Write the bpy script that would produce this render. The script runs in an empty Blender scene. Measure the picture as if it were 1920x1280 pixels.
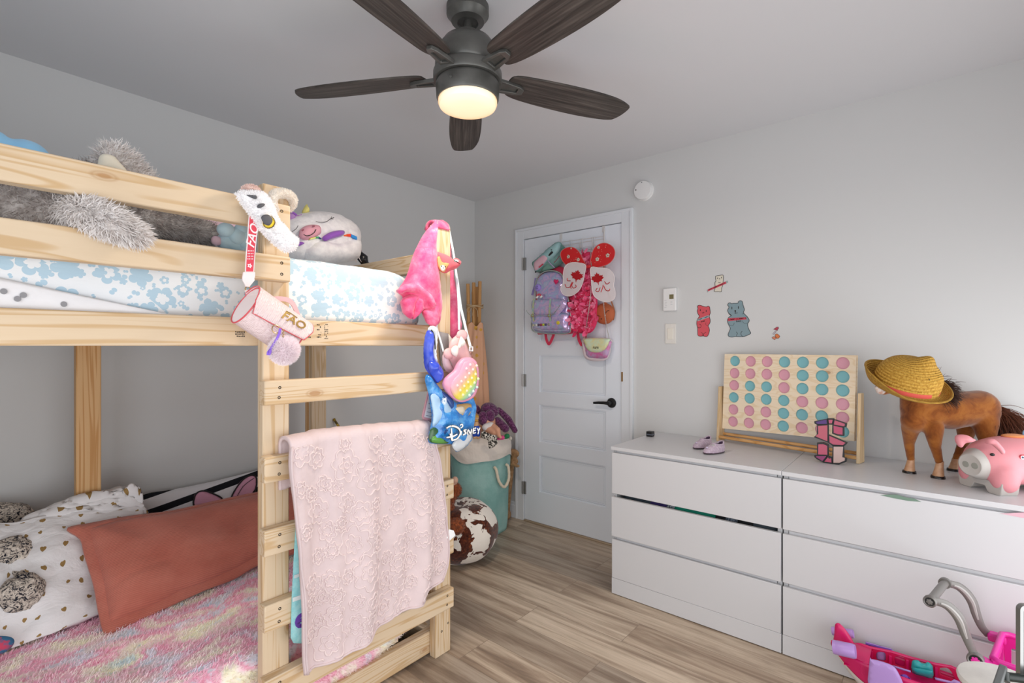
import bpy, bmesh, math, random
from math import sin, cos, pi, radians, sqrt, atan2
from mathutils import Vector, Matrix, noise as mnoise
from mathutils.geometry import delaunay_2d_cdt
V = Vector
rng = random.Random(7)
C = bpy.context.scene.collection

# ---------------------------------------------------------------- camera geometry (metres; camera stands at x=0, y=0)
F, U0, V0, HC = 933.0, 960.0, 648.0, 1.283
CX, CY = 0.765, 0.644                      # viewing direction
def ray(u, v):
    t = (u - U0) / F
    return V((CX + t * CY, CY - t * CX, (V0 - v) / F))
EYE = V((0, 0, HC))
def onx(u, v, x): r = ray(u, v); return EYE + r * (x / r.x)
def ony(u, v, y): r = ray(u, v); return EYE + r * (y / r.y)
def onz(u, v, z): r = ray(u, v); return EYE + r * ((z - HC) / r.z)
def atd(u, v, d): return EYE + ray(u, v) * d

class Frame:
    """A plane in the room with 2-D coordinates: a along ex, b along ey, c along the normal."""
    def __init__(s, o, ex, ey):
        s.o = V(o); s.ex = V(ex).normalized(); ey = V(ey)
        s.ey = (ey - s.ex * ey.dot(s.ex)).normalized(); s.n = s.ex.cross(s.ey)
    def w(s, a, b, c=0.0): return s.o + s.ex * a + s.ey * b + s.n * c
    def at(s, u, v):
        r = ray(u, v); k = (s.o - EYE).dot(s.n) / r.dot(s.n); p = EYE + r * k - s.o
        return (p.dot(s.ex), p.dot(s.ey))
    def poly(s, pts): return [s.at(u, v) for u, v in pts]
    def shift(s, c): return Frame(s.o + s.n * c, s.ex, s.ey)
def wallfr(x, y=0, z=0): return Frame((x, y, z), (0, -1, 0), (0, 0, 1))      # faces -x (into the room)
def bedfr(y, x=0, z=0): return Frame((x, y, z), (1, 0, 0), (0, 0, 1))        # faces -y (towards the room)
def facing(p, up=(0, 0, 1), yaw=0.0):
    """frame at point p facing the room's camera side, turned by yaw degrees"""
    d = V((EYE.x - p.x, EYE.y - p.y, 0)).normalized()
    d = Matrix.Rotation(radians(yaw), 3, 'Z') @ d
    return Frame(p, V((0, 0, 1)).cross(d), up)

def catmull(pts, n=8, closed=True):
    P = [V(p) for p in pts]; N = len(P); out = []
    segs = N if closed else N - 1
    for i in range(segs):
        if closed: p0, p1, p2, p3 = P[i - 1], P[i], P[(i + 1) % N], P[(i + 2) % N]
        else: p0, p1, p2, p3 = P[max(i - 1, 0)], P[i], P[i + 1], P[min(i + 2, N - 1)]
        for k in range(n):
            t = k / n
            out.append(0.5 * ((2 * p1) + (p2 - p0) * t + (2 * p0 - 5 * p1 + 4 * p2 - p3) * t * t + (3 * p1 - p0 - 3 * p2 + p3) * t ** 3))
    if not closed: out.append(P[-1].copy())
    return out
def cm2(pts, n=6): return [(p[0], p[1]) for p in catmull([(a, b, 0) for a, b in pts], n)]
def ell(cx, cy, rx, ry, n=28, rot=0):
    c, s = cos(radians(rot)), sin(radians(rot))
    return [(cx + rx * cos(q) * c - ry * sin(q) * s, cy + rx * cos(q) * s + ry * sin(q) * c) for q in [2 * pi * i / n for i in range(n)]]
def rrect(x0, y0, x1, y1, r, n=5):
    o = []
    for cx, cy, a in ((x1 - r, y1 - r, 0), (x0 + r, y1 - r, 90), (x0 + r, y0 + r, 180), (x1 - r, y0 + r, 270)):
        for i in range(n + 1):
            q = radians(a + 90 * i / n); o.append((cx + r * cos(q), cy + r * sin(q)))
    return o
def heart(cx, cy, s, rot=0, n=40):
    c, sn = cos(radians(rot)), sin(radians(rot)); o = []
    for i in range(n):
        t = 2 * pi * i / n
        x = 16 * sin(t) ** 3 / 17 * s; y = (13 * cos(t) - 5 * cos(2 * t) - 2 * cos(3 * t) - cos(4 * t)) / 17 * s
        o.append((cx + x * c - y * sn, cy + x * sn + y * c))
    return o
def nz(p, s=1.0): return mnoise.noise(V(p) * s)

# ---------------------------------------------------------------- mesh builder
class G:
    def __init__(s): s.bm = bmesh.new(); s.uv = s.bm.loops.layers.uv.new('UVMap')
    def face(s, vs, uvs=None):
        try: f = s.bm.faces.new(vs)
        except ValueError: return None
        if uvs:
            for l, q in zip(f.loops, uvs): l[s.uv].uv = q
        return f
    def box(s, p0, p1, M=None):
        x0, y0, z0 = p0; x1, y1, z1 = p1
        vs = [V((x, y, z)) for x in (x0, x1) for y in (y0, y1) for z in (z0, z1)]
        if M is not None: vs = [M @ v for v in vs]
        b = [s.bm.verts.new(v) for v in vs]
        for q in ((0, 1, 3, 2), (4, 6, 7, 5), (0, 4, 5, 1), (2, 3, 7, 6), (0, 2, 6, 4), (1, 5, 7, 3)): s.bm.faces.new([b[i] for i in q])
        return s
    def fbox(s, fr, a0, b0, c0, a1, b1, c1):
        vs = [fr.w(a, b, c) for a in (a0, a1) for b in (b0, b1) for c in (c0, c1)]
        b = [s.bm.verts.new(v) for v in vs]
        for q in ((0, 1, 3, 2), (4, 6, 7, 5), (0, 4, 5, 1), (2, 3, 7, 6), (0, 2, 6, 4), (1, 5, 7, 3)): s.bm.faces.new([b[i] for i in q])
        return s
    def bar(s, p0, p1, w, h, up=(0, 0, 1)):
        p0, p1 = V(p0), V(p1); d = (p1 - p0); L = d.length; d.normalize()
        x = d.cross(V(up)).normalized(); y = x.cross(d)
        M = Matrix((( x.x, y.x, d.x, p0.x), (x.y, y.y, d.y, p0.y), (x.z, y.z, d.z, p0.z), (0, 0, 0, 1)))
        return s.box((-w / 2, -h / 2, 0), (w / 2, h / 2, L), M)
    def tube(s, pts, r, n=8, closed=False, cap=True, flat=1.0, up=None):
        P = [V(p) for p in pts]; N = len(P); R = r if isinstance(r, (list, tuple)) else [r] * N
        rings = []; ref = V(up) if up else None; L = 0
        for i, p in enumerate(P):
            if closed: d = P[(i + 1) % N] - P[i - 1]
            else: d = P[min(i + 1, N - 1)] - P[max(i - 1, 0)]
            if d.length < 1e-9: d = V((0, 0, 1))
            d.normalize()
            if ref is None: ref = V((0, 0, 1)) if abs(d.z) < .9 else V((1, 0, 0))
            x = ref - d * ref.dot(d)
            if x.length < 1e-6: x = d.orthogonal()
            x.normalize(); y = d.cross(x)
            if not up: ref = x
            rings.append([s.bm.verts.new(p + (x * cos(2 * pi * k / n) + y * sin(2 * pi * k / n) * flat) * R[i]) for k in range(n)])
        for i in range(N if closed else N - 1):
            a, b = rings[i], rings[(i + 1) % N]
            seg = (P[(i + 1) % N] - P[i]).length
            for k in range(n):
                s.face((a[k], a[(k + 1) % n], b[(k + 1) % n], b[k]), [(k / n, L), ((k + 1) / n, L), ((k + 1) / n, L + seg), (k / n, L + seg)])
            L += seg
        if cap and not closed:
            s.face(list(reversed(rings[0]))); s.face(rings[-1])
        return s
    def strap(s, pts, w, t, nrm):
        """flat band along pts, width w, thickness t; nrm = facing normal (or list)"""
        P = [V(p) for p in pts]; N = len(P); prev = None; L = 0
        W = w if isinstance(w, (list, tuple)) else [w] * N
        first = None
        for i, p in enumerate(P):
            d = (P[min(i + 1, N - 1)] - P[max(i - 1, 0)]).normalized()
            n_ = V(nrm[i] if isinstance(nrm, list) else nrm); n_ = (n_ - d * n_.dot(d)).normalized(); x = d.cross(n_)
            q = [s.bm.verts.new(p + x * W[i] / 2 * a + n_ * t / 2 * b) for a, b in ((-1, -1), (1, -1), (1, 1), (-1, 1))]
            if prev:
                dl = (p - P[i - 1]).length
                for k in range(4): s.face((prev[k], prev[(k + 1) % 4], q[(k + 1) % 4], q[k]), [(0, L), (W[i], L), (W[i], L + dl), (0, L + dl)])
                L += dl
            else: first = q
            prev = q
        s.face(list(reversed(first))); s.face(prev)
        return s
    def lathe(s, prof, o=(0, 0, 0), ax=(0, 0, 1), n=32, capb=True, capt=True, sx=1, sy=1):
        o = V(o); ax = V(ax).normalized(); x = ax.orthogonal().normalized(); y = ax.cross(x)
        if abs(ax.z) > .999: x, y = V((1, 0, 0)), V((0, 1, 0)) * (1 if ax.z > 0 else -1)
        rings = []
        for r, z in prof:
            if r < 1e-6: rings.append([s.bm.verts.new(o + ax * z)])
            else: rings.append([s.bm.verts.new(o + ax * z + x * (r * sx * cos(2 * pi * k / n)) + y * (r * sy * sin(2 * pi * k / n))) for k in range(n)])
        for a, b in zip(rings, rings[1:]):
            for k in range(n):
                k2 = (k + 1) % n
                if len(a) == 1 and len(b) == 1: continue
                if len(a) == 1: s.face((a[0], b[k2], b[k]))
                elif len(b) == 1: s.face((a[k], a[k2], b[0]))
                else: s.face((a[k], a[k2], b[k2], b[k]))
        if capb and len(rings[0]) > 1: s.face(list(reversed(rings[0])))
        if capt and len(rings[-1]) > 1: s.face(rings[-1])
        return s
    def ball(s, c, r, R=None, n=16, m=10):
        r = (r, r, r) if isinstance(r, (int, float)) else r; c = V(c)
        rows = []
        for i in range(m + 1):
            th = pi * i / m
            if i in (0, m): q = [V((0, 0, cos(th)))]
            else: q = [V((sin(th) * cos(2 * pi * k / n), sin(th) * sin(2 * pi * k / n), cos(th))) for k in range(n)]
            q = [V((p.x * r[0], p.y * r[1], p.z * r[2])) for p in q]
            if R is not None: q = [R @ p for p in q]
            rows.append([s.bm.verts.new(c + p) for p in q])
        for a, b in zip(rows, rows[1:]):
            for k in range(n):
                k2 = (k + 1) % n
                if len(a) == 1: s.face((a[0], b[k], b[k2]))
                elif len(b) == 1: s.face((a[k], b[0], a[k2]))
                else: s.face((a[k], b[k], b[k2], a[k2]))
        return s
    def prism(s, poly, fr, c0=0.0, c1=0.002, holes=()):
        """flat shape of thickness c1-c0; polygon (with holes) in the frame's 2-D coordinates"""
        vs, es, base = [], [], []
        for ring in [poly] + list(holes):
            k = len(vs); m = len(ring); vs += [V((a, b)) for a, b in ring]; es += [(k + i, k + (i + 1) % m) for i in range(m)]
        ov, oe, of, *_ = delaunay_2d_cdt(vs, es, [], 1, 1e-7)
        if holes:
            def inh(p):
                for P in holes:
                    c = False; n = len(P)
                    for i in range(n):
                        (ax, ay), (bx, by) = P[i], P[(i + 1) % n]
                        if (ay > p.y) != (by > p.y) and p.x < (bx - ax) * (p.y - ay) / (by - ay) + ax: c = not c
                    if c: return True
                return False
            of = [f for f in of if not inh(sum((ov[i] for i in f), V((0, 0))) / len(f))]
        return s._slab(ov, of, fr, lambda a, b: c0, lambda a, b: c1)
    def _slab(s, ov, of, fr, fb, ft):
        t = [s.bm.verts.new(fr.w(p.x, p.y, ft(p.x, p.y))) for p in ov]; b = [s.bm.verts.new(fr.w(p.x, p.y, fb(p.x, p.y))) for p in ov]
        cnt = {}
        for f in of:
            f = list(f)
            ar = sum(ov[f[i]].x * ov[f[(i + 1) % len(f)]].y - ov[f[(i + 1) % len(f)]].x * ov[f[i]].y for i in range(len(f)))
            if ar < 0: f.reverse()
            s.face([t[i] for i in f], [tuple(ov[i]) for i in f]); s.face([b[i] for i in reversed(f)], [tuple(ov[i]) for i in reversed(f)])
            for i in range(len(f)): cnt[(f[i], f[(i + 1) % len(f)])] = 1
        for (i, j) in cnt:
            if (j, i) not in cnt: s.face((b[i], b[j], t[j], t[i]), [tuple(ov[i]), tuple(ov[j]), tuple(ov[j]), tuple(ov[i])])
        return s
    def puff(s, poly, fr, hf, hb=None, edge=0.002, res=0.012, power=0.5, wr=0.0, wsc=20.0, full=None, fn=None):
        """stuffed shape: outline in the frame, front height hf, back height hb, edge thickness"""
        hb = hf if hb is None else hb
        P = [V(p) for p in poly]; n = len(P)
        dense = []
        for i in range(n):
            a, b = P[i], P[(i + 1) % n]; k = max(1, int((b - a).length / res))
            dense += [a.lerp(b, q / k) for q in range(k)]
        n = len(dense)
        xs = [p.x for p in dense]; ys = [p.y for p in dense]
        def dist(p):
            d = 1e9
            for i in range(n):
                a, b = dense[i], dense[(i + 1) % n]; ab = b - a; L = ab.length_squared
                t = 0 if L < 1e-12 else max(0, min(1, (p - a).dot(ab) / L)); d = min(d, (p - (a + ab * t)).length_squared)
            return sqrt(d)
        def inside(p):
            c = False
            for i in range(n):
                a, b = dense[i], dense[(i + 1) % n]
                if (a.y > p.y) != (b.y > p.y) and p.x < (b.x - a.x) * (p.y - a.y) / (b.y - a.y) + a.x: c = not c
            return c
        vs = list(dense); D = [0.0] * n; row = 0
        y = min(ys) + res * .43
        while y < max(ys):
            x = min(xs) + (res * .5 if row % 2 else 0.0) + res * .21
            while x < max(xs):
                p = V((x, y))
                if inside(p):
                    d = dist(p)
                    if d > res * .45: vs.append(p); D.append(d)
                x += res
            y += res * .87; row += 1
        ov, oe, of, ivs, *_ = delaunay_2d_cdt(vs, [(i, (i + 1) % n) for i in range(n)], [], 1, 1e-7)
        mx = full or max(max(D), 1e-6)
        od = [D[o[0]] if o else 0 for o in ivs]; look = {(round(p.x, 6), round(p.y, 6)): d for p, d in zip(ov, od)}
        def prof(a, b):
            d = min(1, look.get((round(a, 6), round(b, 6)), 0) / mx)
            return (1 - (1 - d) ** 2) ** power
        off = rng.uniform(-50, 50)
        def ft(a, b):
            k = prof(a, b); h = edge / 2 + hf * k
            if wr: h += wr * min(1, k * 1.6) * nz((a * wsc + off, b * wsc, off))
            if fn: h += fn(a, b, k)
            return h
        def fb(a, b): return -edge / 2 - hb * prof(a, b)
        return s._slab(ov, of, fr, fb, ft)
    def grid(s, fn, nu, nv, cu=False, cv=False, uvs=(1, 1)):
        """surface fn(u,v) with u,v in 0..1"""
        q = [[s.bm.verts.new(fn(i / nu, j / nv)) for j in range(nv + (0 if cv else 1))] for i in range(nu + (0 if cu else 1))]
        for i in range(nu):
            for j in range(nv):
                i2, j2 = (i + 1) % len(q), (j + 1) % len(q[0])
                s.face((q[i][j], q[i2][j], q[i2][j2], q[i][j2]), [(a * uvs[0] / nu, b * uvs[1] / nv) for a, b in ((i, j), (i + 1, j), (i + 1, j + 1), (i, j + 1))])
        return s
    def sheet(s, fn, nu, nv, th, uvs=(1, 1)):
        """closed thin cloth: surface fn(u,v) thickened by th along its normals"""
        q = [[V(fn(i / nu, j / nv)) for j in range(nv + 1)] for i in range(nu + 1)]
        nm = [[None] * (nv + 1) for _ in range(nu + 1)]
        for i in range(nu + 1):
            for j in range(nv + 1):
                a = q[min(i + 1, nu)][j] - q[max(i - 1, 0)][j]; b = q[i][min(j + 1, nv)] - q[i][max(j - 1, 0)]
                k = a.cross(b); nm[i][j] = k.normalized() if k.length > 1e-12 else V((0, 0, 1))
        A = [[s.bm.verts.new(q[i][j] + nm[i][j] * th / 2) for j in range(nv + 1)] for i in range(nu + 1)]
        B = [[s.bm.verts.new(q[i][j] - nm[i][j] * th / 2) for j in range(nv + 1)] for i in range(nu + 1)]
        for i in range(nu):
            for j in range(nv):
                uv = [(a * uvs[0] / nu, b * uvs[1] / nv) for a, b in ((i, j), (i + 1, j), (i + 1, j + 1), (i, j + 1))]
                s.face((A[i][j], A[i + 1][j], A[i + 1][j + 1], A[i][j + 1]), uv)
                s.face((B[i][j + 1], B[i + 1][j + 1], B[i + 1][j], B[i][j]), list(reversed(uv)))
        e = [(i, 0) for i in range(nu)] + [(nu, j) for j in range(nv)] + [(i, nv) for i in range(nu, 0, -1)] + [(0, j) for j in range(nv, 0, -1)]
        for k in range(len(e)):
            a, b = e[k], e[(k + 1) % len(e)]
            s.face((A[b[0]][b[1]], A[a[0]][a[1]], B[a[0]][a[1]], B[b[0]][b[1]]), [(x[0] * uvs[0] / nu, x[1] * uvs[1] / nv) for x in (b, a, a, b)])
        return s
    def text(s, body, fr, size, c0=0.0, c1=0.0008, a=0, b=0, shear=0.0, align='CENTER', rot=0.0, spacing=1.0, bold=0.0, warp=None):
        cu = bpy.data.curves.new('t', 'FONT'); cu.body = body; cu.size = size; cu.align_x = align; cu.align_y = 'CENTER'; cu.shear = shear
        cu.space_character = spacing; cu.offset = bold; cu.resolution_u = 3
        ob = bpy.data.objects.new('t', cu); C.objects.link(ob)
        bpy.context.view_layer.update()
        me = bpy.data.meshes.new_from_object(ob.evaluated_get(bpy.context.evaluated_depsgraph_get()))
        cr, sr = cos(radians(rot)), sin(radians(rot))
        pts = [V((a + p.co.x * cr - p.co.y * sr, b + p.co.x * sr + p.co.y * cr)) for p in me.vertices]
        if warp: pts = [V(warp(p.x, p.y)) for p in pts]
        s._slab(pts, [tuple(f.vertices) for f in me.polygons], fr, lambda x, y: c0, lambda x, y: c1)
        bpy.data.objects.remove(ob); bpy.data.curves.remove(cu); bpy.data.meshes.remove(me)
        return s
    def fur(s, src, n, L, w=0.0012, lie=(0, 0, 0), curl=0.3, keep=None, seed=1):
        """strands rooted on the faces of mesh builder src (added to this one)"""
        r = random.Random(seed); tris = []; acc = []; tot = 0
        for f in src.bm.faces:
            vs = [v.co.copy() for v in f.verts]
            for i in range(1, len(vs) - 1):
                a, b, c = vs[0], vs[i], vs[i + 1]; ar = (b - a).cross(c - a).length / 2
                if ar > 1e-12 and (keep is None or keep((a + b + c) / 3)): tot += ar; tris.append((a, b, c)); acc.append(tot)
        import bisect
        lie = V(lie)
        for _ in range(n):
            a, b, c = tris[min(bisect.bisect(acc, r.random() * tot), len(tris) - 1)]
            p, q = r.random(), r.random()
            if p + q > 1: p, q = 1 - p, 1 - q
            o = a + (b - a) * p + (c - a) * q; nn = (b - a).cross(c - a).normalized()
            j = V((r.gauss(0, 1), r.gauss(0, 1), r.gauss(0, 1))) * curl
            d = (nn + lie + j).normalized(); d2 = (d + lie * .8 + V((r.gauss(0, 1), r.gauss(0, 1), r.gauss(0, 1))) * curl).normalized()
            l = L * r.uniform(.6, 1.15); x = d.cross(V((r.random(), r.random(), r.random()))).normalized() * w
            m = o + d * l * .5; e = m + d2 * l * .5
            v = [s.bm.verts.new(z) for z in (o - nn * .001 - x, o - nn * .001 + x, m + x * .8, m - x * .8, e)]
            s.bm.faces.new((v[0], v[1], v[2], v[3])); s.bm.faces.new((v[3], v[2], v[4]))
        return s
    def blob(s, shapes, vox=0.008, it=4, noise=0.0, nsc=30):
        """one smooth closed surface around ellipsoids ('e', c, r, R) and tapered limbs ('c', p0, r0, p1, r1)"""
        g = G()
        for h in shapes:
            if h[0] == 'e': g.ball(h[1], h[2], h[3] if len(h) > 3 else None, 20, 14)
            else:
                p0, r0, p1, r1 = V(h[1]), h[2], V(h[3]), h[4]; k = max(2, int((p1 - p0).length / (vox * 1.5)))
                g.ball(p0, r0, None, 16, 10); g.ball(p1, r1, None, 16, 10)
                g.tube([p0.lerp(p1, i / k) for i in range(k + 1)], [r0 + (r1 - r0) * i / k for i in range(k + 1)], 16)
        me = bpy.data.meshes.new('b'); g.bm.to_mesh(me); g.bm.free()
        ob = bpy.data.objects.new('b', me); C.objects.link(ob)
        m = ob.modifiers.new('r', 'REMESH'); m.mode = 'VOXEL'; m.voxel_size = vox
        if it: k = ob.modifiers.new('s', 'SMOOTH'); k.iterations = it; k.factor = .5
        bpy.context.view_layer.update()
        m2 = bpy.data.meshes.new_from_object(ob.evaluated_get(bpy.context.evaluated_depsgraph_get()))
        if noise:
            for v in m2.vertices: v.co += v.normal * noise * mnoise.noise(v.co * nsc)
        bpy.data.objects.remove(ob); bpy.data.meshes.remove(me)
        s.bm.from_mesh(m2); bpy.data.meshes.remove(m2)
        s.uv = s.bm.loops.layers.uv.verify()
        return s
    def xf(s, M):
        bmesh.ops.transform(s.bm, matrix=M, verts=s.bm.verts); return s
    def obj(s, name, m, parent=None, bevel=0.0, smooth=True, angle=40, subsurf=0, seg=2, recalc=True):
        if recalc: bmesh.ops.recalc_face_normals(s.bm, faces=s.bm.faces)
        me = bpy.data.meshes.new(name); s.bm.to_mesh(me); s.bm.free()
        for f in me.polygons: f.use_smooth = smooth
        if smooth and angle < 180: me.set_sharp_from_angle(angle=radians(angle))
        for k in (m if isinstance(m, (list, tuple)) else [m]): me.materials.append(k)
        o = bpy.data.objects.new(name, me); C.objects.link(o)
        if parent is not None: o.parent = parent
        if bevel:
            b = o.modifiers.new('Bevel', 'BEVEL'); b.width = bevel; b.segments = seg; b.limit_method = 'ANGLE'; b.angle_limit = radians(50)
        if subsurf:
            b = o.modifiers.new('Sub', 'SUBSURF'); b.levels = b.render_levels = subsurf
        return o

from mathutils.bvhtree import BVHTree
def surf(o, u, v):
    """point and normal where the sight line through (u, v) meets a part's surface"""
    me = o.data; t = BVHTree.FromPolygons([q.co for q in me.vertices], [tuple(q.vertices) for q in me.polygons]); r = ray(u, v).normalized()
    p, n, *_ = t.ray_cast(EYE, r)
    return (p, n if n.dot(r) < 0 else -n)
ROOTS = []
def T(name, label, cat, group=None, base=None):
    o = bpy.data.objects.new(name, None); C.objects.link(o); o.empty_display_size = .05
    o['label'] = label; o['category'] = cat
    if group: o['group'] = group
    ROOTS.append((o, base)); return o
def tag(o, label, cat, group=None, kind=None, base=None):
    o['label'] = label; o['category'] = cat
    if group: o['group'] = group
    if kind: o['kind'] = kind
    ROOTS.append((o, base)); return o
def struct(o, label=None):
    o['kind'] = 'structure'
    if label: o['label'] = label; o['category'] = o.name.split('_')[0].split('.')[0]
    ROOTS.append((o, None)); return o
def lab(o, t): o['label'] = t; return o
def finish():
    """put every thing's origin at the middle of its base"""
    bpy.context.view_layer.update()
    for root, base in ROOTS:
        tree = [root] + list(root.children_recursive)
        ms = [o for o in tree if o.type == 'MESH']
        lo, hi = V((1e9,) * 3), V((-1e9,) * 3)
        for o in ms:
            for v in o.data.vertices:
                for i in range(3): lo[i] = min(lo[i], v.co[i]); hi[i] = max(hi[i], v.co[i])
        b = V(base) if base else V(((lo.x + hi.x) / 2, (lo.y + hi.y) / 2, lo.z))
        for o in ms: o.data.transform(Matrix.Translation(-b))
        root.location = b
P_REAR, P_NEAR, EXPO, P_LAMP = 21, 40, -0.10, 10
# ---------------------------------------------------------------- materials
def lin(h):
    if not isinstance(h, str): return tuple(h) + (1,) if len(h) == 3 else tuple(h)
    h = h.lstrip('#'); c = [int(h[i:i + 2], 16) / 255 for i in (0, 2, 4)]
    return tuple(x / 12.92 if x <= .04045 else ((x + .055) / 1.055) ** 2.4 for x in c) + (1,)
class N:
    def __init__(s, name):
        s.m = bpy.data.materials.new(name); s.m.use_nodes = True; s.t = s.m.node_tree; s.t.nodes.clear()
        s.out = s.n('ShaderNodeOutputMaterial'); s.b = s.n('ShaderNodeBsdfPrincipled'); s.l(s.b.outputs[0], s.out.inputs[0])
    def n(s, k, **kw):
        q = s.t.nodes.new(k)
        for a, b in kw.items(): setattr(q, a, b)
        return q
    def l(s, a, b): s.t.links.new(a, b)
    def val(s, sock, v):
        if hasattr(v, 'is_linked') or hasattr(v, 'links'): s.l(v, sock)
        else: sock.default_value = v
    def coord(s, kind='Object', scale=(1, 1, 1), rot=(0, 0, 0), loc=(0, 0, 0), rand=0):
        c = s.n('ShaderNodeTexCoord').outputs[kind]
        if rand:
            oi = s.n('ShaderNodeObjectInfo'); mu = s.math('MULTIPLY', oi.outputs['Random'], rand)
            va = s.n('ShaderNodeVectorMath', operation='ADD'); s.l(c, va.inputs[0]); s.l(mu, va.inputs[1]); c = va.outputs[0]
        mp = s.n('ShaderNodeMapping'); s.l(c, mp.inputs[0]); mp.inputs['Scale'].default_value = scale; mp.inputs['Rotation'].default_value = rot; mp.inputs['Location'].default_value = loc
        return mp.outputs[0]
    def noise(s, vec, scale, detail=3, rough=.5, dist=0, col=False):
        q = s.n('ShaderNodeTexNoise'); s.l(vec, q.inputs['Vector']); q.inputs['Scale'].default_value = scale; q.inputs['Detail'].default_value = detail
        q.inputs['Roughness'].default_value = rough; q.inputs['Distortion'].default_value = dist
        return q.outputs['Color' if col else 'Fac']
    def math(s, op, a, b=0.0, c=None, clamp=False):
        q = s.n('ShaderNodeMath', operation=op); q.use_clamp = clamp; s.val(q.inputs[0], a); s.val(q.inputs[1], b)
        if c is not None: s.val(q.inputs[2], c)
        return q.outputs[0]
    def ramp(s, fac, stops, interp='LINEAR'):
        q = s.n('ShaderNodeValToRGB'); q.color_ramp.interpolation = interp; e = q.color_ramp.elements
        while len(e) < len(stops): e.new(.5)
        for el, (p, c) in zip(e, stops): el.position = p; el.color = lin(c)
        s.l(fac, q.inputs[0]); return q.outputs[0]
    def mix(s, fac, a, b, blend='MIX'):
        q = s.n('ShaderNodeMix', data_type='RGBA', blend_type=blend); s.val(q.inputs[0], fac)
        s.val(q.inputs[6], lin(a) if isinstance(a, (str, tuple)) else a); s.val(q.inputs[7], lin(b) if isinstance(b, (str, tuple)) else b)
        return q.outputs[2]
    def bump(s, h, strength=.3, dist=.002):
        q = s.n('ShaderNodeBump'); q.inputs['Strength'].default_value = strength; q.inputs['Distance'].default_value = dist
        s.l(h, q.inputs['Height']); s.l(q.outputs[0], s.b.inputs['Normal'])
    def base(s, c, rough=.5, metal=0, spec=.5):
        s.val(s.b.inputs['Base Color'], lin(c) if isinstance(c, (str, tuple)) else c); s.b.inputs['Roughness'].default_value = rough
        s.b.inputs['Metallic'].default_value = metal; s.b.inputs['Specular IOR Level'].default_value = spec; return s.m
def mat(name, c, rough=.5, metal=0, spec=.5, c2=None, ns=20, lo=.4, hi=.6, bump=0, bs=200, bd=.001, sheen=0, emit=0, coat=0, trans=0, alpha=1, coord='Object', stretch=(1, 1, 1), ior=1.45, subs=0, ecol=None):
    k = N(name); vec = None
    if c2 or bump: vec = k.coord(coord, stretch)
    col = c
    if c2: col = k.ramp(k.noise(vec, ns, 4, .6), [(lo, c), (hi, c2)])
    k.base(col, rough, metal, spec)
    if bump: k.bump(k.noise(vec, bs, 3, .6), bump, bd)
    if sheen: k.b.inputs['Sheen Weight'].default_value = sheen; k.b.inputs['Sheen Roughness'].default_value = .5
    if emit: k.b.inputs['Emission Strength'].default_value = emit; k.b.inputs['Emission Color'].default_value = lin(ecol or c)
    if coat: k.b.inputs['Coat Weight'].default_value = coat; k.b.inputs['Coat Roughness'].default_value = .1
    if trans: k.b.inputs['Transmission Weight'].default_value = trans; k.b.inputs['IOR'].default_value = ior
    if alpha < 1: k.b.inputs['Alpha'].default_value = alpha
    return k.m
def pine(name, axis, light='#dbc7ab', dark='#c8a980', deep='#ac855b', tint=1):
    k = N(name); sc = [26, 26, 26]; sc['xyz'.index(axis)] = 1.6
    v = k.coord('Object', tuple(sc), rand=3.0)
    n1 = k.noise(v, .55, 2, .5, 1.2)
    w = k.math('SINE', k.math('MULTIPLY', n1, 42)); w = k.math('MULTIPLY_ADD', w, .5, .5)
    n2 = k.noise(v, 3.0, 4, .65)
    col = k.ramp(w, [(0, light), (.55, light), (1, dark)])
    col = k.mix(k.math('MULTIPLY', n2, .35), col, dark)
    # knots
    s2 = [7.5, 7.5, 7.5]; s2['xyz'.index(axis)] = 3.2
    vv = k.coord('Object', tuple(s2), rand=7.0)
    vo = k.n('ShaderNodeTexVoronoi'); k.l(vv, vo.inputs['Vector']); vo.inputs['Scale'].default_value = 1.0
    kn = k.ramp(vo.outputs['Distance'], [(0, '#000000'), (.06, '#000000'), (.085, '#ffffff'), (.11, '#777777'), (.2, '#000000')])
    col = k.mix(k.math('MULTIPLY', kn, .55), col, deep)
    core = k.ramp(vo.outputs['Distance'], [(0, '#ffffff'), (.055, '#ffffff'), (.075, '#000000')])
    col = k.mix(k.math('MULTIPLY', core, .75), col, '#a97c4e')
    k.base(col, .55, 0, .35); k.bump(n2, .08, .001); return k.m
PX, PY, PZ = pine('pine_x', 'x'), pine('pine_y', 'y'), pine('pine_z', 'z')
PZD = pine('pine_z_warm', 'z', '#dcb482', '#c28f56', '#8f6032')
def m_wall(name, c):
    k = N(name); v = k.coord('Object'); k.base(c, .6, 0, .3); k.bump(k.noise(v, 260, 3, .6), .05, .001); return k.m
WALL = m_wall('wall_paint', '#cfd0d0'); CEIL = m_wall('ceiling_paint', '#d4d5d8')
TRIM = mat('trim_paint', '#dfe3e8', .4); DOORM = mat('door_paint', '#e4eaf2', .38)
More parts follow.
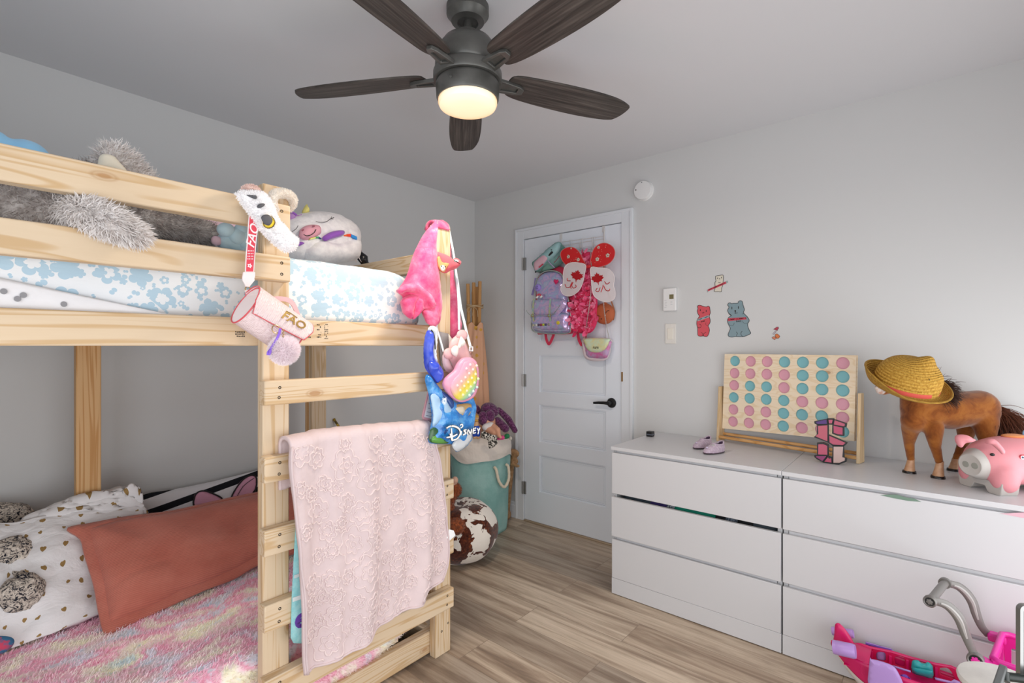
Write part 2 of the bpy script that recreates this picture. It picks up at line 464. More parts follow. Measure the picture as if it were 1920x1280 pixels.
def m_floor():
    k = N('plank_floor'); v = k.coord('Object', (1, 1, 1), (0, 0, radians(90)))
    def brick(c1, c2, mort):
        b = k.n('ShaderNodeTexBrick'); k.l(v, b.inputs['Vector']); b.offset = .37; b.offset_frequency = 2
        b.inputs['Color1'].default_value = lin(c1); b.inputs['Color2'].default_value = lin(c2); b.inputs['Mortar'].default_value = lin(mort)
        b.inputs['Scale'].default_value = 1; b.inputs['Mortar Size'].default_value = .0012; b.inputs['Mortar Smooth'].default_value = .3
        b.inputs['Brick Width'].default_value = 1.22; b.inputs['Row Height'].default_value = .18; return b
    b = brick('#000000', '#ffffff', '#808080')
    off = k.n('ShaderNodeVectorMath', operation='MULTIPLY'); k.l(b.outputs['Color'], off.inputs[0]); off.inputs[1].default_value = (7, 3, 5)
    o = k.n('ShaderNodeTexCoord').outputs['Object']
    ad = k.n('ShaderNodeVectorMath', operation='ADD'); k.l(o, ad.inputs[0]); k.l(off.outputs[0], ad.inputs[1])
    mp = k.n('ShaderNodeMapping'); k.l(ad.outputs[0], mp.inputs[0]); mp.inputs['Scale'].default_value = (11, .8, 1)
    g = k.noise(mp.outputs[0], 1.6, 8, .62, .6)
    mp2 = k.n('ShaderNodeMapping'); k.l(ad.outputs[0], mp2.inputs[0]); mp2.inputs['Scale'].default_value = (70, 2.2, 1)
    g2 = k.noise(mp2.outputs[0], 1.2, 5, .7)
    col = k.ramp(g, [(.25, '#6f6054'), (.41, '#a59484'), (.54, '#c9bbaa'), (.72, '#e0d3c4')])
    tone = k.ramp(b.outputs['Color'], [(0, '#a8a29d'), (.5, '#ddd0c2'), (1, '#fff9f0')])
    col = k.mix(.7, col, tone, 'MULTIPLY')
    col = k.mix(k.math('MULTIPLY', k.ramp(g2, [(.3, '#ffffff'), (.55, '#000000')]), .35), col, '#75644f')
    # knots and dark streaks
    mp3 = k.n('ShaderNodeMapping'); k.l(ad.outputs[0], mp3.inputs[0]); mp3.inputs['Scale'].default_value = (9, 1.6, 1)
    vo = k.n('ShaderNodeTexVoronoi'); k.l(mp3.outputs[0], vo.inputs['Vector']); vo.inputs['Scale'].default_value = .8
    col = k.mix(k.math('MULTIPLY', k.ramp(vo.outputs['Distance'], [(.02, '#ffffff'), (.13, '#000000')]), .55), col, '#5d4c3c')
    col = k.mix(k.math('MULTIPLY', b.outputs['Fac'], .55), col, '#5c4e42')
    k.base(col, .42, 0, .4); k.bump(g2, .06, .001); return k.m
FLOORM = m_floor()
WHITE = mat('white_laminate', '#cdced1', .35); WHITE_IN = mat('white_laminate_edge', '#c9cacc', .5)
BLACK = mat('black_plastic', '#141416', .4); DARKMETAL = mat('dark_bronze', '#3b3a38', .45, .6); SCREW = mat('screw_steel', '#3d3631', .45, .8)
STEEL = mat('brushed_steel', '#a9a8a6', .35, .9); GOLD = mat('gold_print', '#b5985a', .35, .8)
INK = mat('black_ink', '#1a1718', .6)
# ---------------------------------------------------------------- the room
XB, YA, XC, YD, H = 2.867, 2.806, -0.75, -0.75, 2.44
g = G(); g.box((XC - .1, YD - .1, -.1), (XB + .1, YA + .1, 0)); struct(g.obj('floor', FLOORM, smooth=False))
g = G(); g.box((XC - .1, YD - .1, H), (XB + .1, YA + .1, H + .1)); struct(g.obj('ceiling', CEIL, smooth=False))
g = G(); g.box((XC - .1, YA, 0), (XB + .1, YA + .1, H)); struct(g.obj('wall_left', WALL, smooth=False))
DY0, DY1, DZ1 = 1.498, 2.290, 2.065                         # door opening in the right wall
def holed(name, fr, a0, b0, a1, b1, h, t, m=WALL):
    g = G()
    g.prism([(a0, b0), (a1, b0), (a1, b1), (a0, b1)], fr, -t, 0, [h] if h else []); return struct(g.obj(name, m, smooth=False))
WB = wallfr(XB)                                              # a = -y
holed('wall_right', WB, -YA, 0, -YD, H, [(-DY1, .0005), (-DY0, .0005), (-DY0, DZ1), (-DY1, DZ1)], .1)
WY0, WY1, WZ0, WZ1 = -.62, 1.45, .12, 2.05
frC = Frame((XC, 0, 0), (0, 1, 0), (0, 0, 1))
holed('wall_rear', frC, YD, 0, YA, H, [(WY0, WZ0), (WY1, WZ0), (WY1, WZ1), (WY0, WZ1)], .1)
frD = Frame((0, YD, 0), (-1, 0, 0), (0, 0, 1))
VX0, VX1, VZ0, VZ1 = -.60, 2.70, .10, 1.55
holed('wall_near', frD, -XB, 0, -XC, H, [(-VX1, VZ0), (-VX0, VZ0), (-VX0, VZ1), (-VX1, VZ1)], .1)
def window(name, fr, a0, a1, z0, z1):
    g = G()
    for (p, q, r, s_) in ((a0, z0, a1, z0 + .05), (a0, z1 - .05, a1, z1), (a0, z0, a0 + .05, z1), (a1 - .05, z0, a1, z1), ((a0 + a1) / 2 - .025, z0, (a0 + a1) / 2 + .025, z1)):
        g.fbox(fr, p, q, -.08, r, s_, -.03)
    return struct(g.obj(name, TRIM, smooth=False))
window('window_1', frC, WY0, WY1, WZ0, WZ1); window('window_fill', frD, -VX1, -VX0, VZ0, VZ1)  # the near-wall one is an added, unseen opening for fill light
# baseboard on the right wall, left of the door casing and right of it
g = G(); g.box((XB - .014, 2.372, 0), (XB, YA, .12)); g.box((XB - .018, 2.372, 0), (XB, YA, .095)); struct(g.obj('baseboard_right', TRIM, bevel=.003))
g = G(); g.box((XB - .014, YD, 0), (XB, 1.415, .12)); struct(g.obj('baseboard_right_2', TRIM, bevel=.003))
g = G(); g.box((XC, YA - .014, 0), (XB - .014, YA, .12)); struct(g.obj('baseboard_left', TRIM, bevel=.003))
# casing
g = G()
for p0, p1 in (((XB - .016, DY0 - .078, 0), (XB, DY0, DZ1 + .078)), ((XB - .016, DY1, 0), (XB, DY1 + .078, DZ1 + .078)), ((XB - .016, DY0, DZ1), (XB, DY1, DZ1 + .078))): g.box(p0, p1)
for p0, p1 in (((XB - .022, DY0 - .078, 0), (XB - .014, DY0 - .06, DZ1 + .078)), ((XB - .022, DY1 + .06, 0), (XB - .014, DY1 + .078, DZ1 + .078)), ((XB - .022, DY0 - .06, DZ1 + .06), (XB - .014, DY1 + .06, DZ1 + .078))): g.box(p0, p1)
struct(g.obj('trim_1', TRIM, bevel=.002))
g = G(); g.box((XB - .02, DY0 + .002, 0), (XB + .06, DY1 - .002, .010)); struct(g.obj('trim_2', mat('threshold_oak', '#a8947c', .5), bevel=.003))
# door leaf with five recessed panels
XD = XB - .006
fd = wallfr(XD); door = bpy.data.objects.new('door_1', None); C.objects.link(door); struct(door, 'white five-panel bedroom door with bags hung on it')
door['category'] = 'door'
g = G(); la, lb, lz = -(DY1 - .004), -(DY0 + .004), DZ1 - .005
pa0, pa1 = -2.151, -1.612
holes = [[(pa0, z0), (pa1, z0), (pa1, z0 + .268), (pa0, z0 + .268)] for z0 in (.233, .593, .950, 1.313, 1.676)]
g.prism([(la, .012), (lb, .012), (lb, lz), (la, lz)], fd, -.012, 0, holes)
g.fbox(fd, la, .012, -.038, lb, lz, -.0125); g.obj('leaf', DOORM, door, smooth=False)
for hh in holes:
    (x0, z0), (x1, z1) = hh[0], hh[2]; g = G()
    for i, (m, c0) in enumerate(((0, -.005), (.012, -.009))):
        g.prism([(x0 + m, z0 + m), (x1 - m, z0 + m), (x1 - m, z1 - m), (x0 + m, z1 - m)], fd, -.012, c0, [[(x0 + m + .008, z0 + m + .008), (x1 - m - .008, z0 + m + .008), (x1 - m - .008, z1 - m - .008), (x0 + m + .008, z1 - m - .008)]])
    g.fbox(fd, x0 + .022, z0 + .022, -.0125, x1 - .022, z1 - .022, -.010)
    g.obj('panel', DOORM, door, smooth=False)
for v in (494, 713, 915):
    p = onx(986, v, XB - .02); g = G()
    g.tube([(XB - .022, DY1 + .001, p.z - .045), (XB - .022, DY1 + .001, p.z + .045)], .0065, 10)
    g.box((XB - .0185, DY1 - .02, p.z - .045), (XB - .0055, DY1 + .014, p.z + .045))
    g.obj('hinge', STEEL, door)
hp = onx(1147, 755, XD); g = G()
g.lathe([(.032, 0), (.032, .006), (.027, .012), (.014, .014), (.012, .05), (0, .05)], hp, (-1, 0, 0), 28)
g.obj('rosette', BLACK, door)
g = G(); q = hp + V((-.045, 0, 0))
g.tube([q + V((-.002, -.012, 0)), q, q + V((-.004, .03, .002)), q + V((-.002, .07, .0)), q + V((0, .108, -.004))], [.009, .0115, .0095, .0085, .007], 12, flat=.8)
g.obj('handle', BLACK, door)
g = G(); p = onx(1168, 706, XB - .016); g.box((XB - .018, DY0 - .012, p.z - .03), (XB - .0155, DY0 - .001, p.z + .03)); g.obj('strike_plate', mat('brass', '#b08a57', .35, .8), door)

# ---------------------------------------------------------------- camera, light
cam = bpy.data.cameras.new('camera'); co = bpy.data.objects.new('camera', cam); C.objects.link(co)
co.location = EYE; co.rotation_euler = (radians(90), 0, -math.asin(CX)); cam.sensor_width = 36; cam.lens = F / 1920 * 36; cam.shift_y = (V0 - 640) / 1920; cam.clip_start = .02
bpy.context.scene.camera = co
def area(name, loc, rot, sx, sy, power, col):
    l = bpy.data.lights.new(name, 'AREA'); l.shape = 'RECTANGLE'; l.size = sx; l.size_y = sy; l.energy = power; l.color = col
    o = bpy.data.objects.new(name, l); C.objects.link(o); o.location = loc; o.rotation_euler = rot; return o
area('daylight_rear', (XC - .01, (WY0 + WY1) / 2, (WZ0 + WZ1) / 2), (0, radians(-90), 0), WZ1 - WZ0 - .1, WY1 - WY0 - .1, P_REAR, (.97, .98, 1))
area('fill_near', ((VX0 + VX1) / 2, YD - .01, (VZ0 + VZ1) / 2), (radians(90), 0, 0), VX1 - VX0 - .1, VZ1 - VZ0 - .1, P_NEAR, (1, .985, .965))  # added fill for the bed front and left wall, no known source
w = bpy.data.worlds.new('World'); bpy.context.scene.world = w; w.use_nodes = True
w.node_tree.nodes['Background'].inputs[0].default_value = (.75, .85, 1, 1); w.node_tree.nodes['Background'].inputs[1].default_value = .6
vs = bpy.context.scene.view_settings; vs.view_transform = 'Standard'; vs.look = 'None'; vs.gamma = 1; vs.exposure = EXPO
bpy.context.scene.cycles.use_denoising = True
bpy.context.scene.cycles.max_bounces = 10; bpy.context.scene.cycles.diffuse_bounces = 6
# ---------------------------------------------------------------- bunk bed of pine boards
YF = 1.551                                   # front face of the ladder posts
bed = T('bunk_bed', 'unpainted pine bunk bed with a ladder at its far end', 'bunk bed')
LX0, LX1, RX0, RX1 = .668, .750, 1.356, 1.440
XE = -.58
def board(name, p0, p1, m, bev=.004):
    g = G(); g.box(p0, p1); return g.obj(name, m, bed, bevel=bev)
def screws(par, pts, fr):
    for a, b in pts:
        g = G(); g.lathe([(.0001, -.001), (.0046, -.001), (.0046, .0006), (.0034, .0008), (.0012, -.0006), (0, -.0006)], fr.w(a, b, 0), fr.n, 10); g.obj('screw', SCREW, par)
fp, frg = bedfr(YF), bedfr(YF - .038)
p1 = board('ladder_post', (LX0, YF, 0), (LX1, YF + .038, 1.778), PZ)
p2 = board('ladder_post', (RX0, YF, 0), (RX1, YF + .038, 1.783), PZ)
screws(p2, [(1.39, .10), (1.425, .12)], fp)
# head end post pair (out of frame on the left) and rear posts
board('bed_post', (XE, YF, 0), (XE + .084, YF + .038, 1.778), PZ)
for x in (XE, RX0):
    board('rear_post', (x, 2.55, 0), (x + .084, 2.588, 1.42), PZ); board('rear_post', (x, 2.588, 0), (x + .084, 2.626, 1.78 if x < 0 else 1.42), PZD)
board('rear_post', (.389, 2.55, 0), (.467, 2.59, 1.40), PZD)
# guard rails
for z0, z1 in ((1.635, 1.715), (1.479, 1.557)):
    r = board('guard_rail', (XE, YF - .038, z0), (.7355, YF, z1), PX)
    screws(r, [(.708, z0 + .022), (.708, z1 - .022)], frg)
# upper frame
side = board('side_rail', (XE, YF + .038, 1.283), (RX1, YF + .076, 1.3685), PX)
g = G()                                       # lumber stamps on the rail: small dark printed lines
fs = bedfr(YF + .038)
def stamp(u0, v0, u1, v1, rows, sd):
    r = random.Random(sd); (a0, b1), (a1, b0) = fs.at(u0, v0), fs.at(u1, v1); h = (b1 - b0) / rows
    for i in range(rows):
        a = a0
        while a < a1:
            w = r.uniform(.002, .0045)
            if r.random() < .8: g.fbox(fs, a, b0 + i * h + h * r.uniform(.15, .3), .0001, min(a + w, a1), b0 + i * h + h * r.uniform(.6, .85), .0004)
            a += w + .0015
stamp(441, 620, 459, 632, 3, 1); stamp(573, 602, 583, 634, 7, 2); stamp(594, 606, 602, 634, 6, 3); stamp(608, 606, 615, 636, 9, 4)
g.obj('lumber_stamp', INK, side)
board('side_rail', (XE, 2.512, 1.283), (RX1, 2.55, 1.3685), PX)
board('end_rail', (RX0, YF + .076, 1.283), (RX0 + .038, 2.512, 1.3685), PY)
board('end_rail', (XE, YF + .076, 1.283), (XE + .038, 2.512, 1.3685), PY)
board('end_rail', (1.440, YF + .045, 1.453), (1.462, 2.55, 1.535), PY)
board('end_rail', (1.385, YF + .04, 1.60), (1.423, 2.55, 1.682), PY)
for i in range(9):
    x = XE + .1 + i * .205; board('bed_slat', (x, YF + .078, 1.344), (x + .07, 2.511, 1.362), PY, .002)
# ladder rungs
for z1, (z0) in ((1.178, 1.104), (.950, .872), (.732, .652), (.507, .425), (.283, .203)):
    r = board('ladder_rung', (.657, YF - .038, z0), (1.424, YF, z1), PX)
    screws(r, [(.70, z0 + .022), (.702, z1 - .022), (1.385, z0 + .022), (1.387, z1 - .022)], frg)
# lower frame
board('side_rail', (XE, YF + .038, .01), (RX1, YF + .076, .10), PX)
board('side_rail', (XE, 2.512, .01), (RX1, 2.55, .10), PX)
board('end_rail', (RX0, YF + .076, .01), (RX0 + .038, 2.512, .10), PY)
for i in range(9):
    x = XE + .1 + i * .205; board('bed_slat', (x, YF + .078, .10), (x + .07, 2.511, .117), PY, .002)

# ---------------------------------------------------------------- mattresses
def m_floral():
    k = N('blue_floral_sheet'); v = k.coord('UV')
    def flowers(scale, loc, r0, amp, ring, seed):
        mp = k.n('ShaderNodeMapping'); k.l(v, mp.inputs[0]); mp.inputs['Scale'].default_value = (scale,) * 3; mp.inputs['Location'].default_value = loc
        vo = k.n('ShaderNodeTexVoronoi', voronoi_dimensions='2D'); k.l(mp.outputs[0], vo.inputs['Vector']); vo.inputs['Scale'].default_value = 1; vo.inputs['Randomness'].default_value = .75
        df = k.n('ShaderNodeVectorMath', operation='SUBTRACT'); k.l(mp.outputs[0], df.inputs[0]); k.l(vo.outputs['Position'], df.inputs[1])
        sp = k.n('ShaderNodeSeparateXYZ'); k.l(df.outputs[0], sp.inputs[0])
        an = k.math('ARCTAN2', sp.outputs[1], sp.outputs[0]); cs = k.n('ShaderNodeSeparateColor'); k.l(vo.outputs['Color'], cs.inputs[0])
        an = k.math('MULTIPLY_ADD', cs.outputs[0], 6.28, an)
        pet = k.math('SQRT', k.math('ABSOLUTE', k.math('COSINE', k.math('MULTIPLY', an, (5 + seed) / 2)))); rad = k.math('MULTIPLY_ADD', pet, amp, r0)
        rad = k.math('MULTIPLY', rad, k.math('MULTIPLY_ADD', cs.outputs[1], .7, .55))
        d = vo.outputs['Distance']; inn = k.math('LESS_THAN', d, rad)
        core = k.math('LESS_THAN', d, k.math('MULTIPLY', rad, ring)); big = k.math('GREATER_THAN', cs.outputs[2], .5)
        return k.math('SUBTRACT', inn, k.math('MULTIPLY', core, big), clamp=True)
    a = flowers(14, (3, 7, 0), .21, .17, .5, 0); b = flowers(29, (1.3, 2.6, 0), .03, .25, .0, -3); c2 = flowers(21, (8.1, 4.4, 0), .12, .11, .4, 0)
    f = k.math('MAXIMUM', a, k.math('MAXIMUM', b, c2))
    col = k.mix(f, '#e9edf1', '#b5d0e1'); k.base(col, .85, 0, .2); k.b.inputs['Sheen Weight'].default_value = .1
    k.bump(k.noise(k.coord('UV', (6, 25, 1)), 1, 4, .6), .25, .01); return k.m
FLORAL = m_floral(); WSHEET = mat('white_cotton', '#e9e9ec', .85, spec=.2, bump=.25, bs=14, bd=.02)
def mattress_fn(x0, x1, y0, y1, z0, z1, r, sag):
    # rounded box profile swept along x: (y,z) profile from the bottom front edge over the top to the bottom rear edge
    prof = [(y0 + .01, z0), (y0 - .002, z0 + .03), (y0 - .008, (z0 + z1) / 2), (y0, z1 - r)]
    prof += [(y0 + r - r * cos(q), z1 - r + r * sin(q)) for q in [pi / 2 * i / 6 for i in range(1, 7)]]
    prof += [(y0 + r + (y1 - y0 - 2 * r) * i / 14, z1) for i in range(1, 14)]
    prof += [(y1 - r + r * sin(q), z1 - r + r * cos(q)) for q in [pi / 2 * i / 4 for i in range(5)]] + [(y1, z0)]
    return prof
def mattress(name, m, par, x0, x1, y0, y1, z0, z1, r=.05, wr=.006, nx=70):
    prof = mattress_fn(x0, x1, y0, y1, z0, z1, r, 0); L = [0]
    for a, b in zip(prof, prof[1:]): L.append(L[-1] + sqrt((a[0] - b[0]) ** 2 + (a[1] - b[1]) ** 2))
    g = G(); rows = []
    for i in range(nx + 1):
        s = i / nx; x = x0 + (x1 - x0) * s
        e = min(1, (x1 - x) / .16); k = 1 - (1 - e) ** 2; zz = .78 + .22 * k      # end rolls off
        row = []
        for (y, z), l in zip(prof, L):
            yc, zc = (y0 + y1) / 2, z0
            p = V((x + (0.0 if k >= 1 else .0), yc + (y - yc) * (.93 + .07 * k), zc + (z - zc) * zz))
            d = wr * (nz((x * 3.2, l * 9, 3.7)) + .6 * nz((x * 9 + l * 6, l * 30, 1.2)) + .5 * nz((x * 2.0 - l * 8, l * 22, 8.2)))
            p += V((0, -1, 0)) * d * (1 if l < L[4] else 0) + V((0, 0, 1)) * d * (1 if l >= L[4] and l < L[-5] else 0)
            row.append(g.bm.verts.new(p))
        rows.append(row)
    for i in range(nx):
        for j in range(len(prof) - 1):
            u0, u1 = x0 + (x1 - x0) * i / nx, x0 + (x1 - x0) * (i + 1) / nx
            g.face((rows[i][j], rows[i + 1][j], rows[i + 1][j + 1], rows[i][j + 1]), [(u0, L[j]), (u1, L[j]), (u1, L[j + 1]), (u0, L[j + 1])])
    for rr in (rows[0], rows[-1]):
        c = g.bm.verts.new(sum((v.co for v in rr), V()) / len(rr))
        for a, b in zip(rr, rr[1:] + rr[:1]): g.face((a, b, c), [(a.co.y, a.co.z), (b.co.y, b.co.z), (c.co.y, c.co.z)])
    g.face
    return g.obj(name, m, par, angle=180)
um = T('mattress', 'mattress on the upper bunk in a white sheet with blue flowers', 'mattress')
mattress('sheet', FLORAL, um, XE + .05, 1.352, YF + .08, 2.50, 1.363, 1.585, .05, .008)
# white sheet with small printed faces showing at the lower left edge of the floral one
g = G()
def wsh(u, v):
    x = -.45 + u * .90; top = 1.440 - .072 * max(0, (x - .1) / .35) if x > .1 else 1.440
    z = 1.366 + (max(top, 1.3665) - 1.366) * v
    return (x, YF + .0645 + .004 * nz((x * 9, z * 30, 2)) - .003 * sin(v * pi), z)
g.sheet(wsh, 60, 8, .003, (.98, .09)); ws = g.obj('under_sheet', WSHEET, um, angle=180); lab(ws, 'plain white under sheet')
g = G(); fw = bedfr(YF + .0575)
for u, v in ((33, 560), (44, 553), (120, 570), (7, 546)):
    a, b = fw.at(u, v)
    g.prism(ell(a, b, .006, .0065), fw, -.003, .0005); 
g.obj('printed_face', mat('grey_print', '#8f8f93', .8), ws)
lm = T('mattress', 'mattress on the lower bunk, mostly hidden by the fluffy throw', 'mattress')
mattress('sheet', WSHEET, lm, XE + .05, 1.35, YF + .08, 2.50, .118, .285, .05, .004)
# ---------------------------------------------------------------- two white chests of drawers
XF, ZT = 2.305, .763
SEAM = .474
def chest(y0, y1, label, opened, stick=None):
    t = T('chest_of_drawers', label, 'dresser', 'white three-drawer chests along the wall')
    g = G(); e = .0025; a0, a1 = y0 + e, y1 - e
    g.box((XF + .022, a0, 0), (XB - .02, a0 + .018, ZT - .018)); g.box((XF + .022, a1 - .018, 0), (XB - .02, a1, ZT - .018))
    g.box((XB - .026, a0, .02), (XB - .02, a1, ZT - .03)); g.box((XF + .06, a0 + .018, .07), (XB - .03, a1 - .018, .085))
    g.box((XF + .03, a0 + .018, ZT - .06), (XF + .05, a1 - .018, ZT - .018))
    g.obj('carcass', WHITE_IN, t, bevel=.001)
    g = G(); g.box((XF - .006, y0 + .0008, ZT - .018), (XB - .004, y1 - .0008, ZT)); g.obj('top', WHITE, t, bevel=.0012)
    g = G(); g.box((XF, a0, .004), (XF + .018, a1, .084)); g.obj('plinth', WHITE, t, bevel=.001)
    zs = [(.085, .284), (.301, .503), (.521, .731)]
    for i, (z0, z1) in enumerate(zs):
        off = -.004 if opened == i else 0
        d = bpy.data.objects.new('drawer', None); C.objects.link(d); d.parent = t
        g = G(); g.box((XF + off, a0 + .001, z0), (XF + .018 + off, a1 - .001, z1)); g.obj('drawer_front', WHITE, d, bevel=.0015)
        if opened != i:
            g = G(); g.box((XF + .0185, a0 + .02, z1 - .03), (XF + .030, a1 - .02, z1 + .012)); g.box((XF + .028, a0 + .02, z0 + .02), (XB - .06, a1 - .02, z0 + .03))
        else:
            g = G(); g.box((XF + .022, a0 + .02, z0 + .02), (XB - .06, a1 - .02, z0 + .03)); g.box((XB - .072, a0 + .02, z0 + .02), (XB - .06, a1 - .02, z1 - .04))
        g.obj('drawer_box', WHITE, d, bevel=.001)
    return t
chest(SEAM, 1.268, 'white three-drawer chest beside the door, middle drawer ajar on clothes', 1)
chest(SEAM - .80, SEAM, 'white three-drawer chest with the horse and pig toys on top', -1)
# folded clothes glimpsed through the gap of the open drawer
cl = [('#3b4650', 1.22, 1.03, 'dark grey shirt folded at the door end of the open drawer'), ('#3a2c6b', 1.115, .99, 'purple folded shirt in the open drawer'), ('#b9c4cc', .985, .955, 'pale patterned shirt folded in the open drawer'),
      ('#0f8f75', .95, .76, 'green folded shirt in the open drawer'), ('#16181f', .752, .718, 'black folded shirt next to the green one in the open drawer'), ('#8793a3', .712, .668, 'speckled grey shirt folded in the open drawer'),
      ('#14161b', .66, .60, 'black folded shirt in the open drawer'), ('#4a555e', .597, .505, 'slate grey shirt folded at the seam end of the open drawer')]
for i, (c, ya, yb, l) in enumerate(cl):
    g = G()
    def fn(u, v, ya=ya, yb=yb, i=i):
        y = yb + (ya - yb) * u; x = XF + .045 + v * .25
        b = (1 - (2 * u - 1) ** 4) * .5 + .5
        return (x, y, .503 + .012 * b + .008 * nz((y * 20, x * 14, i)) - .03 * max(0, .12 - v) * 8)
    g.sheet(fn, 14, 12, .02)
    tag(g.obj('folded_shirt', mat('shirt_%d' % i, c, .85, c2=('#1b2133' if i in (2, 5) else None), ns=160), None, angle=180), l, 'shirt', 'clothes in the open drawer')
# ---------------------------------------------------------------- ceiling fan
def m_blade():
    k = N('grey_oak_blade'); v = k.coord('UV', (3, 90, 1)); v2 = k.coord('UV', (1.5, 26, 1))
    a = k.noise(v, 1, 4, .6, .4); b = k.noise(v2, 1, 3, .6, .8)
    col = k.ramp(a, [(.3, '#231f1d'), (.5, '#48423e'), (.7, '#69625c')]); col = k.mix(k.math('MULTIPLY', b, .6), col, '#332f2c')
    k.base(col, .5, 0, .35); k.bump(a, .25, .001); return k.m
BLADE = m_blade(); BRONZE = mat('aged_bronze', '#686865', .42, .5, c2='#565653', ns=6)
fan = T('ceiling_fan', 'five-blade ceiling fan in dark bronze with a lit bowl lamp', 'ceiling fan')
FC = atd(877, 648, 1.70); fx, fy = FC.x, FC.y; RB, ZB = .655, 2.205
def lz(name, prof, m, par=fan, n=48): g = G(); g.lathe([(r, z) for r, z in prof], (fx, fy, 0), (0, 0, 1), n); return g.obj(name, m, par)
lz('canopy', [(0, 2.44), (.072, 2.44), (.072, 2.412), (.060, 2.398), (.056, 2.388), (.036, 2.383), (.034, 2.388), (.02, 2.39), (0, 2.39)][::-1], BRONZE)
lz('downrod', [(.0125, 2.30), (.0125, 2.40)], BRONZE)
lz('motor_housing', [(0, 2.222), (.106, 2.222), (.111, 2.230), (.110, 2.262), (.102, 2.290), (.082, 2.318), (.052, 2.334), (.042, 2.338), (.038, 2.350), (.022, 2.354), (.015, 2.366), (0, 2.366)], BRONZE)
lz('hub', [(0, 2.180), (.114, 2.180), (.117, 2.186), (.117, 2.210), (.110, 2.220), (0, 2.220)], BRONZE)
lz('light_kit', [(0, 2.120), (.103, 2.120), (.106, 2.125), (.109, 2.168), (.104, 2.178), (0, 2.178)], BRONZE)
lampm = N('lit_opal_glass'); lw = lampm.n('ShaderNodeLayerWeight'); lw.inputs[0].default_value = .35
lampm.base('#c9a77c', .3); lampm.b.inputs['Emission Strength'].default_value = 1.0
lampm.l(lampm.ramp(lw.outputs['Facing'], [(0, '#fffaf0'), (.3, '#fff0d8'), (.7, '#e6bf92'), (1, '#b8906a')]), lampm.b.inputs['Emission Color'])
gl = lz('lamp_glass', [(.097, 2.124), (.1005, 2.118), (.1005, 2.108), (.096, 2.099), (.082, 2.093), (.06, 2.090), (.03, 2.0885), (0, 2.088)][::-1], lampm.m)
base_ang = atan2(FC.y, FC.x)                  # direction away from the camera
for k in range(5):
    q = base_ang + radians(1.5 + 72 * k); d = V((cos(q), sin(q), 0)); s = V((-sin(q), cos(q), 0)); pitch = radians(-12)
    sx = s * cos(pitch) + V((0, 0, 1)) * sin(pitch); up = d.cross(sx)
    fr = Frame((fx, fy, ZB), d, sx)
    out = cm2([(.155, -.045), (.25, -.062), (.42, -.070), (.56, -.066), (.635, -.048), (.655, -.028), (.640, .030), (.60, .056), (.46, .068), (.28, .064), (.17, .050), (.150, .02)], 5)
    g = G(); g.prism(out, fr, -.0035, .0035); b = g.obj('blade', BLADE, fan, bevel=.001, seg=1)
    g = G(); fb = Frame((fx, fy, ZB - .0035), d, sx)
    arm = [(.085, -.030), (.14, -.027), (.19, -.020), (.208, -.010), (.208, .010), (.19, .020), (.14, .027), (.085, .030)]
    g.prism(arm, fb, -.013, -.0005, [[(.125, -.016), (.186, -.010), (.186, .010), (.125, .016)]])
    g.prism([(.125, -.016), (.186, -.010), (.186, .010), (.125, .016)], fb, -.005, -.0005)
    g.obj('blade_bracket', BRONZE, b, bevel=.002)
g = G(); q = base_ang + radians(150); g.lathe([(.004, 0), (.004, .012), (.006, .014), (0, .016)], (fx + .098 * cos(q), fy + .098 * sin(q), 2.15), (cos(q), sin(q), 0), 12); g.obj('pull_switch', BRONZE, fan)
pl = bpy.data.lights.new('fan_lamp', 'AREA'); pl.shape = 'DISK'; pl.size = .17; pl.energy = P_LAMP; pl.color = (1, .87, .72)
po = bpy.data.objects.new('fan_lamp', pl); C.objects.link(po); po.location = (fx, fy, 2.084)
def ZZ(x0, y0, s, pts): return [(x0 + a / s, y0 + b / s) for a, b in pts]
def puffy(name, m, par, fr, px, hf, hb=None, smooth=4, **kw):
    """stuffed part whose outline is given by points seen on plane fr"""
    o = fr.poly(px)
    if smooth: o = cm2(o, smooth)
    g = G(); g.puff(o, fr, hf, hb, **kw); return g.obj(name, m, par, angle=180)
def flat(name, m, par, fr, px, c0=-.001, c1=.001, smooth=0, holes=()):
    o = fr.poly(px)
    if smooth: o = cm2(o, smooth)
    g = G(); g.prism(o, fr, c0, c1, [fr.poly(h) for h in holes]); return g.obj(name, m, par, angle=30)
def mpp(fr, u, v): return (V(fr.w(*fr.at(u + 1, v))) - V(fr.w(*fr.at(u, v)))).length
# ---------------------------------------------------------------- grey shaggy bear on the upper bunk
FURG = mat('shaded_grey_fur', '#a39a96', .9, c2='#c9c3c0', ns=40, spec=.15)  # bear's fur with the shade behind the rails put into its colour
bear = T('stuffed_bear', 'big shaggy grey bear with one arm hanging over the guard rail', 'stuffed animal')
g = G(); P = lambda u, v, y: ony(u, v, y)
sh = [('e', P(-40, 372, 1.80), (.15, .12, .075)), ('e', P(60, 385, 1.76), (.09, .10, .062)), ('c', P(40, 392, 1.70), .058, P(135, 398, 1.615), .050),
      ('e', P(205, 372, 1.82), (.10, .10, .095))]
body = G(); body.blob(sh, .012, 4)
g.bm.from_mesh((lambda me: (body.bm.to_mesh(me), me)[1])(bpy.data.meshes.new('x')))
g.fur(body, 9000, .034, .0011, (.25, -.1, -.25), .28); body.bm.free(); g.obj('body', FURG, bear, angle=180, recalc=False)
def furry(name, m, par, shapes, vox, n, L, w=.0011, lie=(0, 0, 0), curl=.3, keep=None, seed=3):
    b = G(); b.blob(shapes, vox, 4); g = G(); me = bpy.data.meshes.new('x'); b.bm.to_mesh(me); g.bm.from_mesh(me); bpy.data.meshes.remove(me)
    g.fur(b, n, L, w, lie, curl, keep, seed); b.bm.free(); return g.obj(name, m, par, angle=180, recalc=False)
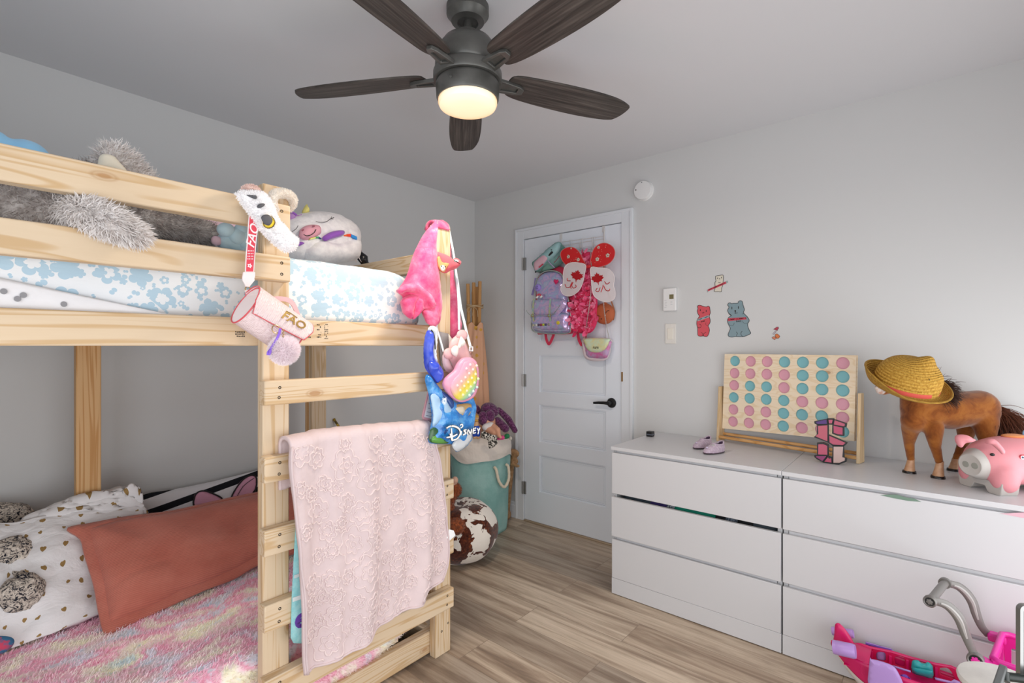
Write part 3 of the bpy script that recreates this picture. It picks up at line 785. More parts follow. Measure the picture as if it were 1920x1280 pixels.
FURA = mat('lit_grey_fur', '#d9d3d0', .9, c2='#ebe7e5', ns=40, spec=.15)  # same fur in a paler lit copy for arm and ear
furry('arm', FURA, bear, [('c', P(125, 396, 1.61), .034, P(172, 402, 1.505), .033), ('c', P(172, 402, 1.505), .033, P(212, 419, 1.472), .032), ('c', P(212, 419, 1.472), .032, P(254, 438, 1.465), .024)], .009, 5200, .026, .0015, (.45, -.15, -.5), .42)
furry('leg', FURG, bear, [('c', P(270, 408, 1.74), .055, P(330, 428, 1.76), .045), ('c', P(330, 428, 1.76), .045, P(385, 440, 1.75), .035)], .01, 4500, .026, .001, (.4, 0, -.2), .3)
e = P(222, 306, 1.76)
furry('ear', FURA, bear, [('e', e, (.05, .03, .046), Matrix.Rotation(.5, 3, 'Y')), ('e', e + V((.035, 0, -.03)), (.045, .03, .035))], .007, 1500, .030, .0014, (.1, 0, .1), .5)
fe = bedfr(1.712); puffy('ear_lining', mat('cream_plush', '#e3ddcc', .9), bear, fe, ZZ(0, 250, 5.566, [(1022, 300), (1045, 230), (1110, 215), (1190, 240), (1250, 305), (1320, 385), (1280, 420), (1150, 390), (1030, 360)]), .010, res=.008)
puffy('muzzle', mat('cream_plush_muzzle', '#cfc6b8', .9), bear, bedfr(1.72), ZZ(0, 250, 5.566, [(1190, 740), (1300, 750), (1385, 775), (1380, 820), (1330, 840), (1270, 810)]), .02, res=.008)
# ---------------------------------------------------------------- small soft toys behind the rails
SKY = mat('sky_blue_plush', '#8cc4ea', .85, sheen=.2); t = T('stuffed_whale', 'sky blue plush toy peeking over the top guard rail', 'stuffed animal')
g = G(); g.blob([('e', P(48, 300, 1.78), (.052, .07, .05)), ('e', P(48, 345, 1.78), (.06, .07, .07)), ('e', P(-8, 284, 1.78), (.030, .06, .052)), ('e', P(0, 345, 1.78), (.06, .07, .07))], .008, 5); g.obj('body', SKY, t, angle=180)
g = G(); 
for du in (-4, 0, 4): g.tube([P(39 + du * .7, 278 + abs(du) * .2, 1.716), P(40 + du * .8, 281, 1.714)], .0009, 6)
g.obj('closed_eye', INK, t)
t = T('pillow', 'pale pink pillow behind the shaggy bear on the upper bunk', 'pillow')
puffy('case', mat('pale_pink_cotton', '#d9b9c4', .85), t, Frame(P(385, 425, 2.14), (1, 0, 0), (0, .35, .9)), [(300, 398), (345, 396), (410, 404), (450, 415), (450, 452), (400, 455), (330, 450)], .05, .04)
PALEB = mat('pale_blue_plush', '#b9d3dd', .9, sheen=.3); t = T('stuffed_elephant', 'small pale blue soft toy between the guard rails beside the ladder', 'stuffed animal')
g = G(); Q = lambda a, b, y=1.70: P(400 + a / 3.37, 320 + b / 3.37, y)
g.blob([('e', Q(130, 440), (.042, .036, .036)), ('e', Q(70, 445), (.022, .03, .026))], .005, 4); g.obj('body', PALEB, t, angle=180)
for nm, a_, b_, r_ in (('paw', 80, 374, (.026, .024, .022)), ('paw', 178, 370, (.021, .024, .018)), ('head', 152, 415, (.027, .024, .026)), ('ear', 205, 425, (.026, .02, .034))):
    g = G(); g.ball(Q(a_, b_, 1.672), r_, None, 20, 14); g.obj(nm, PALEB, t, angle=180)
g = G(); g.blob([('e', Q(20, 442, 1.69), (.016, .012, .016))], .004, 3); lab(g.obj('foot', mat('pink_plush_foot', '#d8b8c4', .9), t, angle=180), 'pink padded foot')
# ---------------------------------------------------------------- unicorn pillow
U = lambda pts: ZZ(540, 360, 8, pts)
fu = bedfr(2.10)
uni = T('unicorn_pillow', 'round white unicorn pillow with a pink snout and sleeping eyes', 'pillow')
WPL = mat('white_minky', '#e6e4e6', .9, c2='#d6d4d8', ns=30, sheen=.3, bump=.3, bs=120, bd=.003)
PUR = mat('purple_minky', '#8a4fb0', .85, sheen=.3); YEL = mat('yellow_horn', '#d9cf7c', .8); PKN = mat('pink_snout', '#d59aa8', .85)
puffy('body', WPL, uni, fu, U([(-120, 560), (-60, 430), (20, 380), (130, 340), (300, 298), (480, 288), (660, 310), (820, 380), (960, 470), (1040, 600), (1050, 760), (1010, 960), (800, 1060), (300, 1100), (-60, 960)]), .10, .09, res=.018, wr=.006)
puffy('lower_body', WPL, uni, fu.shift(.035), U([(150, 900), (220, 800), (320, 720), (430, 690), (560, 740), (700, 730), (850, 670), (960, 690), (1030, 760), (1030, 940), (990, 1030), (700, 1060), (300, 1060)]), .085, .02, res=.016, wr=.008, wsc=14)
fs_ = fu.shift(.118); puffy('snout', PKN, uni, fu.shift(.092), U([(165, 640), (190, 560), (270, 505), (380, 488), (470, 505), (497, 570), (480, 640), (400, 690), (300, 720), (200, 705)]), .022, .03, res=.012)
def line(name, m, par, fr, px, r, c=0.0, n=8, smooth=4):
    o = fr.poly(px); o = [(p.x, p.y) for p in catmull([(a, b, 0) for a, b in o], smooth, False)] if smooth else o
    g = G(); g.tube([fr.w(a, b, c) for a, b in o], r, n); return g.obj(name, m, par)
line('smile', INK, uni, fs_, U([(235, 632), (270, 655), (330, 648), (390, 610), (420, 560)]), .0016)
for pts in ([(210, 580), (235, 562)], [(370, 512), (398, 510)]): line('nostril', mat('dark_rose', '#93515f', .8), uni, fs_, U(pts), .003, smooth=0)
line('eyelid', INK, uni, fu.shift(.096), U([(418, 442), (500, 455), (580, 440), (640, 400), (690, 380)]), .0011)
line('eyelid', INK, uni, fu.shift(.09), U([(45, 600), (90, 575), (130, 540), (150, 500)]), .0011)
for a, b in (((640, 400), (655, 368)), ((655, 395), (690, 385)), ((650, 400), (680, 405))): line('eyelash', INK, uni, fu.shift(.097), U([a, b]), .001, smooth=0)
puffy('arm', PUR, uni, fu.shift(.115), U([(515, 690), (560, 640), (650, 595), (760, 572), (840, 580), (845, 630), (780, 665), (660, 700), (560, 735)]), .02, .03, res=.012)
puffy('arm', PUR, uni, fu.shift(.09), U([(140, 760), (190, 742), (245, 765), (200, 795), (155, 805)]), .015, .03, res=.01)
for i, (c, pts) in enumerate((('#d9e07a', [(340, 690), (420, 672), (420, 690), (330, 712)]), ('#3f9d62', [(415, 672), (460, 665), (470, 690), (420, 690)]), ('#263c78', [(460, 668), (500, 690), (495, 705), (462, 690)]),
        ('#e05a1e', [(840, 645), (890, 630), (890, 662), (840, 660)]), ('#e63c1e', [(888, 630), (945, 625), (945, 668), (888, 662)]), ('#2a86cf', [(945, 628), (1035, 668), (1038, 712), (955, 672)]), ('#3fa24f', [(1000, 700), (1038, 712), (1036, 760), (1010, 720)]))):
    flat('rainbow_trim', mat('rainbow_trim_%d' % i, c, .8), uni, fu.shift(.108 if i < 6 else .09), U(pts), -.05, .0)
puffy('horn', YEL, uni, fu, U([(215, 325), (235, 240), (270, 190), (290, 188), (315, 270), (310, 310)]), .02, .02, res=.01, smooth=2)
puffy('ear', mat('lilac_ear', '#a77fb5', .85), uni, fu.shift(.02), U([(-10, 330), (50, 290), (130, 345), (205, 330), (200, 345), (140, 390), (90, 425), (40, 430)]), .012, .01, res=.01, smooth=2)
line('ear_seam', PUR, uni, fu.shift(.034), U([(45, 292), (90, 315), (130, 345)]), .004, smooth=0)
puffy('foot', PUR, uni, fu.shift(.06), U([(100, 860), (150, 830), (210, 870), (240, 905), (150, 890)]), .015, .02, res=.01, smooth=2)
t = T('sequin_pouch', 'black and white shiny pouch behind the unicorn pillow', 'pouch')
fq = Frame(ony(682, 480, 2.16), (1, -.2, 0), (0, 0, 1))
puffy('body', mat('black_patent', '#15151a', .25), t, fq, U([(1060, 930), (1100, 890), (1195, 960), (1205, 1050), (1240, 1075), (1100, 1085), (1040, 1010)]), .02, .02, res=.012, smooth=0)
puffy('trim', mat('white_patent', '#e6dede', .35), t, fq.shift(.01), U([(985, 920), (1010, 880), (1085, 885), (1090, 910), (1050, 930), (1030, 920), (1050, 960), (1105, 1020), (1100, 1050), (1060, 990), (1030, 1000), (1025, 1060), (1000, 1020)]), .01, .01, res=.01, smooth=0)
puffy('bow', mat('rose_patent', '#b85a76', .35), t, fq.shift(.012), U([(1040, 845), (1110, 880), (1090, 888), (1030, 872)]), .006, .006, res=.008, smooth=0)
# ---------------------------------------------------------------- furry sleep mask hooked over the guard rail
E = lambda pts: ZZ(420, 330, 6.74, pts)
WFUR = mat('white_short_fur', '#fbfafb', .9, spec=.2)
mk = T('sleep_mask', 'white furry sleep mask with yellow cat eyes hooked on the guard rail', 'sleep mask')
fm = Frame(ony(507, 412, 1.468), (1, -.05, 0), (0, .04, 1))
def furpuff(name, m, par, fr, px, hf, hb, n, L, w=.0008, curl=.35, lie=(0, 0, 0), res=.01, smooth=4):
    o = cm2(fr.poly(px), smooth); b = G(); b.puff(o, fr, hf, hb, res=res); bmesh.ops.recalc_face_normals(b.bm, faces=b.bm.faces)
    g = G(); me = bpy.data.meshes.new('x'); b.bm.to_mesh(me); g.bm.from_mesh(me); bpy.data.meshes.remove(me); g.fur(b, n, L, w, lie, curl); b.bm.free()
    return g.obj(name, m, par, angle=180, recalc=False)
furpuff('mask', WFUR, mk, fm, E([(150, 225), (200, 205), (290, 190), (420, 195), (500, 220), (560, 290), (625, 410), (680, 550), (760, 640), (850, 740), (915, 790), (925, 850), (880, 930), (790, 955), (720, 920), (640, 860), (560, 780), (470, 690), (380, 560), (300, 440), (220, 340), (170, 270)]), .024, .012, 8000, .008)
furpuff('ear', mat('blush_fur', '#ecd2c9', .9), mk, fm.shift(-.004), E([(215, 190), (240, 140), (310, 112), (390, 125), (450, 175), (440, 205), (300, 210)]), .012, .01, 1600, .006)
EY = mat('eye_yellow', '#e6c526', .5); EG = mat('eye_grey', '#55555a', .7)
fq2 = fm.shift(.0325)
puffy('eye', EY, mk, fq2, E([(490, 590), (520, 500), (570, 495), (625, 545), (640, 590), (615, 640), (560, 662), (510, 640)]), .003, .012, res=.006)
line('eye_outline', INK, mk, fq2, E([(490, 590), (510, 640), (560, 662), (615, 640), (640, 590), (625, 545), (590, 505)]), .0009, .003)
puffy('pupil', EG, mk, fq2.shift(.003), E([(470, 520), (500, 492), (560, 490), (605, 530), (608, 580), (570, 625), (515, 610), (485, 565)]), .002, .01, res=.006)
puffy('nose', EG, mk, fm.shift(.031), E([(418, 385), (440, 355), (500, 347), (515, 365), (480, 395), (430, 402)]), .002, .01, res=.006)
puffy('eye', EG, mk, fm.shift(.028), E([(285, 238), (330, 240), (400, 245), (418, 270), (405, 292), (350, 275)]), .002, .01, res=.006)
sp = [ony(*E([q])[0], y) for q, y in (((640, 450), 1.476), ((605, 330), 1.478), ((640, 235), 1.482), ((735, 215), 1.50), ((830, 245), 1.525), ((872, 310), 1.545), ((850, 365), 1.562), ((800, 420), 1.575))]
b = G(); b.tube(catmull(sp, 4, False), .0115, 12); g = G(); me = bpy.data.meshes.new('x'); b.bm.to_mesh(me); g.bm.from_mesh(me); g.fur(b, 3500, .007, .0008, (0, 0, 0), .4); b.bm.free()
g.obj('strap', mat('ivory_fur', '#ece6de', .9), mk, angle=180, recalc=False)
# ---------------------------------------------------------------- pink barrel bag with a red strap
bag = T('handbag', 'pale pink barrel handbag with a gold printed flap hanging by its red strap', 'handbag')
def m_emboss(c):
    k = N('embossed_pink_leather'); k.base(c, .42, 0, .45); v = k.coord('UV', (70, 70, 70)); vo = k.n('ShaderNodeTexVoronoi', feature='DISTANCE_TO_EDGE', voronoi_dimensions='2D'); k.l(v, vo.inputs['Vector']); vo.inputs['Scale'].default_value = 1
    wv = k.n('ShaderNodeTexWave'); k.l(v, wv.inputs['Vector']); wv.inputs['Scale'].default_value = .9; wv.inputs['Distortion'].default_value = 3
    k.bump(k.math('ADD', k.math('MULTIPLY', wv.outputs['Fac'], .5), k.math('MULTIPLY', vo.outputs['Distance'], 2, clamp=True)), .6, .0025); return k.m
PLE = m_emboss('#e8d3d3'); PLS = mat('pale_pink_leather', '#f1e2e2', .4); RED = mat('red_edge_paint', '#d5545c', .4); REDW = mat('red_webbing', '#e2485a', .7)
A, B = V((.572, 1.432, 1.394)), V((.712, 1.447, 1.303)); ax = (B - A).normalized(); L = (B - A).length
up = (V((0, 0, 1)) - ax * ax.z).normalized(); fw_ = ax.cross(up)           # up on the bag, fw_ roughly to the rear
if fw_.y > 0: fw_ = -fw_
R0 = .054
def bc(q, s, k=1.0):                            # q angle from up towards the viewer, s along the axis
    r = R0 * k; d = up * cos(q) * 1.08 + fw_ * sin(q) * .8
    return A + ax * (L * s) + d * r
g = G(); g.grid(lambda u, v: bc(2 * pi * u, v), 48, 14, cu=True, uvs=(.34, .17)); g.obj('body', PLE, bag, angle=180)
for s_, nm in ((0, 'end_panel'), (1, 'end_panel')):
    g = G(); c = g.bm.verts.new(A + ax * (L * s_)); r1 = [g.bm.verts.new(bc(2 * pi * i / 40, s_)) for i in range(40)]
    for i in range(40): g.face((r1[i], r1[(i + 1) % 40], c))
    ep = g.obj(nm, PLS, bag)
    g = G(); g.tube([bc(2 * pi * i / 48, s_) for i in range(48)], .0022, 6, closed=True); g.obj('piping', RED, ep)
def flap(u, v):                                  # u along the axis, v from the top rear edge to the front lower edge
    q = -.9 + v * (2.85 - .35 * u); k = 1.05 + .05 * v + .22 * v * u
    rr = .10 * max(0, v - .8) / .2
    uu = min(max(u, rr * .8), 1 - rr * .8)
    return bc(q, -.03 + 1.12 * uu, k)
g = G(); g.sheet(flap, 26, 26, .0028, (.19, .16)); fl = g.obj('flap', PLE, bag, angle=180)
g = G(); g.tube([flap(i / 20, 0) for i in range(20)] + [flap(1, i / 20) for i in range(20)] + [flap(1 - i / 20, 1) for i in range(20)] + [flap(0, 1 - i / 20) for i in range(20)], .0017, 6, closed=True); g.obj('piping', RED, fl)
fa = [flap(.62, .80), flap(.82, .80), flap(.62, .70)]; ex = fa[1] - fa[0]; ff = Frame(fa[0], ex, fa[2] - fa[0])
if ff.n.y > 0: ff = Frame(fa[0], ex, fa[0] - fa[2])
g = G(); g.text('FAO', ff, .040, .0018, .0035, shear=.35, bold=.0006); g.tube([ff.w(-.026, .018, .0028), ff.w(-.01, .0195, .0028), ff.w(.012, .017, .0028)], .0013, 6); g.obj('lettering', GOLD, fl)
# red strap
fst = Frame(ony(470, 480, 1.478), (1, 0, 0), (0, -.02, 1))
g = G(); sp_ = [(315, 480), (440, 600), (412, 800), (395, 1000), (380, 1210), (265, 1210), (275, 1000), (292, 800), (302, 640)]
g.prism(fst.poly(E(sp_)), fst, -.0015, .0003); st = g.obj('strap', mat('white_webbing', '#f0e8ea', .7), bag)
g = G(); g.prism(fst.poly(E([(325, 495), (424, 605), (398, 800), (381, 1000), (367, 1205), (277, 1205), (288, 1000), (305, 800), (314, 640)])), fst, .0004, .0012); lab(g.obj('red_band', REDW, st), 'red band with white lettering')
(a0, b0), (a1, b1) = fst.at(*E([(345, 840)])[0]), fst.at(*E([(390, 650)])[0]); an = math.degrees(atan2(b1 - b0, a1 - a0))
g = G(); g.text('FAO.', fst, .034, .0013, .0018, (a0 + a1) / 2 - .001, (b0 + b1) / 2, shear=.3, rot=an, bold=.0005); g.obj('lettering', mat('white_print', '#f6eff0', .7), st)
g = G(); mp_ = mpp(fst, 470, 480)
for i in range(4):
    for j in range(4):
        a, b = fst.at(*E([(300 + j * 20 - i * 2 + 4, 945 + i * 34)])[0]); g.prism(rrect(a - .0009, b - .0016, a + .0012, b + .0016, .0004, 2), fst, .0013, .0018)
a, b = fst.at(*E([(322, 1133)])[0])
g.prism([(a + (.0052 + .0014 * cos(5 * q)) * cos(q), b + (.0052 + .0014 * cos(5 * q)) * sin(q)) for q in [2 * pi * i / 40 for i in range(40)]], fst, .0013, .0018, [ell(a, b, .0018, .0018, 12)])
g.obj('printed_motif', mat('white_print_b', '#f6eff0', .7), st)
cn = E([(240, 1212), (390, 1212), (388, 1275)]) + ZZ(420, 520, 7.53, [(425, 10), (430, 40), (365, 120), (355, 135), (300, 130), (292, 100), (258, 40), (255, 5)])
g = G(); g.prism(fst.poly(cn), fst, -.002, .003); sc_ = g.obj('strap_tab', PLS, bag, bevel=.0008)
g = G(); q = fst.w(*fst.at(*ZZ(420, 520, 7.53, [(340, 165)])[0])); g.tube([q + V((.007 * cos(a), .002, .0075 * sin(a))) for a in [2 * pi * i / 20 for i in range(20)]], .0014, 8, closed=True); g.obj('ring', GOLD, bag)
g = G(); p0 = fst.w(*fst.at(*ZZ(420, 520, 7.53, [(330, 180)])[0])); g.strap([p0, p0 + V((-.003, -.012, -.012)), bc(.55, .0, 1.0) + V((-.004, 0, -.004))], .014, .003, (-.5, -.8, .3)); g.obj('side_loop', PLS, bag)
g = G(); h0 = bc(-.55, .25, 1.02); h1 = bc(-.3, .98, 1.05); mid = (h0 + h1) / 2 + up * .030 + V((.01, .0, .006))
g.strap(catmull([h0, h0.lerp(mid, .55) + up * .008, mid, h1.lerp(mid, .5) + up * .006, h1], 6, False), .014, .003, fw_); g.obj('top_handle', mat('pink_leather_handle', '#e3b5b8', .45), bag)
# pompom key ring
pk = T('pompom_keyring', 'fluffy lilac pink pompom clipped to the pink handbag', 'keyring')
pc = ony(533, 656, 1.385)
b = G(); b.ball(pc, .033, None, 20, 14); g = G(); g.ball(pc, .033, None, 20, 14); g.fur(b, 9000, .013, .0006, (0, 0, 0), .25); b.bm.free(); g.obj('pompom', mat('lilac_fluff', '#fdf2f6', .9), pk, angle=180, recalc=False)
bp = lambda a, b, y: ony(420 + a / 7.53, 520 + b / 7.53, y)
g = G(); rc = bp(735, 730, 1.375); g.tube([rc + V((.011 * cos(a), .002 * sin(a), .011 * sin(a))) for a in [2 * pi * i / 24 for i in range(24)]], .0016, 8, closed=True); g.obj('split_ring', mat('gold_ring', '#b79c72', .3, .9), pk)
g = G(); g.strap([bp(795, 720, 1.372), bp(780, 790, 1.371), bp(740, 880, 1.372), bp(660, 1010, 1.376), bp(620, 1060, 1.378), bp(615, 1085, 1.378), bp(640, 1085, 1.377), bp(655, 1050, 1.374), bp(650, 1020, 1.373)], .0065, .0016, (0, -1, 0)); g.obj('ribbon', mat('violet_ribbon', '#8a63d6', .6), pk)
g = G()
for i in range(6): g.ball(bp(830 + (i % 2) * 14, 740 + i * 22, 1.372), .0022, None, 8, 6)
g.obj('bead_chain', GOLD, pk)
# ---------------------------------------------------------------- things hung on the far ladder post
S3 = lambda pts: ZZ(680, 380, 4.267, pts)
S4 = lambda pts: ZZ(760, 600, 4.925, pts)
def m_throw():
    k = N('pink_mermaid_plush'); v = k.coord('UV', (34, 34, 1)); v2 = k.coord('Object')
    vo = k.n('ShaderNodeTexVoronoi', voronoi_dimensions='2D', feature='DISTANCE_TO_EDGE'); k.l(v, vo.inputs['Vector']); vo.inputs['Scale'].default_value = 1; vo.inputs['Randomness'].default_value = .25
    ed = k.ramp(vo.outputs['Distance'], [(0, '#ffffff'), (.10, '#000000')])
    top = k.n('ShaderNodeSeparateXYZ'); k.l(v2, top.inputs[0])
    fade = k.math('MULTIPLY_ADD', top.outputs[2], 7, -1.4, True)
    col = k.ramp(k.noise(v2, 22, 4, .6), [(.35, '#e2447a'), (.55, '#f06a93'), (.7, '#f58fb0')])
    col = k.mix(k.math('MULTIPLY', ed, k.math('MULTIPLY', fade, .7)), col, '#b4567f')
    k.base(col, .9, 0, .2); k.b.inputs['Sheen Weight'].default_value = .35; k.bump(k.noise(v2, 300, 2, .5), .3, .002); return k.m
THROW = m_throw()
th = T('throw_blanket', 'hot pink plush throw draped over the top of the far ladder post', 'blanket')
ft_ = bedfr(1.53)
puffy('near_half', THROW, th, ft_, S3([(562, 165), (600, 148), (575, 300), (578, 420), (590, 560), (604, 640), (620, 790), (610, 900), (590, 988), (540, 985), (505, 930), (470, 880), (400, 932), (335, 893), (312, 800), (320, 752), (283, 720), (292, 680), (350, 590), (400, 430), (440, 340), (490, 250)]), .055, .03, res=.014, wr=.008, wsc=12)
for k_, px in enumerate(([(286, 715), (292, 685), (340, 652), (420, 648), (500, 690), (560, 760), (578, 835), (545, 838), (500, 780), (430, 728), (350, 712), (310, 730)], [(322, 765), (400, 728), (440, 748), (424, 800), (404, 870), (402, 930), (342, 896), (318, 815)], [(436, 752), (470, 775), (482, 850), (462, 880), (425, 922), (404, 928), (414, 860), (432, 805)], [(485, 865), (540, 835), (580, 745), (600, 665), (620, 790), (610, 900), (590, 985), (532, 976), (508, 932)])):
    puffy('fold', THROW, th, ft_.shift((.045, .034, .042, .036)[k_]), S3(px), .018, .03, res=.009, wr=.004, wsc=18, smooth=3)
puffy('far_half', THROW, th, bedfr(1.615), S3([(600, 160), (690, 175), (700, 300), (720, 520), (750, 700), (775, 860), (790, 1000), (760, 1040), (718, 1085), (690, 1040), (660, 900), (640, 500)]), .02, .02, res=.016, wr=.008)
g = G(); g.sheet(lambda u, v: V((1.362 + .066 * v, 1.548 + .075 * u, 1.783 + .004 + .016 * sin(pi * u) * (.6 + .4 * sin(pi * v)) - .02 * (1 - sin(pi * u)) ** 3)), 12, 12, .014, (.1, .1)); g.obj('crest', THROW, th, angle=180)
# small travel pillow with printed dogs
tp = T('travel_pillow', 'small coral travel pillow printed with a dog, strapped across the far post', 'pillow')
CORAL = mat('coral_fleece', '#e5606c', .85, sheen=.2); fd_ = bedfr(1.505)
puffy('pillow', CORAL, tp, fd_, S3([(582, 395), (630, 402), (690, 428), (712, 455), (740, 443), (772, 455), (778, 495), (750, 525), (700, 545), (655, 565), (605, 530), (584, 470)]), .024, .020, res=.01)
fdd = fd_.shift(.0235)
puffy('dog_print', mat('tan_print', '#e0a06a', .85), tp, fdd, S3([(600, 440), (615, 430), (630, 470), (655, 480), (690, 480), (685, 505), (665, 530), (655, 555), (630, 545), (605, 505)]), .002, .02, res=.006, smooth=2)
puffy('muzzle_print', mat('cream_print', '#f2e6da', .85), tp, fdd.shift(.002), S3([(622, 505), (645, 500), (660, 520), (650, 545), (630, 540)]), .002, .01, res=.005)
for q in ((627, 508), (655, 512), (640, 522)):
    a, b = fdd.at(*S3([q])[0]); g = G(); g.ball(fdd.w(a, b, .004), (.0035, .0015, .003), None, 10, 6); g.obj('eye_print', INK, tp)
puffy('paw_print', mat('white_print_c', '#efe9e4', .85), tp, fd_.shift(.016), S3([(728, 462), (750, 455), (775, 470), (770, 490), (740, 488)]), .003, .014, res=.006)
line('paw_outline', INK, tp, fd_.shift(.021), S3([(730, 462), (750, 470), (775, 486)]), .0018)
# striped grey pouch and framed grid board behind the shopping bag
t = T('drawstring_pouch', 'plain grey cloth pouch behind the bags on the far post', 'pouch')
puffy('pouch', mat('grey_twill', '#8c8a8c', .9, bump=.4, bs=400), t, bedfr(1.536), S4([(310, 105), (400, 125), (402, 280), (395, 480), (370, 490), (335, 470), (320, 300)]), .006, .006, res=.014, smooth=0)
puffy('white_edge', mat('white_tape', '#dedcd8', .8), t, bedfr(1.534), S4([(398, 128), (430, 170), (440, 230), (400, 285)]), .004, .004, res=.012, smooth=0)
t = T('dry_erase_board', 'small ruled white board with a pink rim behind the blue shopping bag', 'board')
fgd = bedfr(1.508)
q0 = [(210, 660), (250, 690), (245, 940), (165, 915), (155, 885)]
g = G(); g.prism(fgd.poly(S4(q0)), fgd, -.004, .002); g.obj('rim', mat('pink_rim', '#d9a3ac', .5), t, bevel=.001)
g = G(); g.prism(fgd.poly(S4([(214, 690), (246, 700), (240, 912), (172, 893)])), fgd, .002, .003); g.obj('panel', mat('white_panel', '#e9e9ec', .35), t)
for v in (730, 770, 810, 845, 878): line('ruled_line', mat('blue_grey_ink', '#57617a', .6), t, fgd, S4([(228 - (v - 690) * .22, v), (246, v + 12)]), .0008, .0032, smooth=0)
# blue shopping bag
BLUE = mat('royal_blue_film', '#2545c8', .3, c2='#4c63dc', ns=14, coat=.3)
def m_bag():
    k = N('printed_shopping_film'); v = k.coord('UV'); sp = k.n('ShaderNodeSeparateXYZ'); k.l(v, sp.inputs[0])
    n1 = k.noise(v, 18, 4, .6)
    return k, v, sp, n1
dis = T('shopping_bag', 'glossy blue plastic shopping bag with big white lettering on the far post', 'bag')
fb_ = bedfr(1.462)
k = N('printed_film_blue'); v = k.coord('UV'); k.base(k.ramp(k.noise(v, 22, 5, .6), [(.3, '#1d5fb0'), (.5, '#2f86d2'), (.65, '#63aee6')]), .22); k.b.inputs['Coat Weight'].default_value = .4; k.bump(k.noise(v, 28, 3, .6), .45, .01); FILM = k.m
body_px = S4([(212, 500), (182, 550), (215, 680), (230, 780), (246, 900), (232, 990), (214, 1080), (232, 1138), (380, 1145), (432, 1152), (470, 1215), (545, 1180), (608, 1100), (620, 1000), (640, 870), (636, 750), (600, 700), (480, 760), (400, 690), (330, 640), (290, 590)])
puffy('body', FILM, dis, fb_, body_px, .026, .024, res=.009, wr=.015, wsc=24, smooth=3)
puffy('twisted_neck', BLUE, dis, fb_.shift(-.01), S4([(205, 95), (250, 130), (250, 340), (300, 390), (332, 460), (330, 545), (290, 582), (245, 530), (200, 470), (178, 420), (170, 280), (180, 170)]), .024, .016, res=.01, wr=.010, wsc=30, smooth=3)
puffy('knot', BLUE, dis, fb_.shift(.012), S4([(215, 400), (250, 375), (300, 400), (332, 470), (328, 540), (300, 575), (262, 530), (230, 480)]), .020, .015, res=.009, wr=.010, wsc=45, smooth=3)
puffy('handle_strip', mat('white_film', '#dfe3e6', .35), dis, fb_.shift(-.012), S4([(205, 95), (230, 55), (280, 60), (300, 110), (285, 300), (300, 420), (255, 350), (252, 140)]), .012, .01, res=.01, smooth=2)
line('handle_print', INK, dis, fb_.shift(.003), S4([(240, 90), (262, 130), (272, 190), (276, 270)]), .0022)
fp_ = fb_.shift(.017)
def print_(name, c, pts, hh=.004, c0=0, smooth=3): return puffy(name, mat(name + c, c, .3, coat=.3, c2=None), dis, fp_.shift(c0), S4(pts), hh, .02, res=.011, wr=.003, smooth=smooth)
print_('pale_sky_print', '#a9cbe8', [(238, 690), (300, 680), (360, 720), (420, 800), (450, 850), (440, 900), (380, 880), (300, 950), (255, 980), (260, 880), (245, 780)])
print_('silver_print', '#c8ccd0', [(432, 1152), (480, 1095), (560, 1060), (612, 1030), (608, 1100), (545, 1176), (475, 1211)])
print_('gold_print_patch', '#b99a62', [(450, 795), (520, 772), (600, 772), (618, 820), (590, 875), (540, 900), (490, 870)])
print_('cream_print_patch', '#d9cfb8', [(462, 815), (535, 795), (552, 845), (512, 868)], .004, .004)
print_('navy_print', '#1f4a8c', [(330, 660), (400, 700), (440, 740), (450, 800), (430, 830), (380, 760)])
print_('aqua_print', '#3fa3c9', [(540, 900), (580, 890), (590, 960), (560, 980), (520, 950)])
print_('green_print', '#2d5a34', [(236, 1010), (270, 990), (310, 1020), (320, 1060), (390, 1110), (380, 1140), (240, 1132), (222, 1080)])
print_('leaf_print', '#5c9a45', [(250, 1080), (300, 1070), (380, 1125), (330, 1138), (250, 1125)], .004, .003)
print_('dark_blue_print', '#27508f', [(330, 990), (380, 960), (430, 1000), (440, 1050), (400, 1090), (350, 1075)], .004, .003)
g = G(); a, b = fb_.at(*S4([(300, 740)])[0]); fw2 = fb_.shift(.042); r_ = random.Random(4)
for i in range(46):
    q = 2 * pi * i / 46; l0, l1 = .004, r_.uniform(.010, .0165); g.tube([fw2.w(a + cos(q) * l0, b + sin(q) * l0, -.004), fw2.w(a + cos(q) * l1, b + sin(q) * l1, -.004)], .0005, 5)
g.obj('burst_print', mat('white_burst', '#e6f0f8', .4), dis)
fl_ = fb_.shift(.049); WINK = mat('white_letter_film', '#f1f2f2', .35)
def brush(pts, r, sm=5):
    o = [fb_.at(*q) for q in S4(pts)]; o = catmull([fl_.w(x, y, 0) for x, y in o], sm, False); n_ = len(o)
    for nm, rr, dz, m in (('letter_edge', r * 1.45, -.0016, INK), ('letter', r, .0, WINK)):
        g = G(); g.tube([p - fl_.n * (-dz) for p in o], [rr * (.6 + .4 * sin(pi * (i + .5) / n_)) for i in range(n_)], 8, flat=.5, up=tuple(fl_.n.cross(V((0, 0, 1))))); g.obj(nm, m, dis)
brush([(335, 1035), (350, 1095)], .0042); brush([(300, 1070), (360, 1060), (400, 1040)], .0035)       # D
brush([(300, 985), (350, 965), (410, 985), (428, 1030), (400, 1080), (350, 1098)], .0042); brush([(345, 985), (350, 1040), (358, 1098)], .004)
brush([(440, 1010), (432, 1050)], .004); brush([(425, 960), (445, 950), (450, 970), (430, 985)], .003)   # i
brush([(485, 1000), (462, 1008), (482, 1030), (452, 1048)], .0036)                                    # s
brush([(495, 1045), (502, 1000), (522, 1035), (534, 992)], .0036)                                     # n
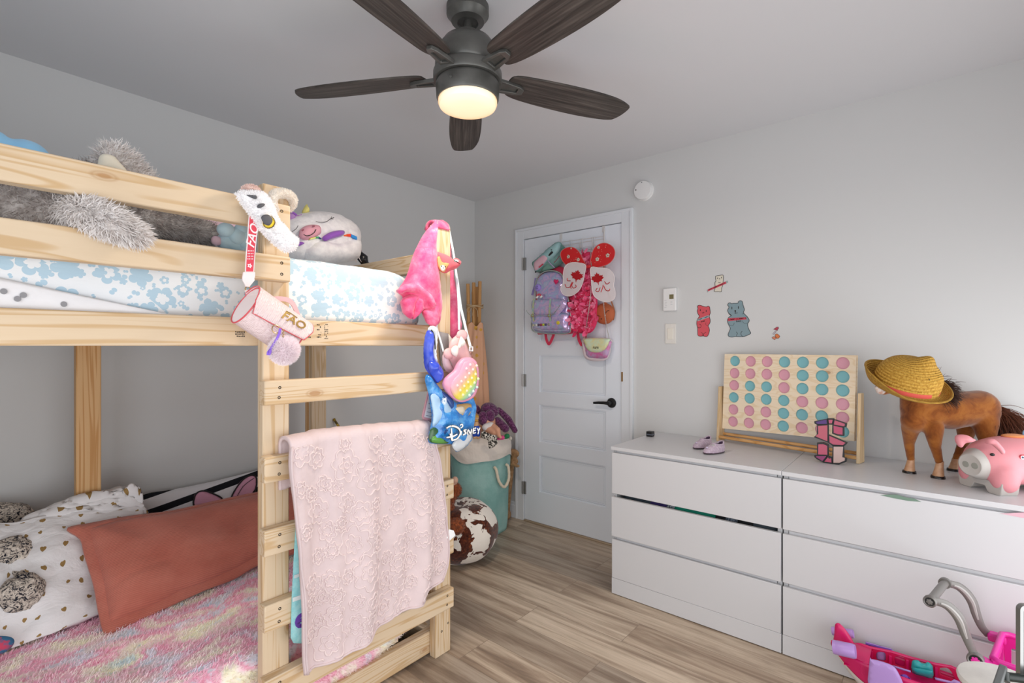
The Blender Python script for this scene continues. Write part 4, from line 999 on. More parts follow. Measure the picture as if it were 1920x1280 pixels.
brush([(575, 985), (552, 990), (548, 1030), (572, 1026)], .0034); brush([(550, 1008), (570, 1004)], .003)  # e
brush([(588, 985), (598, 1008), (612, 980)], .003); brush([(600, 1008), (592, 1040)], .003)              # y
# pink bag with round ears and a bow
PKB = mat('blush_leather', '#e9b9ba', .45, spec=.4); STR = mat('pearl_strap', '#e6dfe8', .4, c2='#d6e6ee', ns=25)
eb = T('shoulder_bag', 'blush pink bag with two round ears and a white bow', 'handbag')
fe_ = bedfr(1.49)
puffy('body', PKB, eb, fe_, S4([(415, 200), (470, 140), (500, 110), (545, 175), (600, 320), (640, 420), (600, 470), (500, 480), (460, 500), (430, 400), (395, 330)]), .016, .018, res=.011, smooth=3)
for c, r in (((524, 138), 50), ((405, 308), 52)):
    puffy('ear', PKB, eb, fe_.shift(.008), S4(ell(c[0], c[1], r, r, 18)), .005, .008, res=.01, smooth=0)
puffy('side_panel', mat('pearl_pink', '#e8ccd4', .4), eb, fe_.shift(-.006), S4([(350, 300), (345, 400), (375, 470), (420, 490), (470, 490), (430, 420), (395, 345)]), .009, .014, res=.011, smooth=3)
CRM = mat('cream_leather', '#f3f0e6', .4); fbw = fe_.shift(.022)
puffy('bow_loop', CRM, eb, fbw, S4([(488, 232), (500, 185), (512, 150), (535, 170), (552, 200), (545, 230), (510, 245)]), .008, .006, res=.008)
puffy('bow_loop', CRM, eb, fbw, S4([(485, 240), (455, 235), (425, 265), (430, 310), (462, 335), (478, 330), (492, 270)]), .008, .006, res=.008)
a, b = fbw.at(*S4([(489, 238)])[0]); g = G(); g.ball(fbw.w(a, b, .006), (.008, .007, .009), None, 12, 8); g.obj('bow_knot', CRM, eb)
def strap_px(name, m, par, pts, ys, w, nrm=(0, -1, 0)):
    P_ = [ony(*S4([q])[0], y) for q, y in zip(pts, ys)]; g = G(); g.strap(catmull(P_, 5, False), w, .0016, nrm); return g.obj(name, m, par)
strap_px('strap', STR, eb, [(285, 20), (295, 90), (325, 190), (352, 290)], [1.51, 1.505, 1.50, 1.492], .009)
strap_px('strap', STR, eb, [(404, -827), (448, -591), (478, -345), (492, -150), (497, 90)], [1.60, 1.58, 1.545, 1.52, 1.50], .010, (-.3, -1, 0))
# rainbow bubble heart bag
hb_ = T('heart_bag', 'pink heart shaped bag covered in rainbow popping bubbles', 'handbag')
fh = Frame(ony(865, 712, 1.432), (1, -.06, 0), (0, 0, 1))
HO = [(352, 605), (365, 545), (408, 500), (452, 462), (482, 402), (530, 352), (590, 343), (640, 375), (664, 440), (671, 540), (656, 640), (622, 708), (562, 745), (500, 755), (440, 722), (388, 668)]
SIL = mat('pink_silicone', '#eda3bd', .4, spec=.4)
HI = [(418, 640), (422, 590), (450, 545), (490, 500), (515, 440), (548, 385), (596, 368), (634, 392), (655, 450), (661, 540), (645, 635), (612, 698), (558, 733), (505, 740), (455, 710)]
puffy('shell', SIL, hb_, fh, S4(HO), .012, .018, edge=.014, res=.009, power=.35)
def m_rainbow(fr, w=0.0):
    k = N('rainbow_silicone'); v = k.coord('UV'); sp = k.n('ShaderNodeSeparateXYZ'); k.l(v, sp.inputs[0])
    (a0, b0), (a1, b1) = fr.at(*S4([(500, 470)])[0]), fr.at(*S4([(650, 690)])[0]); d = V((a1 - a0, b1 - b0)); L2 = d.length_squared
    f = k.math('ADD', k.math('MULTIPLY', sp.outputs[0], d.x / L2), k.math('MULTIPLY_ADD', sp.outputs[1], d.y / L2, -(a0 * d.x + b0 * d.y) / L2))
    k.base(k.mix(w, k.ramp(f, [(0, '#e8a9bf'), (.22, '#eab5a8'), (.40, '#e5cf4e'), (.52, '#e2d85a'), (.66, '#a3d39a'), (.80, '#a9a9cf'), (1, '#b48cc9')]), '#ffffff'), .35, 0, .45); return k.m
RB = m_rainbow(fh); RBB = m_rainbow(fh, .42)  # bubbles' copy is whitened: their highlight is painted into the colour
puffy('front_panel', RB, hb_, fh.shift(.016), S4(HI), .004, .012, res=.009, power=.4)
oI = fh.poly(S4(HI)); nb = 0
def inpoly(P, x, y):
    c = False
    for i in range(len(P)):
        (ax_, ay_), (bx_, by_) = P[i], P[(i + 1) % len(P)]
        if (ay_ > y) != (by_ > y) and x < (bx_ - ax_) * (y - ay_) / (by_ - ay_) + ax_: c = not c
    return c
c0 = V(fh.at(*S4([(548, 570)])[0])); e1 = (V(fh.at(*S4([(590, 530)])[0])) - V(fh.at(*S4([(458, 668)])[0]))) / 3.7; e2 = V((e1.y, -e1.x)) * .95
for i in range(-7, 8):
    for j in range(-7, 8):
        p = c0 + e1 * i + e2 * j
        if all(inpoly(oI, p.x + dx * .0075, p.y + dy * .0075) for dx, dy in ((1, 0), (-1, 0), (0, 1), (0, -1))):
            g = G(); pts_ = ell(p.x, p.y, .0066, .0066, 16); g.puff(pts_, fh.shift(.0195), .0056, .001, edge=.0005, res=.0035); g.obj('bubble', RBB, hb_, angle=180)
strap_px('strap', mat('pearl_blue_strap', '#d5e2ea', .4), hb_, [(470, -420), (485, -330), (510, -130), (540, 0), (570, 130), (600, 240)], [1.60, 1.57, 1.54, 1.52, 1.49, 1.462], .0125, (-.2, -1, 0))
g = G(); q = S4([(606, 265)])[0]; fk = bedfr(1.456); a, b = fk.at(*q); g.prism(rrect(a - .010, b - .010, a + .010, b + .010, .002, 2), fk, -.002, .003, [rrect(a - .006, b - .005, a + .006, b + .006, .001, 2)]); g.obj('buckle', mat('clear_white_plastic', '#e4eaee', .25), hb_)
g = G()
for i in range(5):
    c = ony(*S4([(604 + i * 4, 292 + i * 14)])[0], 1.452 - i * .002); g.tube([c + V((.0035 * cos(q) * (i % 2), .0035 * cos(q) * (1 - i % 2), .005 * sin(q))) for q in [2 * pi * n_ / 14 for n_ in range(14)]], .0009, 6, closed=True)
g.obj('chain', mat('rose_chain', '#b98c84', .35, .8), hb_)
# ---------------------------------------------------------------- lower bunk bedding
def m_fluff():
    k = N('rainbow_fluff'); v = k.coord('Object', (3.2, 6, 3), (0, 0, .45)); a = k.noise(v, 1.7, 4, .6, .8); b = k.noise(v, 2.6, 4, .65, .8)
    col = k.ramp(a, [(.32, '#d8e7f3'), (.41, '#f2eaf3'), (.46, '#f7b9cf'), (.505, '#fad0de'), (.55, '#fbf0ea'), (.61, '#fbf7dc'), (.68, '#dcecf5')])
    col = k.mix(k.ramp(b, [(.47, '#000000'), (.68, '#ffffff')]), col, '#f3e6e2'); k.base(col, .92, 0, .15); return k.m
FLUFF = m_fluff()
tb = T('throw_blanket', 'fluffy pastel rainbow blanket spread over the lower bunk', 'blanket')
def blk(u, v):                                   # u along x, v from the front hem over the edge to the rear
    x = -.45 + 1.83 * u; hem = .11 + .10 * max(0, (x - 1.12) / .26) ** 2 + .012 * sin(x * 11)
    L0, y0, z1 = z_top - hem, YF + .064, .318
    s = v * (L0 + .95)
    if s < L0: y, z = y0 - .004 * sin(s * 30), hem + s
    else:
        y, z = y0 + (s - L0), z_top
    r = .05; d = s - L0
    if abs(d) < r:                               # rounded edge
        q = (d + r) / (2 * r) * pi / 2; y = y0 + r - r * cos(q); z = z_top - r + r * sin(q)
    b = .012 * nz((x * 3.2, y * 4.5, z * 5)) + .006 * nz((x * 9, y * 10, 4))
    return V((x, y - (b * .3 if d < 0 else 0), z + (b if d > 0 else 0)))
z_top = .312
b = G(); b.sheet(blk, 90, 60, .018); bmesh.ops.recalc_face_normals(b.bm, faces=b.bm.faces)
g = G(); me = bpy.data.meshes.new('x'); b.bm.to_mesh(me); g.bm.from_mesh(me)
g.fur(b, 46000, .017, .0012, (.35, -.25, 0), .5, keep=lambda c: c.y < 2.32 and c.x > .05 and (c.z > z_top - .004 or c.y < YF + .13)); b.bm.free(); g.obj('fleece', FLUFF, tb, angle=180, recalc=False)
def m_hearts():
    k = N('gold_heart_cotton'); v = k.coord('UV', (11, 11, 1)); vo = k.n('ShaderNodeTexVoronoi', voronoi_dimensions='2D'); k.l(v, vo.inputs['Vector']); vo.inputs['Scale'].default_value = 1; vo.inputs['Randomness'].default_value = .35
    df = k.n('ShaderNodeVectorMath', operation='SUBTRACT'); k.l(v, df.inputs[0]); k.l(vo.outputs['Position'], df.inputs[1])
    rt = k.n('ShaderNodeVectorRotate', rotation_type='Z_AXIS'); k.l(df.outputs[0], rt.inputs['Vector']); cs = k.n('ShaderNodeSeparateColor'); k.l(vo.outputs['Color'], cs.inputs[0]); k.l(k.math('MULTIPLY_ADD', cs.outputs[0], 1.6, -.8), rt.inputs['Angle'])
    sp = k.n('ShaderNodeSeparateXYZ'); k.l(rt.outputs[0], sp.inputs[0]); sc = 9.4
    x, y = k.math('MULTIPLY', sp.outputs[0], sc), k.math('MULTIPLY_ADD', sp.outputs[1], sc, .1)
    q = k.math('SUBTRACT', k.math('ADD', k.math('MULTIPLY', x, x), k.math('MULTIPLY', y, y)), 1)
    f = k.math('SUBTRACT', k.math('POWER', q, 3), k.math('MULTIPLY', k.math('MULTIPLY', x, x), k.math('POWER', y, 3)))
    f = k.math('LESS_THAN', f, 0); k.base(k.mix(f, '#eceaeb', '#b0925f'), .8, 0, .2); k.l(k.math('MULTIPLY', f, .6), k.b.inputs['Metallic'])
    k.bump(k.noise(k.coord('UV', (7, 16, 1), (0, 0, .6)), 1, 4, .6, .5), .4, .02); return k.m
HEARTS = m_hearts(); COT = mat('plain_white_cotton', '#eae8ea', .85, bump=.35, bs=12, bd=.02)
def sheetpx(name, m, par, ctl, th, uvs, nu=40, nv=40, wr=0, wsc=8, dirn=(0, -.6, .8), edge=0.12):
    """cloth surface through a grid of world points ctl[row][col]; wrinkles push along dirn"""
    R_, K_ = len(ctl), len(ctl[0]); dn = V(dirn).normalized()
    def bez(P, t):
        n = len(P) - 1; t = t * n; i = min(int(t), n - 1); f = t - i
        p0, p1, p2, p3 = P[max(i - 1, 0)], P[i], P[i + 1], P[min(i + 2, n)]
        return .5 * (2 * p1 + (p2 - p0) * f + (2 * p0 - 5 * p1 + 4 * p2 - p3) * f * f + (3 * p1 - p0 - 3 * p2 + p3) * f ** 3)
    def fn(u, v):
        p = bez([bez(r, u) for r in ctl], v)
        e = min(1, min(u, 1 - u, v, 1 - v) / edge) if edge else 1
        return p + dn * (wr * e * (nz((u * wsc, v * wsc, 1.7)) + .5 * nz((u * wsc * 2.3, v * wsc * 2.1, 5.1))))
    g = G(); g.sheet(fn, nu, nv, th, uvs); return g.obj(name, m, par, angle=180), fn
t = T('pillow', 'white pillow with small gold hearts at the head of the lower bunk', 'pillow')
Y_ = lambda u, v, y: ony(u, v, y)
ctl = [[Y_(-330, 1230, 2.12), Y_(-120, 1262, 2.12), Y_(0, 1222, 2.20), Y_(95, 1188, 2.20), Y_(190, 1150, 2.24), Y_(262, 1120, 2.30)],
       [Y_(-330, 1130, 2.22), Y_(-120, 1150, 2.22), Y_(0, 1130, 2.28), Y_(95, 1105, 2.28), Y_(180, 1075, 2.33), Y_(250, 1050, 2.40)],
       [Y_(-330, 1040, 2.36), Y_(-120, 1060, 2.36), Y_(0, 1040, 2.40), Y_(95, 1020, 2.40), Y_(180, 1000, 2.42), Y_(260, 985, 2.47)],
       [Y_(-330, 990, 2.52), Y_(-120, 1000, 2.54), Y_(0, 990, 2.50), Y_(95, 972, 2.49), Y_(180, 962, 2.49), Y_(265, 955, 2.52)]]
o1, fnh = sheetpx('pillowcase', HEARTS, t, ctl, .05, (1.15, .62), 60, 40, .014, 7)
g = G(); g.blob([('e', (.02, 2.40, .345), (.40, .10, .035))], .02, 3); g.obj('filling', COT, t)
t = T('pillow', 'white pillow in a crumpled case behind the gold heart pillow by the wall', 'pillow')
ctl = [[Y_(30, 992, 2.50), Y_(110, 968, 2.49), Y_(180, 960, 2.49), Y_(240, 962, 2.51), Y_(272, 968, 2.51)], [Y_(58, 975, 2.515), Y_(120, 952, 2.51), Y_(190, 938, 2.51), Y_(240, 938, 2.52), Y_(268, 945, 2.52)], [Y_(66, 976, 2.52), Y_(130, 946, 2.52), Y_(190, 926, 2.52), Y_(228, 914, 2.525), Y_(258, 911, 2.525)]]
sheetpx('pillowcase', HEARTS, t, ctl, .05, (.5, .12), 36, 16, .012, 5)
# rust corduroy pillow sham with a flat border
def m_cord():
    k = N('rust_corduroy'); v = k.coord('UV', (1, 1, 1), (0, 0, .12)); w = k.n('ShaderNodeTexWave', bands_direction='Y'); k.l(v, w.inputs['Vector']); w.inputs['Scale'].default_value = 55; w.inputs['Distortion'].default_value = .6
    col = k.ramp(k.noise(k.coord('UV', (6, 9, 1)), 1, 3, .5), [(.3, '#ba6a5a'), (.7, '#cc7f6e')]); col = k.mix(k.math('MULTIPLY', w.outputs['Fac'], .22), col, '#8e4433'); k.base(col, .92, 0, .15)
    k.b.inputs['Sheen Weight'].default_value = .25; k.bump(w.outputs['Fac'], .35, .003); return k.m
CORD = m_cord(); t = T('pillow', 'large rust corduroy pillow with a flat border propped along the wall', 'pillow')
p00, p10 = Y_(205, 1186, 2.10), Y_(640, 985, 2.24); p01 = Y_(135, 985, 2.38); p11 = Y_(640, 890, 2.5)
fru = Frame(p00, p10 - p00, p01 - p00)
front = [(193, 1183), (205, 1190), (232, 1176), (290, 1150), (380, 1108), (440, 1085), (487, 1058), (560, 1035), (620, 1010), (640, 990), (640, 900), (560, 912), (487, 922), (400, 940), (320, 958), (240, 968), (165, 982), (140, 986), (125, 993), (150, 1010), (158, 1040), (175, 1095), (183, 1140)]
puffy('border', CORD, t, fru, front, .006, .006, edge=.012, res=.02, smooth=3, power=.3, wr=.004, wsc=20)
inner = [(207, 1166), (232, 1158), (290, 1134), (340, 1108), (400, 1086), (450, 1062), (487, 1042), (560, 1012), (615, 988), (625, 905), (560, 916), (487, 926), (400, 945), (320, 962), (240, 973), (172, 990), (168, 1000), (178, 1040), (192, 1090), (201, 1140)]
puffy('sham', CORD, t, fru.shift(.004), inner, .055, .03, edge=.008, res=.013, smooth=3, wr=.006, wsc=9, power=.55, fn=lambda a, b, k: min(1, k * 1.5) * (.010 * nz((a * 6 + b * 8, b * 5 - a * 4, 2)) + .020 * max(0, (a - .35) / .4) * nz((a * 15 - b * 12, b * 9 + a * 7, 6)) - .006 * math.exp(-((b - .13 - .02 * sin(a * 9)) / .006) ** 2) * (1 if a < .22 else 0)))
# black and white striped pillow with a pair of pink ears
t = T('pillow', 'black and white striped pillow with appliqued pink cat ears behind the rust one', 'pillow')
fsp = Frame(Y_(400, 930, 2.715), (1, .02, 0), (0, .25, 1))
so = [(258, 930), (320, 918), (400, 902), (487, 880), (560, 862), (640, 845), (650, 900), (640, 985), (487, 1000), (380, 1000), (266, 985), (262, 960)]
def m_stripe():
    k = N('black_white_stripe'); v = k.coord('UV', (1, 1, 1), (0, 0, -.16)); sp = k.n('ShaderNodeSeparateXYZ'); k.l(v, sp.inputs[0])
    f = k.math('FRACT', k.math('MULTIPLY_ADD', sp.outputs[1], 13.0, .77)); f = k.math('LESS_THAN', f, .38); k.base(k.mix(f, '#dedee2', '#1b1c22'), .85, 0, .2); return k.m
puffy('pillowcase', m_stripe(), t, fsp, so, .05, .02, res=.02, smooth=2, wr=.004)
PEAR = mat('pink_applique', '#dba0b9', .8); fe3 = fsp.shift(.050)
for pts in ([(366, 950), (365, 932), (372, 922), (385, 920), (402, 926), (418, 936), (420, 960), (400, 965)], [(434, 936), (440, 920), (455, 900), (470, 891), (480, 893), (482, 905), (478, 925), (470, 950), (440, 955)]):
    o = cm2(fe3.poly(pts), 4); g = G(); g.puff(o, fe3.shift(-.012), .006, .02, edge=.012, res=.012); e_ = g.obj('cat_ear', PEAR, t, angle=180)
    g = G(); g.tube([fe3.w(a, b, -.003) for a, b in o], .0035, 8, closed=True); lab(g.obj('ear_outline', INK, e_), 'black stitched outline')
g = G(); g.tube(catmull([fe3.w(*fe3.at(440, 938), .004), fe3.w(*fe3.at(455, 912), .004), fe3.w(*fe3.at(476, 896), .004)], 4, False), .0015, 6); g.obj('ear_fold', INK, t)
# knitted black and white soft toy, only its limbs in view
def m_knit():
    k = N('boucle_knit'); v = k.coord('Object'); vo = k.n('ShaderNodeTexVoronoi'); k.l(v, vo.inputs['Vector']); vo.inputs['Scale'].default_value = 62
    n1 = k.noise(v, 52, 4, .7, 2.6); k.base(k.ramp(n1, [(.44, '#2d2e38'), (.50, '#d9cdc0'), (.6, '#e6dbcf')], 'LINEAR'), .95, 0, .1); k.bump(k.math('ADD', vo.outputs['Distance'], n1), .9, .008); return k.m
KNIT = m_knit(); t = T('stuffed_octopus', 'chunky black and cream knitted soft toy lying on the heart pillow', 'stuffed animal')
for nm, sh in (('body', [('e', atd(-25, 1035, 1.74), (.09, .09, .09)), ('e', atd(20, 1040, 1.70), (.062, .06, .062)), ('e', atd(-30, 1090, 1.66), (.09, .07, .06))]), ('arm', [('c', atd(-20, 970, 1.86), .055, atd(28, 971, 1.90), .056)]),
               ('arm', [('c', atd(25, 1078, 1.66), .026, atd(44, 1086, 1.66), .03), ('e', atd(40, 1112, 1.62), (.060, .055, .062))])):
    g = G(); g.blob(sh, .008, 3, .006, 60); g.obj(nm, KNIT, t, angle=180)
t = T('stuffed_fish', 'red and blue felt toy tail poking in beside the heart pillow', 'stuffed animal')
fq4 = facing(atd(0, 1207, 1.50), yaw=-10)
puffy('tail', mat('red_blue_felt', '#c2425f', .9, c2='#35698f', ns=16, lo=.46, hi=.52), t, fq4, [(-60, 1215), (-20, 1195), (5, 1192), (22, 1195), (27, 1203), (20, 1215), (5, 1225), (-30, 1245), (-60, 1250)], .022, .022, res=.01)
# patterned wand leaning against the wall behind the bed
t = T('toy_wand', 'thin yellow and black patterned stick leaning on the wall under the bunk', 'stick')
a_, b_ = Y_(627, 787, 2.795), Y_(668, 850, 2.56); d_ = (b_ - a_); k_ = (.305 - a_.z) / d_.z; b_ = a_ + d_ * k_
g = G(); g.tube([a_.lerp(b_, i / 40) for i in range(41)], .0075, 12); g.obj('stick', mat('yellow_black_wrap', '#caa93a', .5, c2='#4d4320', ns=60), t)
g = G(); g.tube([a_.lerp(b_, -.006), a_.lerp(b_, .0)], .009, 12); g.obj('cap', mat('ochre_cap', '#9c7a25', .5), t)
# ---------------------------------------------------------------- quilt and towel over the ladder rungs
t = T('towel', 'aqua towel with a purple letter hanging behind the pink quilt', 'towel')
ftw = bedfr(1.508); AQ = mat('aqua_terry', '#8fd0d6', .95, c2='#a5dadd', ns=60, bump=.6, bs=500, bd=.003)
puffy('towel', AQ, t, ftw, [(556, 960), (588, 948), (588, 1190), (580, 1200), (572, 1206), (550, 1205), (545, 1195), (547, 1120), (551, 1040)], .005, .004, res=.02, smooth=0, wr=.003)
flat('stripe', mat('white_terry', '#e6eef0', .95), t, ftw.shift(.006), [(549, 1120), (586, 1108), (586, 1115), (549, 1128)])
flat('stripe', mat('white_terry_b', '#dfe9ec', .95), t, ftw.shift(.006), [(552, 1078), (586, 1066), (586, 1071), (552, 1084)])
a, b = ftw.at(563, 1160); g = G(); g.text('e', ftw, .085, .005, .0075, a, b + .004, bold=.003); lab(g.obj('letter', mat('purple_print', '#6b43a8', .9), t), 'purple letter e')
QM = N('blush_cotton_quilt'); QM.base('#d8c6c7', .88, 0, .2); QM.bump(QM.noise(QM.coord('UV', (14, 14, 1)), 1, 4, .6), .35, .012); QM = QM.m
t = T('quilt', 'blush pink quilt with tufted flowers draped over the ladder rungs', 'quilt')
def poly_at(P, s):
    L = [0]
    for a, b in zip(P, P[1:]): L.append(L[-1] + sqrt((a[0] - b[0]) ** 2 + (a[1] - b[1]) ** 2))
    s *= L[-1]
    for i in range(len(P) - 1):
        if s <= L[i + 1] or i == len(P) - 2:
            f = (s - L[i]) / max(1e-9, L[i + 1] - L[i]); return V((P[i][0] + (P[i + 1][0] - P[i][0]) * f, P[i][1] + (P[i + 1][1] - P[i][1]) * f))
fqv = bedfr(1.475)
def cat2(P): return [(p.x, p.y) for p in catmull([(a, b, 0) for a, b in P], 8, False)]
lf = fqv.poly(cat2([(543, 838), (540, 880), (549, 960), (557, 1050), (563, 1130), (568, 1200), (573, 1266)])); rt = fqv.poly(cat2([(812, 803), (824, 860), (833, 920), (839, 985), (841, 1030), (838, 1060), (830, 1088)]))
tp_ = fqv.poly(cat2([(543, 838), (600, 826), (670, 816), (740, 809), (812, 803)])); bt = fqv.poly(cat2([(573, 1266), (640, 1234), (700, 1190), (745, 1152), (790, 1125), (830, 1088)]))
def qs(u, v):
    a = poly_at(tp_, u) * (1 - v) + poly_at(bt, u) * v + poly_at(lf, v) * (1 - u) + poly_at(rt, v) * u
    a -= poly_at(tp_, 0) * (1 - u) * (1 - v) + poly_at(tp_, 1) * u * (1 - v) + poly_at(bt, 0) * (1 - u) * v + poly_at(bt, 1) * u * v
    amp = .005 + .016 * min(1, v * 1.3)
    c = amp * (sin(u * 15 + 1.6 * v + 1.5) * .7 + .5 * sin(u * 31 + 3.2 * v)) + .012 * nz((u * 5, v * 4, 3)) + .005 * nz((u * 12, v * 7, 9)) + .003 * nz((u * 34, v * 8, 7))
    return fqv.w(a.x, a.y, c)
def qtop(u, v):                                   # v<0: over the rung and down the back
    if v >= 0: return qs(u, v)
    p = qs(u, 0); s = -v; R = .036; yb = 1.475 + .012
    q = min(s / .08, 1) * pi
    return V((p.x, p.y + R * (1 - cos(q)), p.z + .024 * sin(q) - (.32 * (s - .08) if s > .08 else 0) * 2.2 + .004 * nz((u * 20, s * 20, 1))))
g = G(); g.sheet(lambda u, v: qtop(u, v * 1.28 - .28), 110, 130, .012, (.80, 1.0)); g.obj('quilt_body', QM, t, angle=180)
# tufted flowers: scalloped ridges of thread on the cloth
TUFT = mat('tufted_thread', '#e2d1d0', .95)
qr = random.Random(11); done = []
W_, H_ = .80, .80
def qsn(u, v):
    u, v = min(max(u, .0), 1), min(max(v, 0), 1); p = qs(u, v); n_ = (qs(min(u + .004, 1), v) - qs(max(u - .004, 0), v)).cross(qs(u, max(v - .004, 0)) - qs(u, min(v + .004, 1))).normalized()
    return p + n_ * .0068 * (1 if n_.y < 0 else -1), n_
def loop(cu, cv, r, pet, amp, ph):
    P_ = []
    wu = (poly_at(rt, cv) - poly_at(lf, cv)).length; wv = .62
    for i in range(pet * 7):
        q = 2 * pi * i / (pet * 7); rr = r * (1 - amp + amp * abs(sin(pet * q / 2 + ph)) * 2 - amp * .5)
        u, v = cu + rr * cos(q) / wu, cv + rr * sin(q) / wv
        if not (.012 < u < .99 and .005 < v < .985): P_.append(None); continue
        P_.append(qsn(u, v)[0])
    return P_
k_ = 0
for tries in range(1500):
    cu, cv = qr.uniform(.03, .97), qr.uniform(.02, .98); r = qr.choice([.052, .046, .036, .028, .022])
    if any(sqrt(((cu - a) * .62) ** 2 + ((cv - b) * .62) ** 2) < (r + c) * .92 for a, b, c in done): continue
    done.append((cu, cv, r)); g = G(); ok = False
    for rr, pet, am in ((r, 7, .16), (r * .52, 6, .2), (r * .2, 5, 0.05)):
        if rr < .008: continue
        P_ = loop(cu, cv, rr, pet, am, qr.uniform(0, 3)); run = []
        for p in P_ + P_[:1]:
            if p is None:
                if len(run) > 2: g.tube(run, [.0026 * qr.uniform(.6, 1.3) for _ in run], 5); ok = True
                run = []
            else: run.append(p)
        if len(run) > 2: g.tube(run, [.0026 * qr.uniform(.6, 1.3) for _ in run], 5); ok = True
    if ok and k_ < 99: g.obj('tufted_flower', TUFT, t, angle=180); k_ += 1
    else: g.bm.free()
    if len(done) > 97: break
g = G(); g.tube([qsn(0.004, i / 40)[0] for i in range(41)] + [qsn(i / 50, .994)[0] for i in range(51)], .004, 8); g.tube([qsn(.996, i / 40)[0] for i in range(41)], .004, 8); g.obj('hem', QM, t, angle=180)
g = G(); g.strap([qs(1, .72) + V((-.004, -.006, .01)), qs(1, .72) + V((.012, -.010, .004)), qs(1, .72) + V((.018, -.010, -.012))], .034, .0012, (0, -1, 0)); lab(g.obj('care_label', mat('white_satin', '#efeff0', .4), t), 'small white care label')
# ---------------------------------------------------------------- folded play tent in the corner
tt = T('play_tent', 'bundle of wooden tent poles wrapped in peach dotted cloth in the corner', 'tent')
PXY = V((2.728, 2.668)); POLE = pine('pole_wood', 'z', '#cfa06a', '#b07f48', '#8c5f31')
for dx, dy, top in ((-.045, .030, 1.755), (-.012, .000, 1.765), (.022, -.032, 1.775), (.05, .03, 1.74), (.02, .035, 1.70)):
    g = G(); g.tube([(PXY.x + dx * 1.1, PXY.y + dy * 1.1, .0), (PXY.x + dx * .8, PXY.y + dy * .8, 1.2), (PXY.x + dx, PXY.y + dy, top)], .0135, 14); g.obj('pole', POLE, tt, bevel=.002)
def m_dots(c, d):
    k = N('peach_dotted_cloth'); v = k.coord('Object', (15, 15, 15)); vo = k.n('ShaderNodeTexVoronoi'); k.l(v, vo.inputs['Vector']); vo.inputs['Scale'].default_value = 1; vo.inputs['Randomness'].default_value = .4
    k.base(k.mix(k.math('LESS_THAN', vo.outputs['Distance'], .24), c, d), .88, 0, .2); return k.m
def cloth(u, v):
    q = 2 * pi * u; z = .42 + 1.04 * v; r = .078 - .024 * v ** 2 + .016 * (1 - v)
    r *= 1 + .20 * sin(q * 7 + 2 * sin(v * 4)) * (.45 + .55 * (1 - v)) + .10 * nz((cos(q) * 2, sin(q) * 2, v * 6))
    if v > .97: z -= .03 * (1 + sin(q * 5)) * .5
    return V((PXY.x + .0 + r * 1.15 * cos(q), PXY.y + r * 1.15 * sin(q), z))
g = G(); g.grid(cloth, 90, 40, cu=True); g.obj('canvas', m_dots('#dcab8b', '#d9a54f'), tt, angle=180)
g = G()
for k in range(4):
    z = 1.575 + .006 * k; g.tube([(PXY.x + .072 * cos(q), PXY.y + .060 * sin(q), z + .006 * sin(q * 2 + k)) for q in [2 * pi * i / 24 for i in range(24)]], .0022, 6, closed=True)
tw = V((PXY.x - .06, PXY.y - .04, 1.58)); g.tube(catmull([tw, tw + V((-.01, -.012, -.03)), tw + V((-.004, .004, -.07))], 5, False), .002, 6); g.tube(catmull([tw, tw + V((.012, -.03, -.03)), tw + V((.02, -.03, -.08))], 5, False), .002, 6); g.tube(catmull([tw, tw + V((-.03, .03, -.02)), tw + V((-.01, .035, -.045)), tw], 5, False), .002, 6)
g.obj('twine', mat('jute_twine', '#c9b08c', .9), tt)
# ---------------------------------------------------------------- laundry hamper full of soft toys
hc = V((2.545, 2.435)); hm = T('toy_hamper', 'teal fabric hamper with a cream folded liner and rope handles', 'hamper')
TEAL = mat('teal_felt', '#7fada8', .92, c2='#96bdb8', ns=5, bump=.3, bs=40, bd=.008); LIN = mat('cream_liner', '#ddd4cb', .9, bump=.4, bs=9, bd=.03)
def hw(u, v):
    q = 2 * pi * u; z = .0 + .575 * v; r = .195 + .012 * v + .012 * nz((cos(q) * 1.5, sin(q) * 1.5, z * 3)) + .006 * nz((cos(q) * 4, sin(q) * 4, z * 7)) - .012 * (1 - v) ** 6
    return V((hc.x + r * cos(q), hc.y + r * sin(q), z))
g = G(); g.grid(hw, 72, 24, cu=True); c = g.bm.verts.new((hc.x, hc.y, .002)); g.bm.verts.ensure_lookup_table()
for i in range(72): g.face((g.bm.verts[i * 25], c, g.bm.verts[((i + 1) % 72) * 25]))
g.obj('body', TEAL, hm, angle=180)
def cuff(u, v):
    q = 2 * pi * u; zt = .665 + .012 * sin(q * 2 + 1); zb = .515 + .018 * sin(q * 3) + .010 * sin(q * 5 + 1)
    if v < .8: f = v / .8; z = zb + (zt - zb) * f; r = .216 + .008 * sin(f * pi) + .007 * nz((cos(q) * 2 + z * 6, sin(q) * 2, z * 22)) - .006 * f
    else: f = (v - .8) / .2; z = zt + .004 * sin(f * pi) - .10 * f * f; r = .210 - .016 * f
    return V((hc.x + r * cos(q), hc.y + r * sin(q), z))
g = G(); g.grid(cuff, 90, 30, cu=True); g.obj('liner', LIN, hm, angle=180)
ROPE = mat('cotton_rope', '#d9cdb8', .9, bump=.6, bs=160, bd=.003)
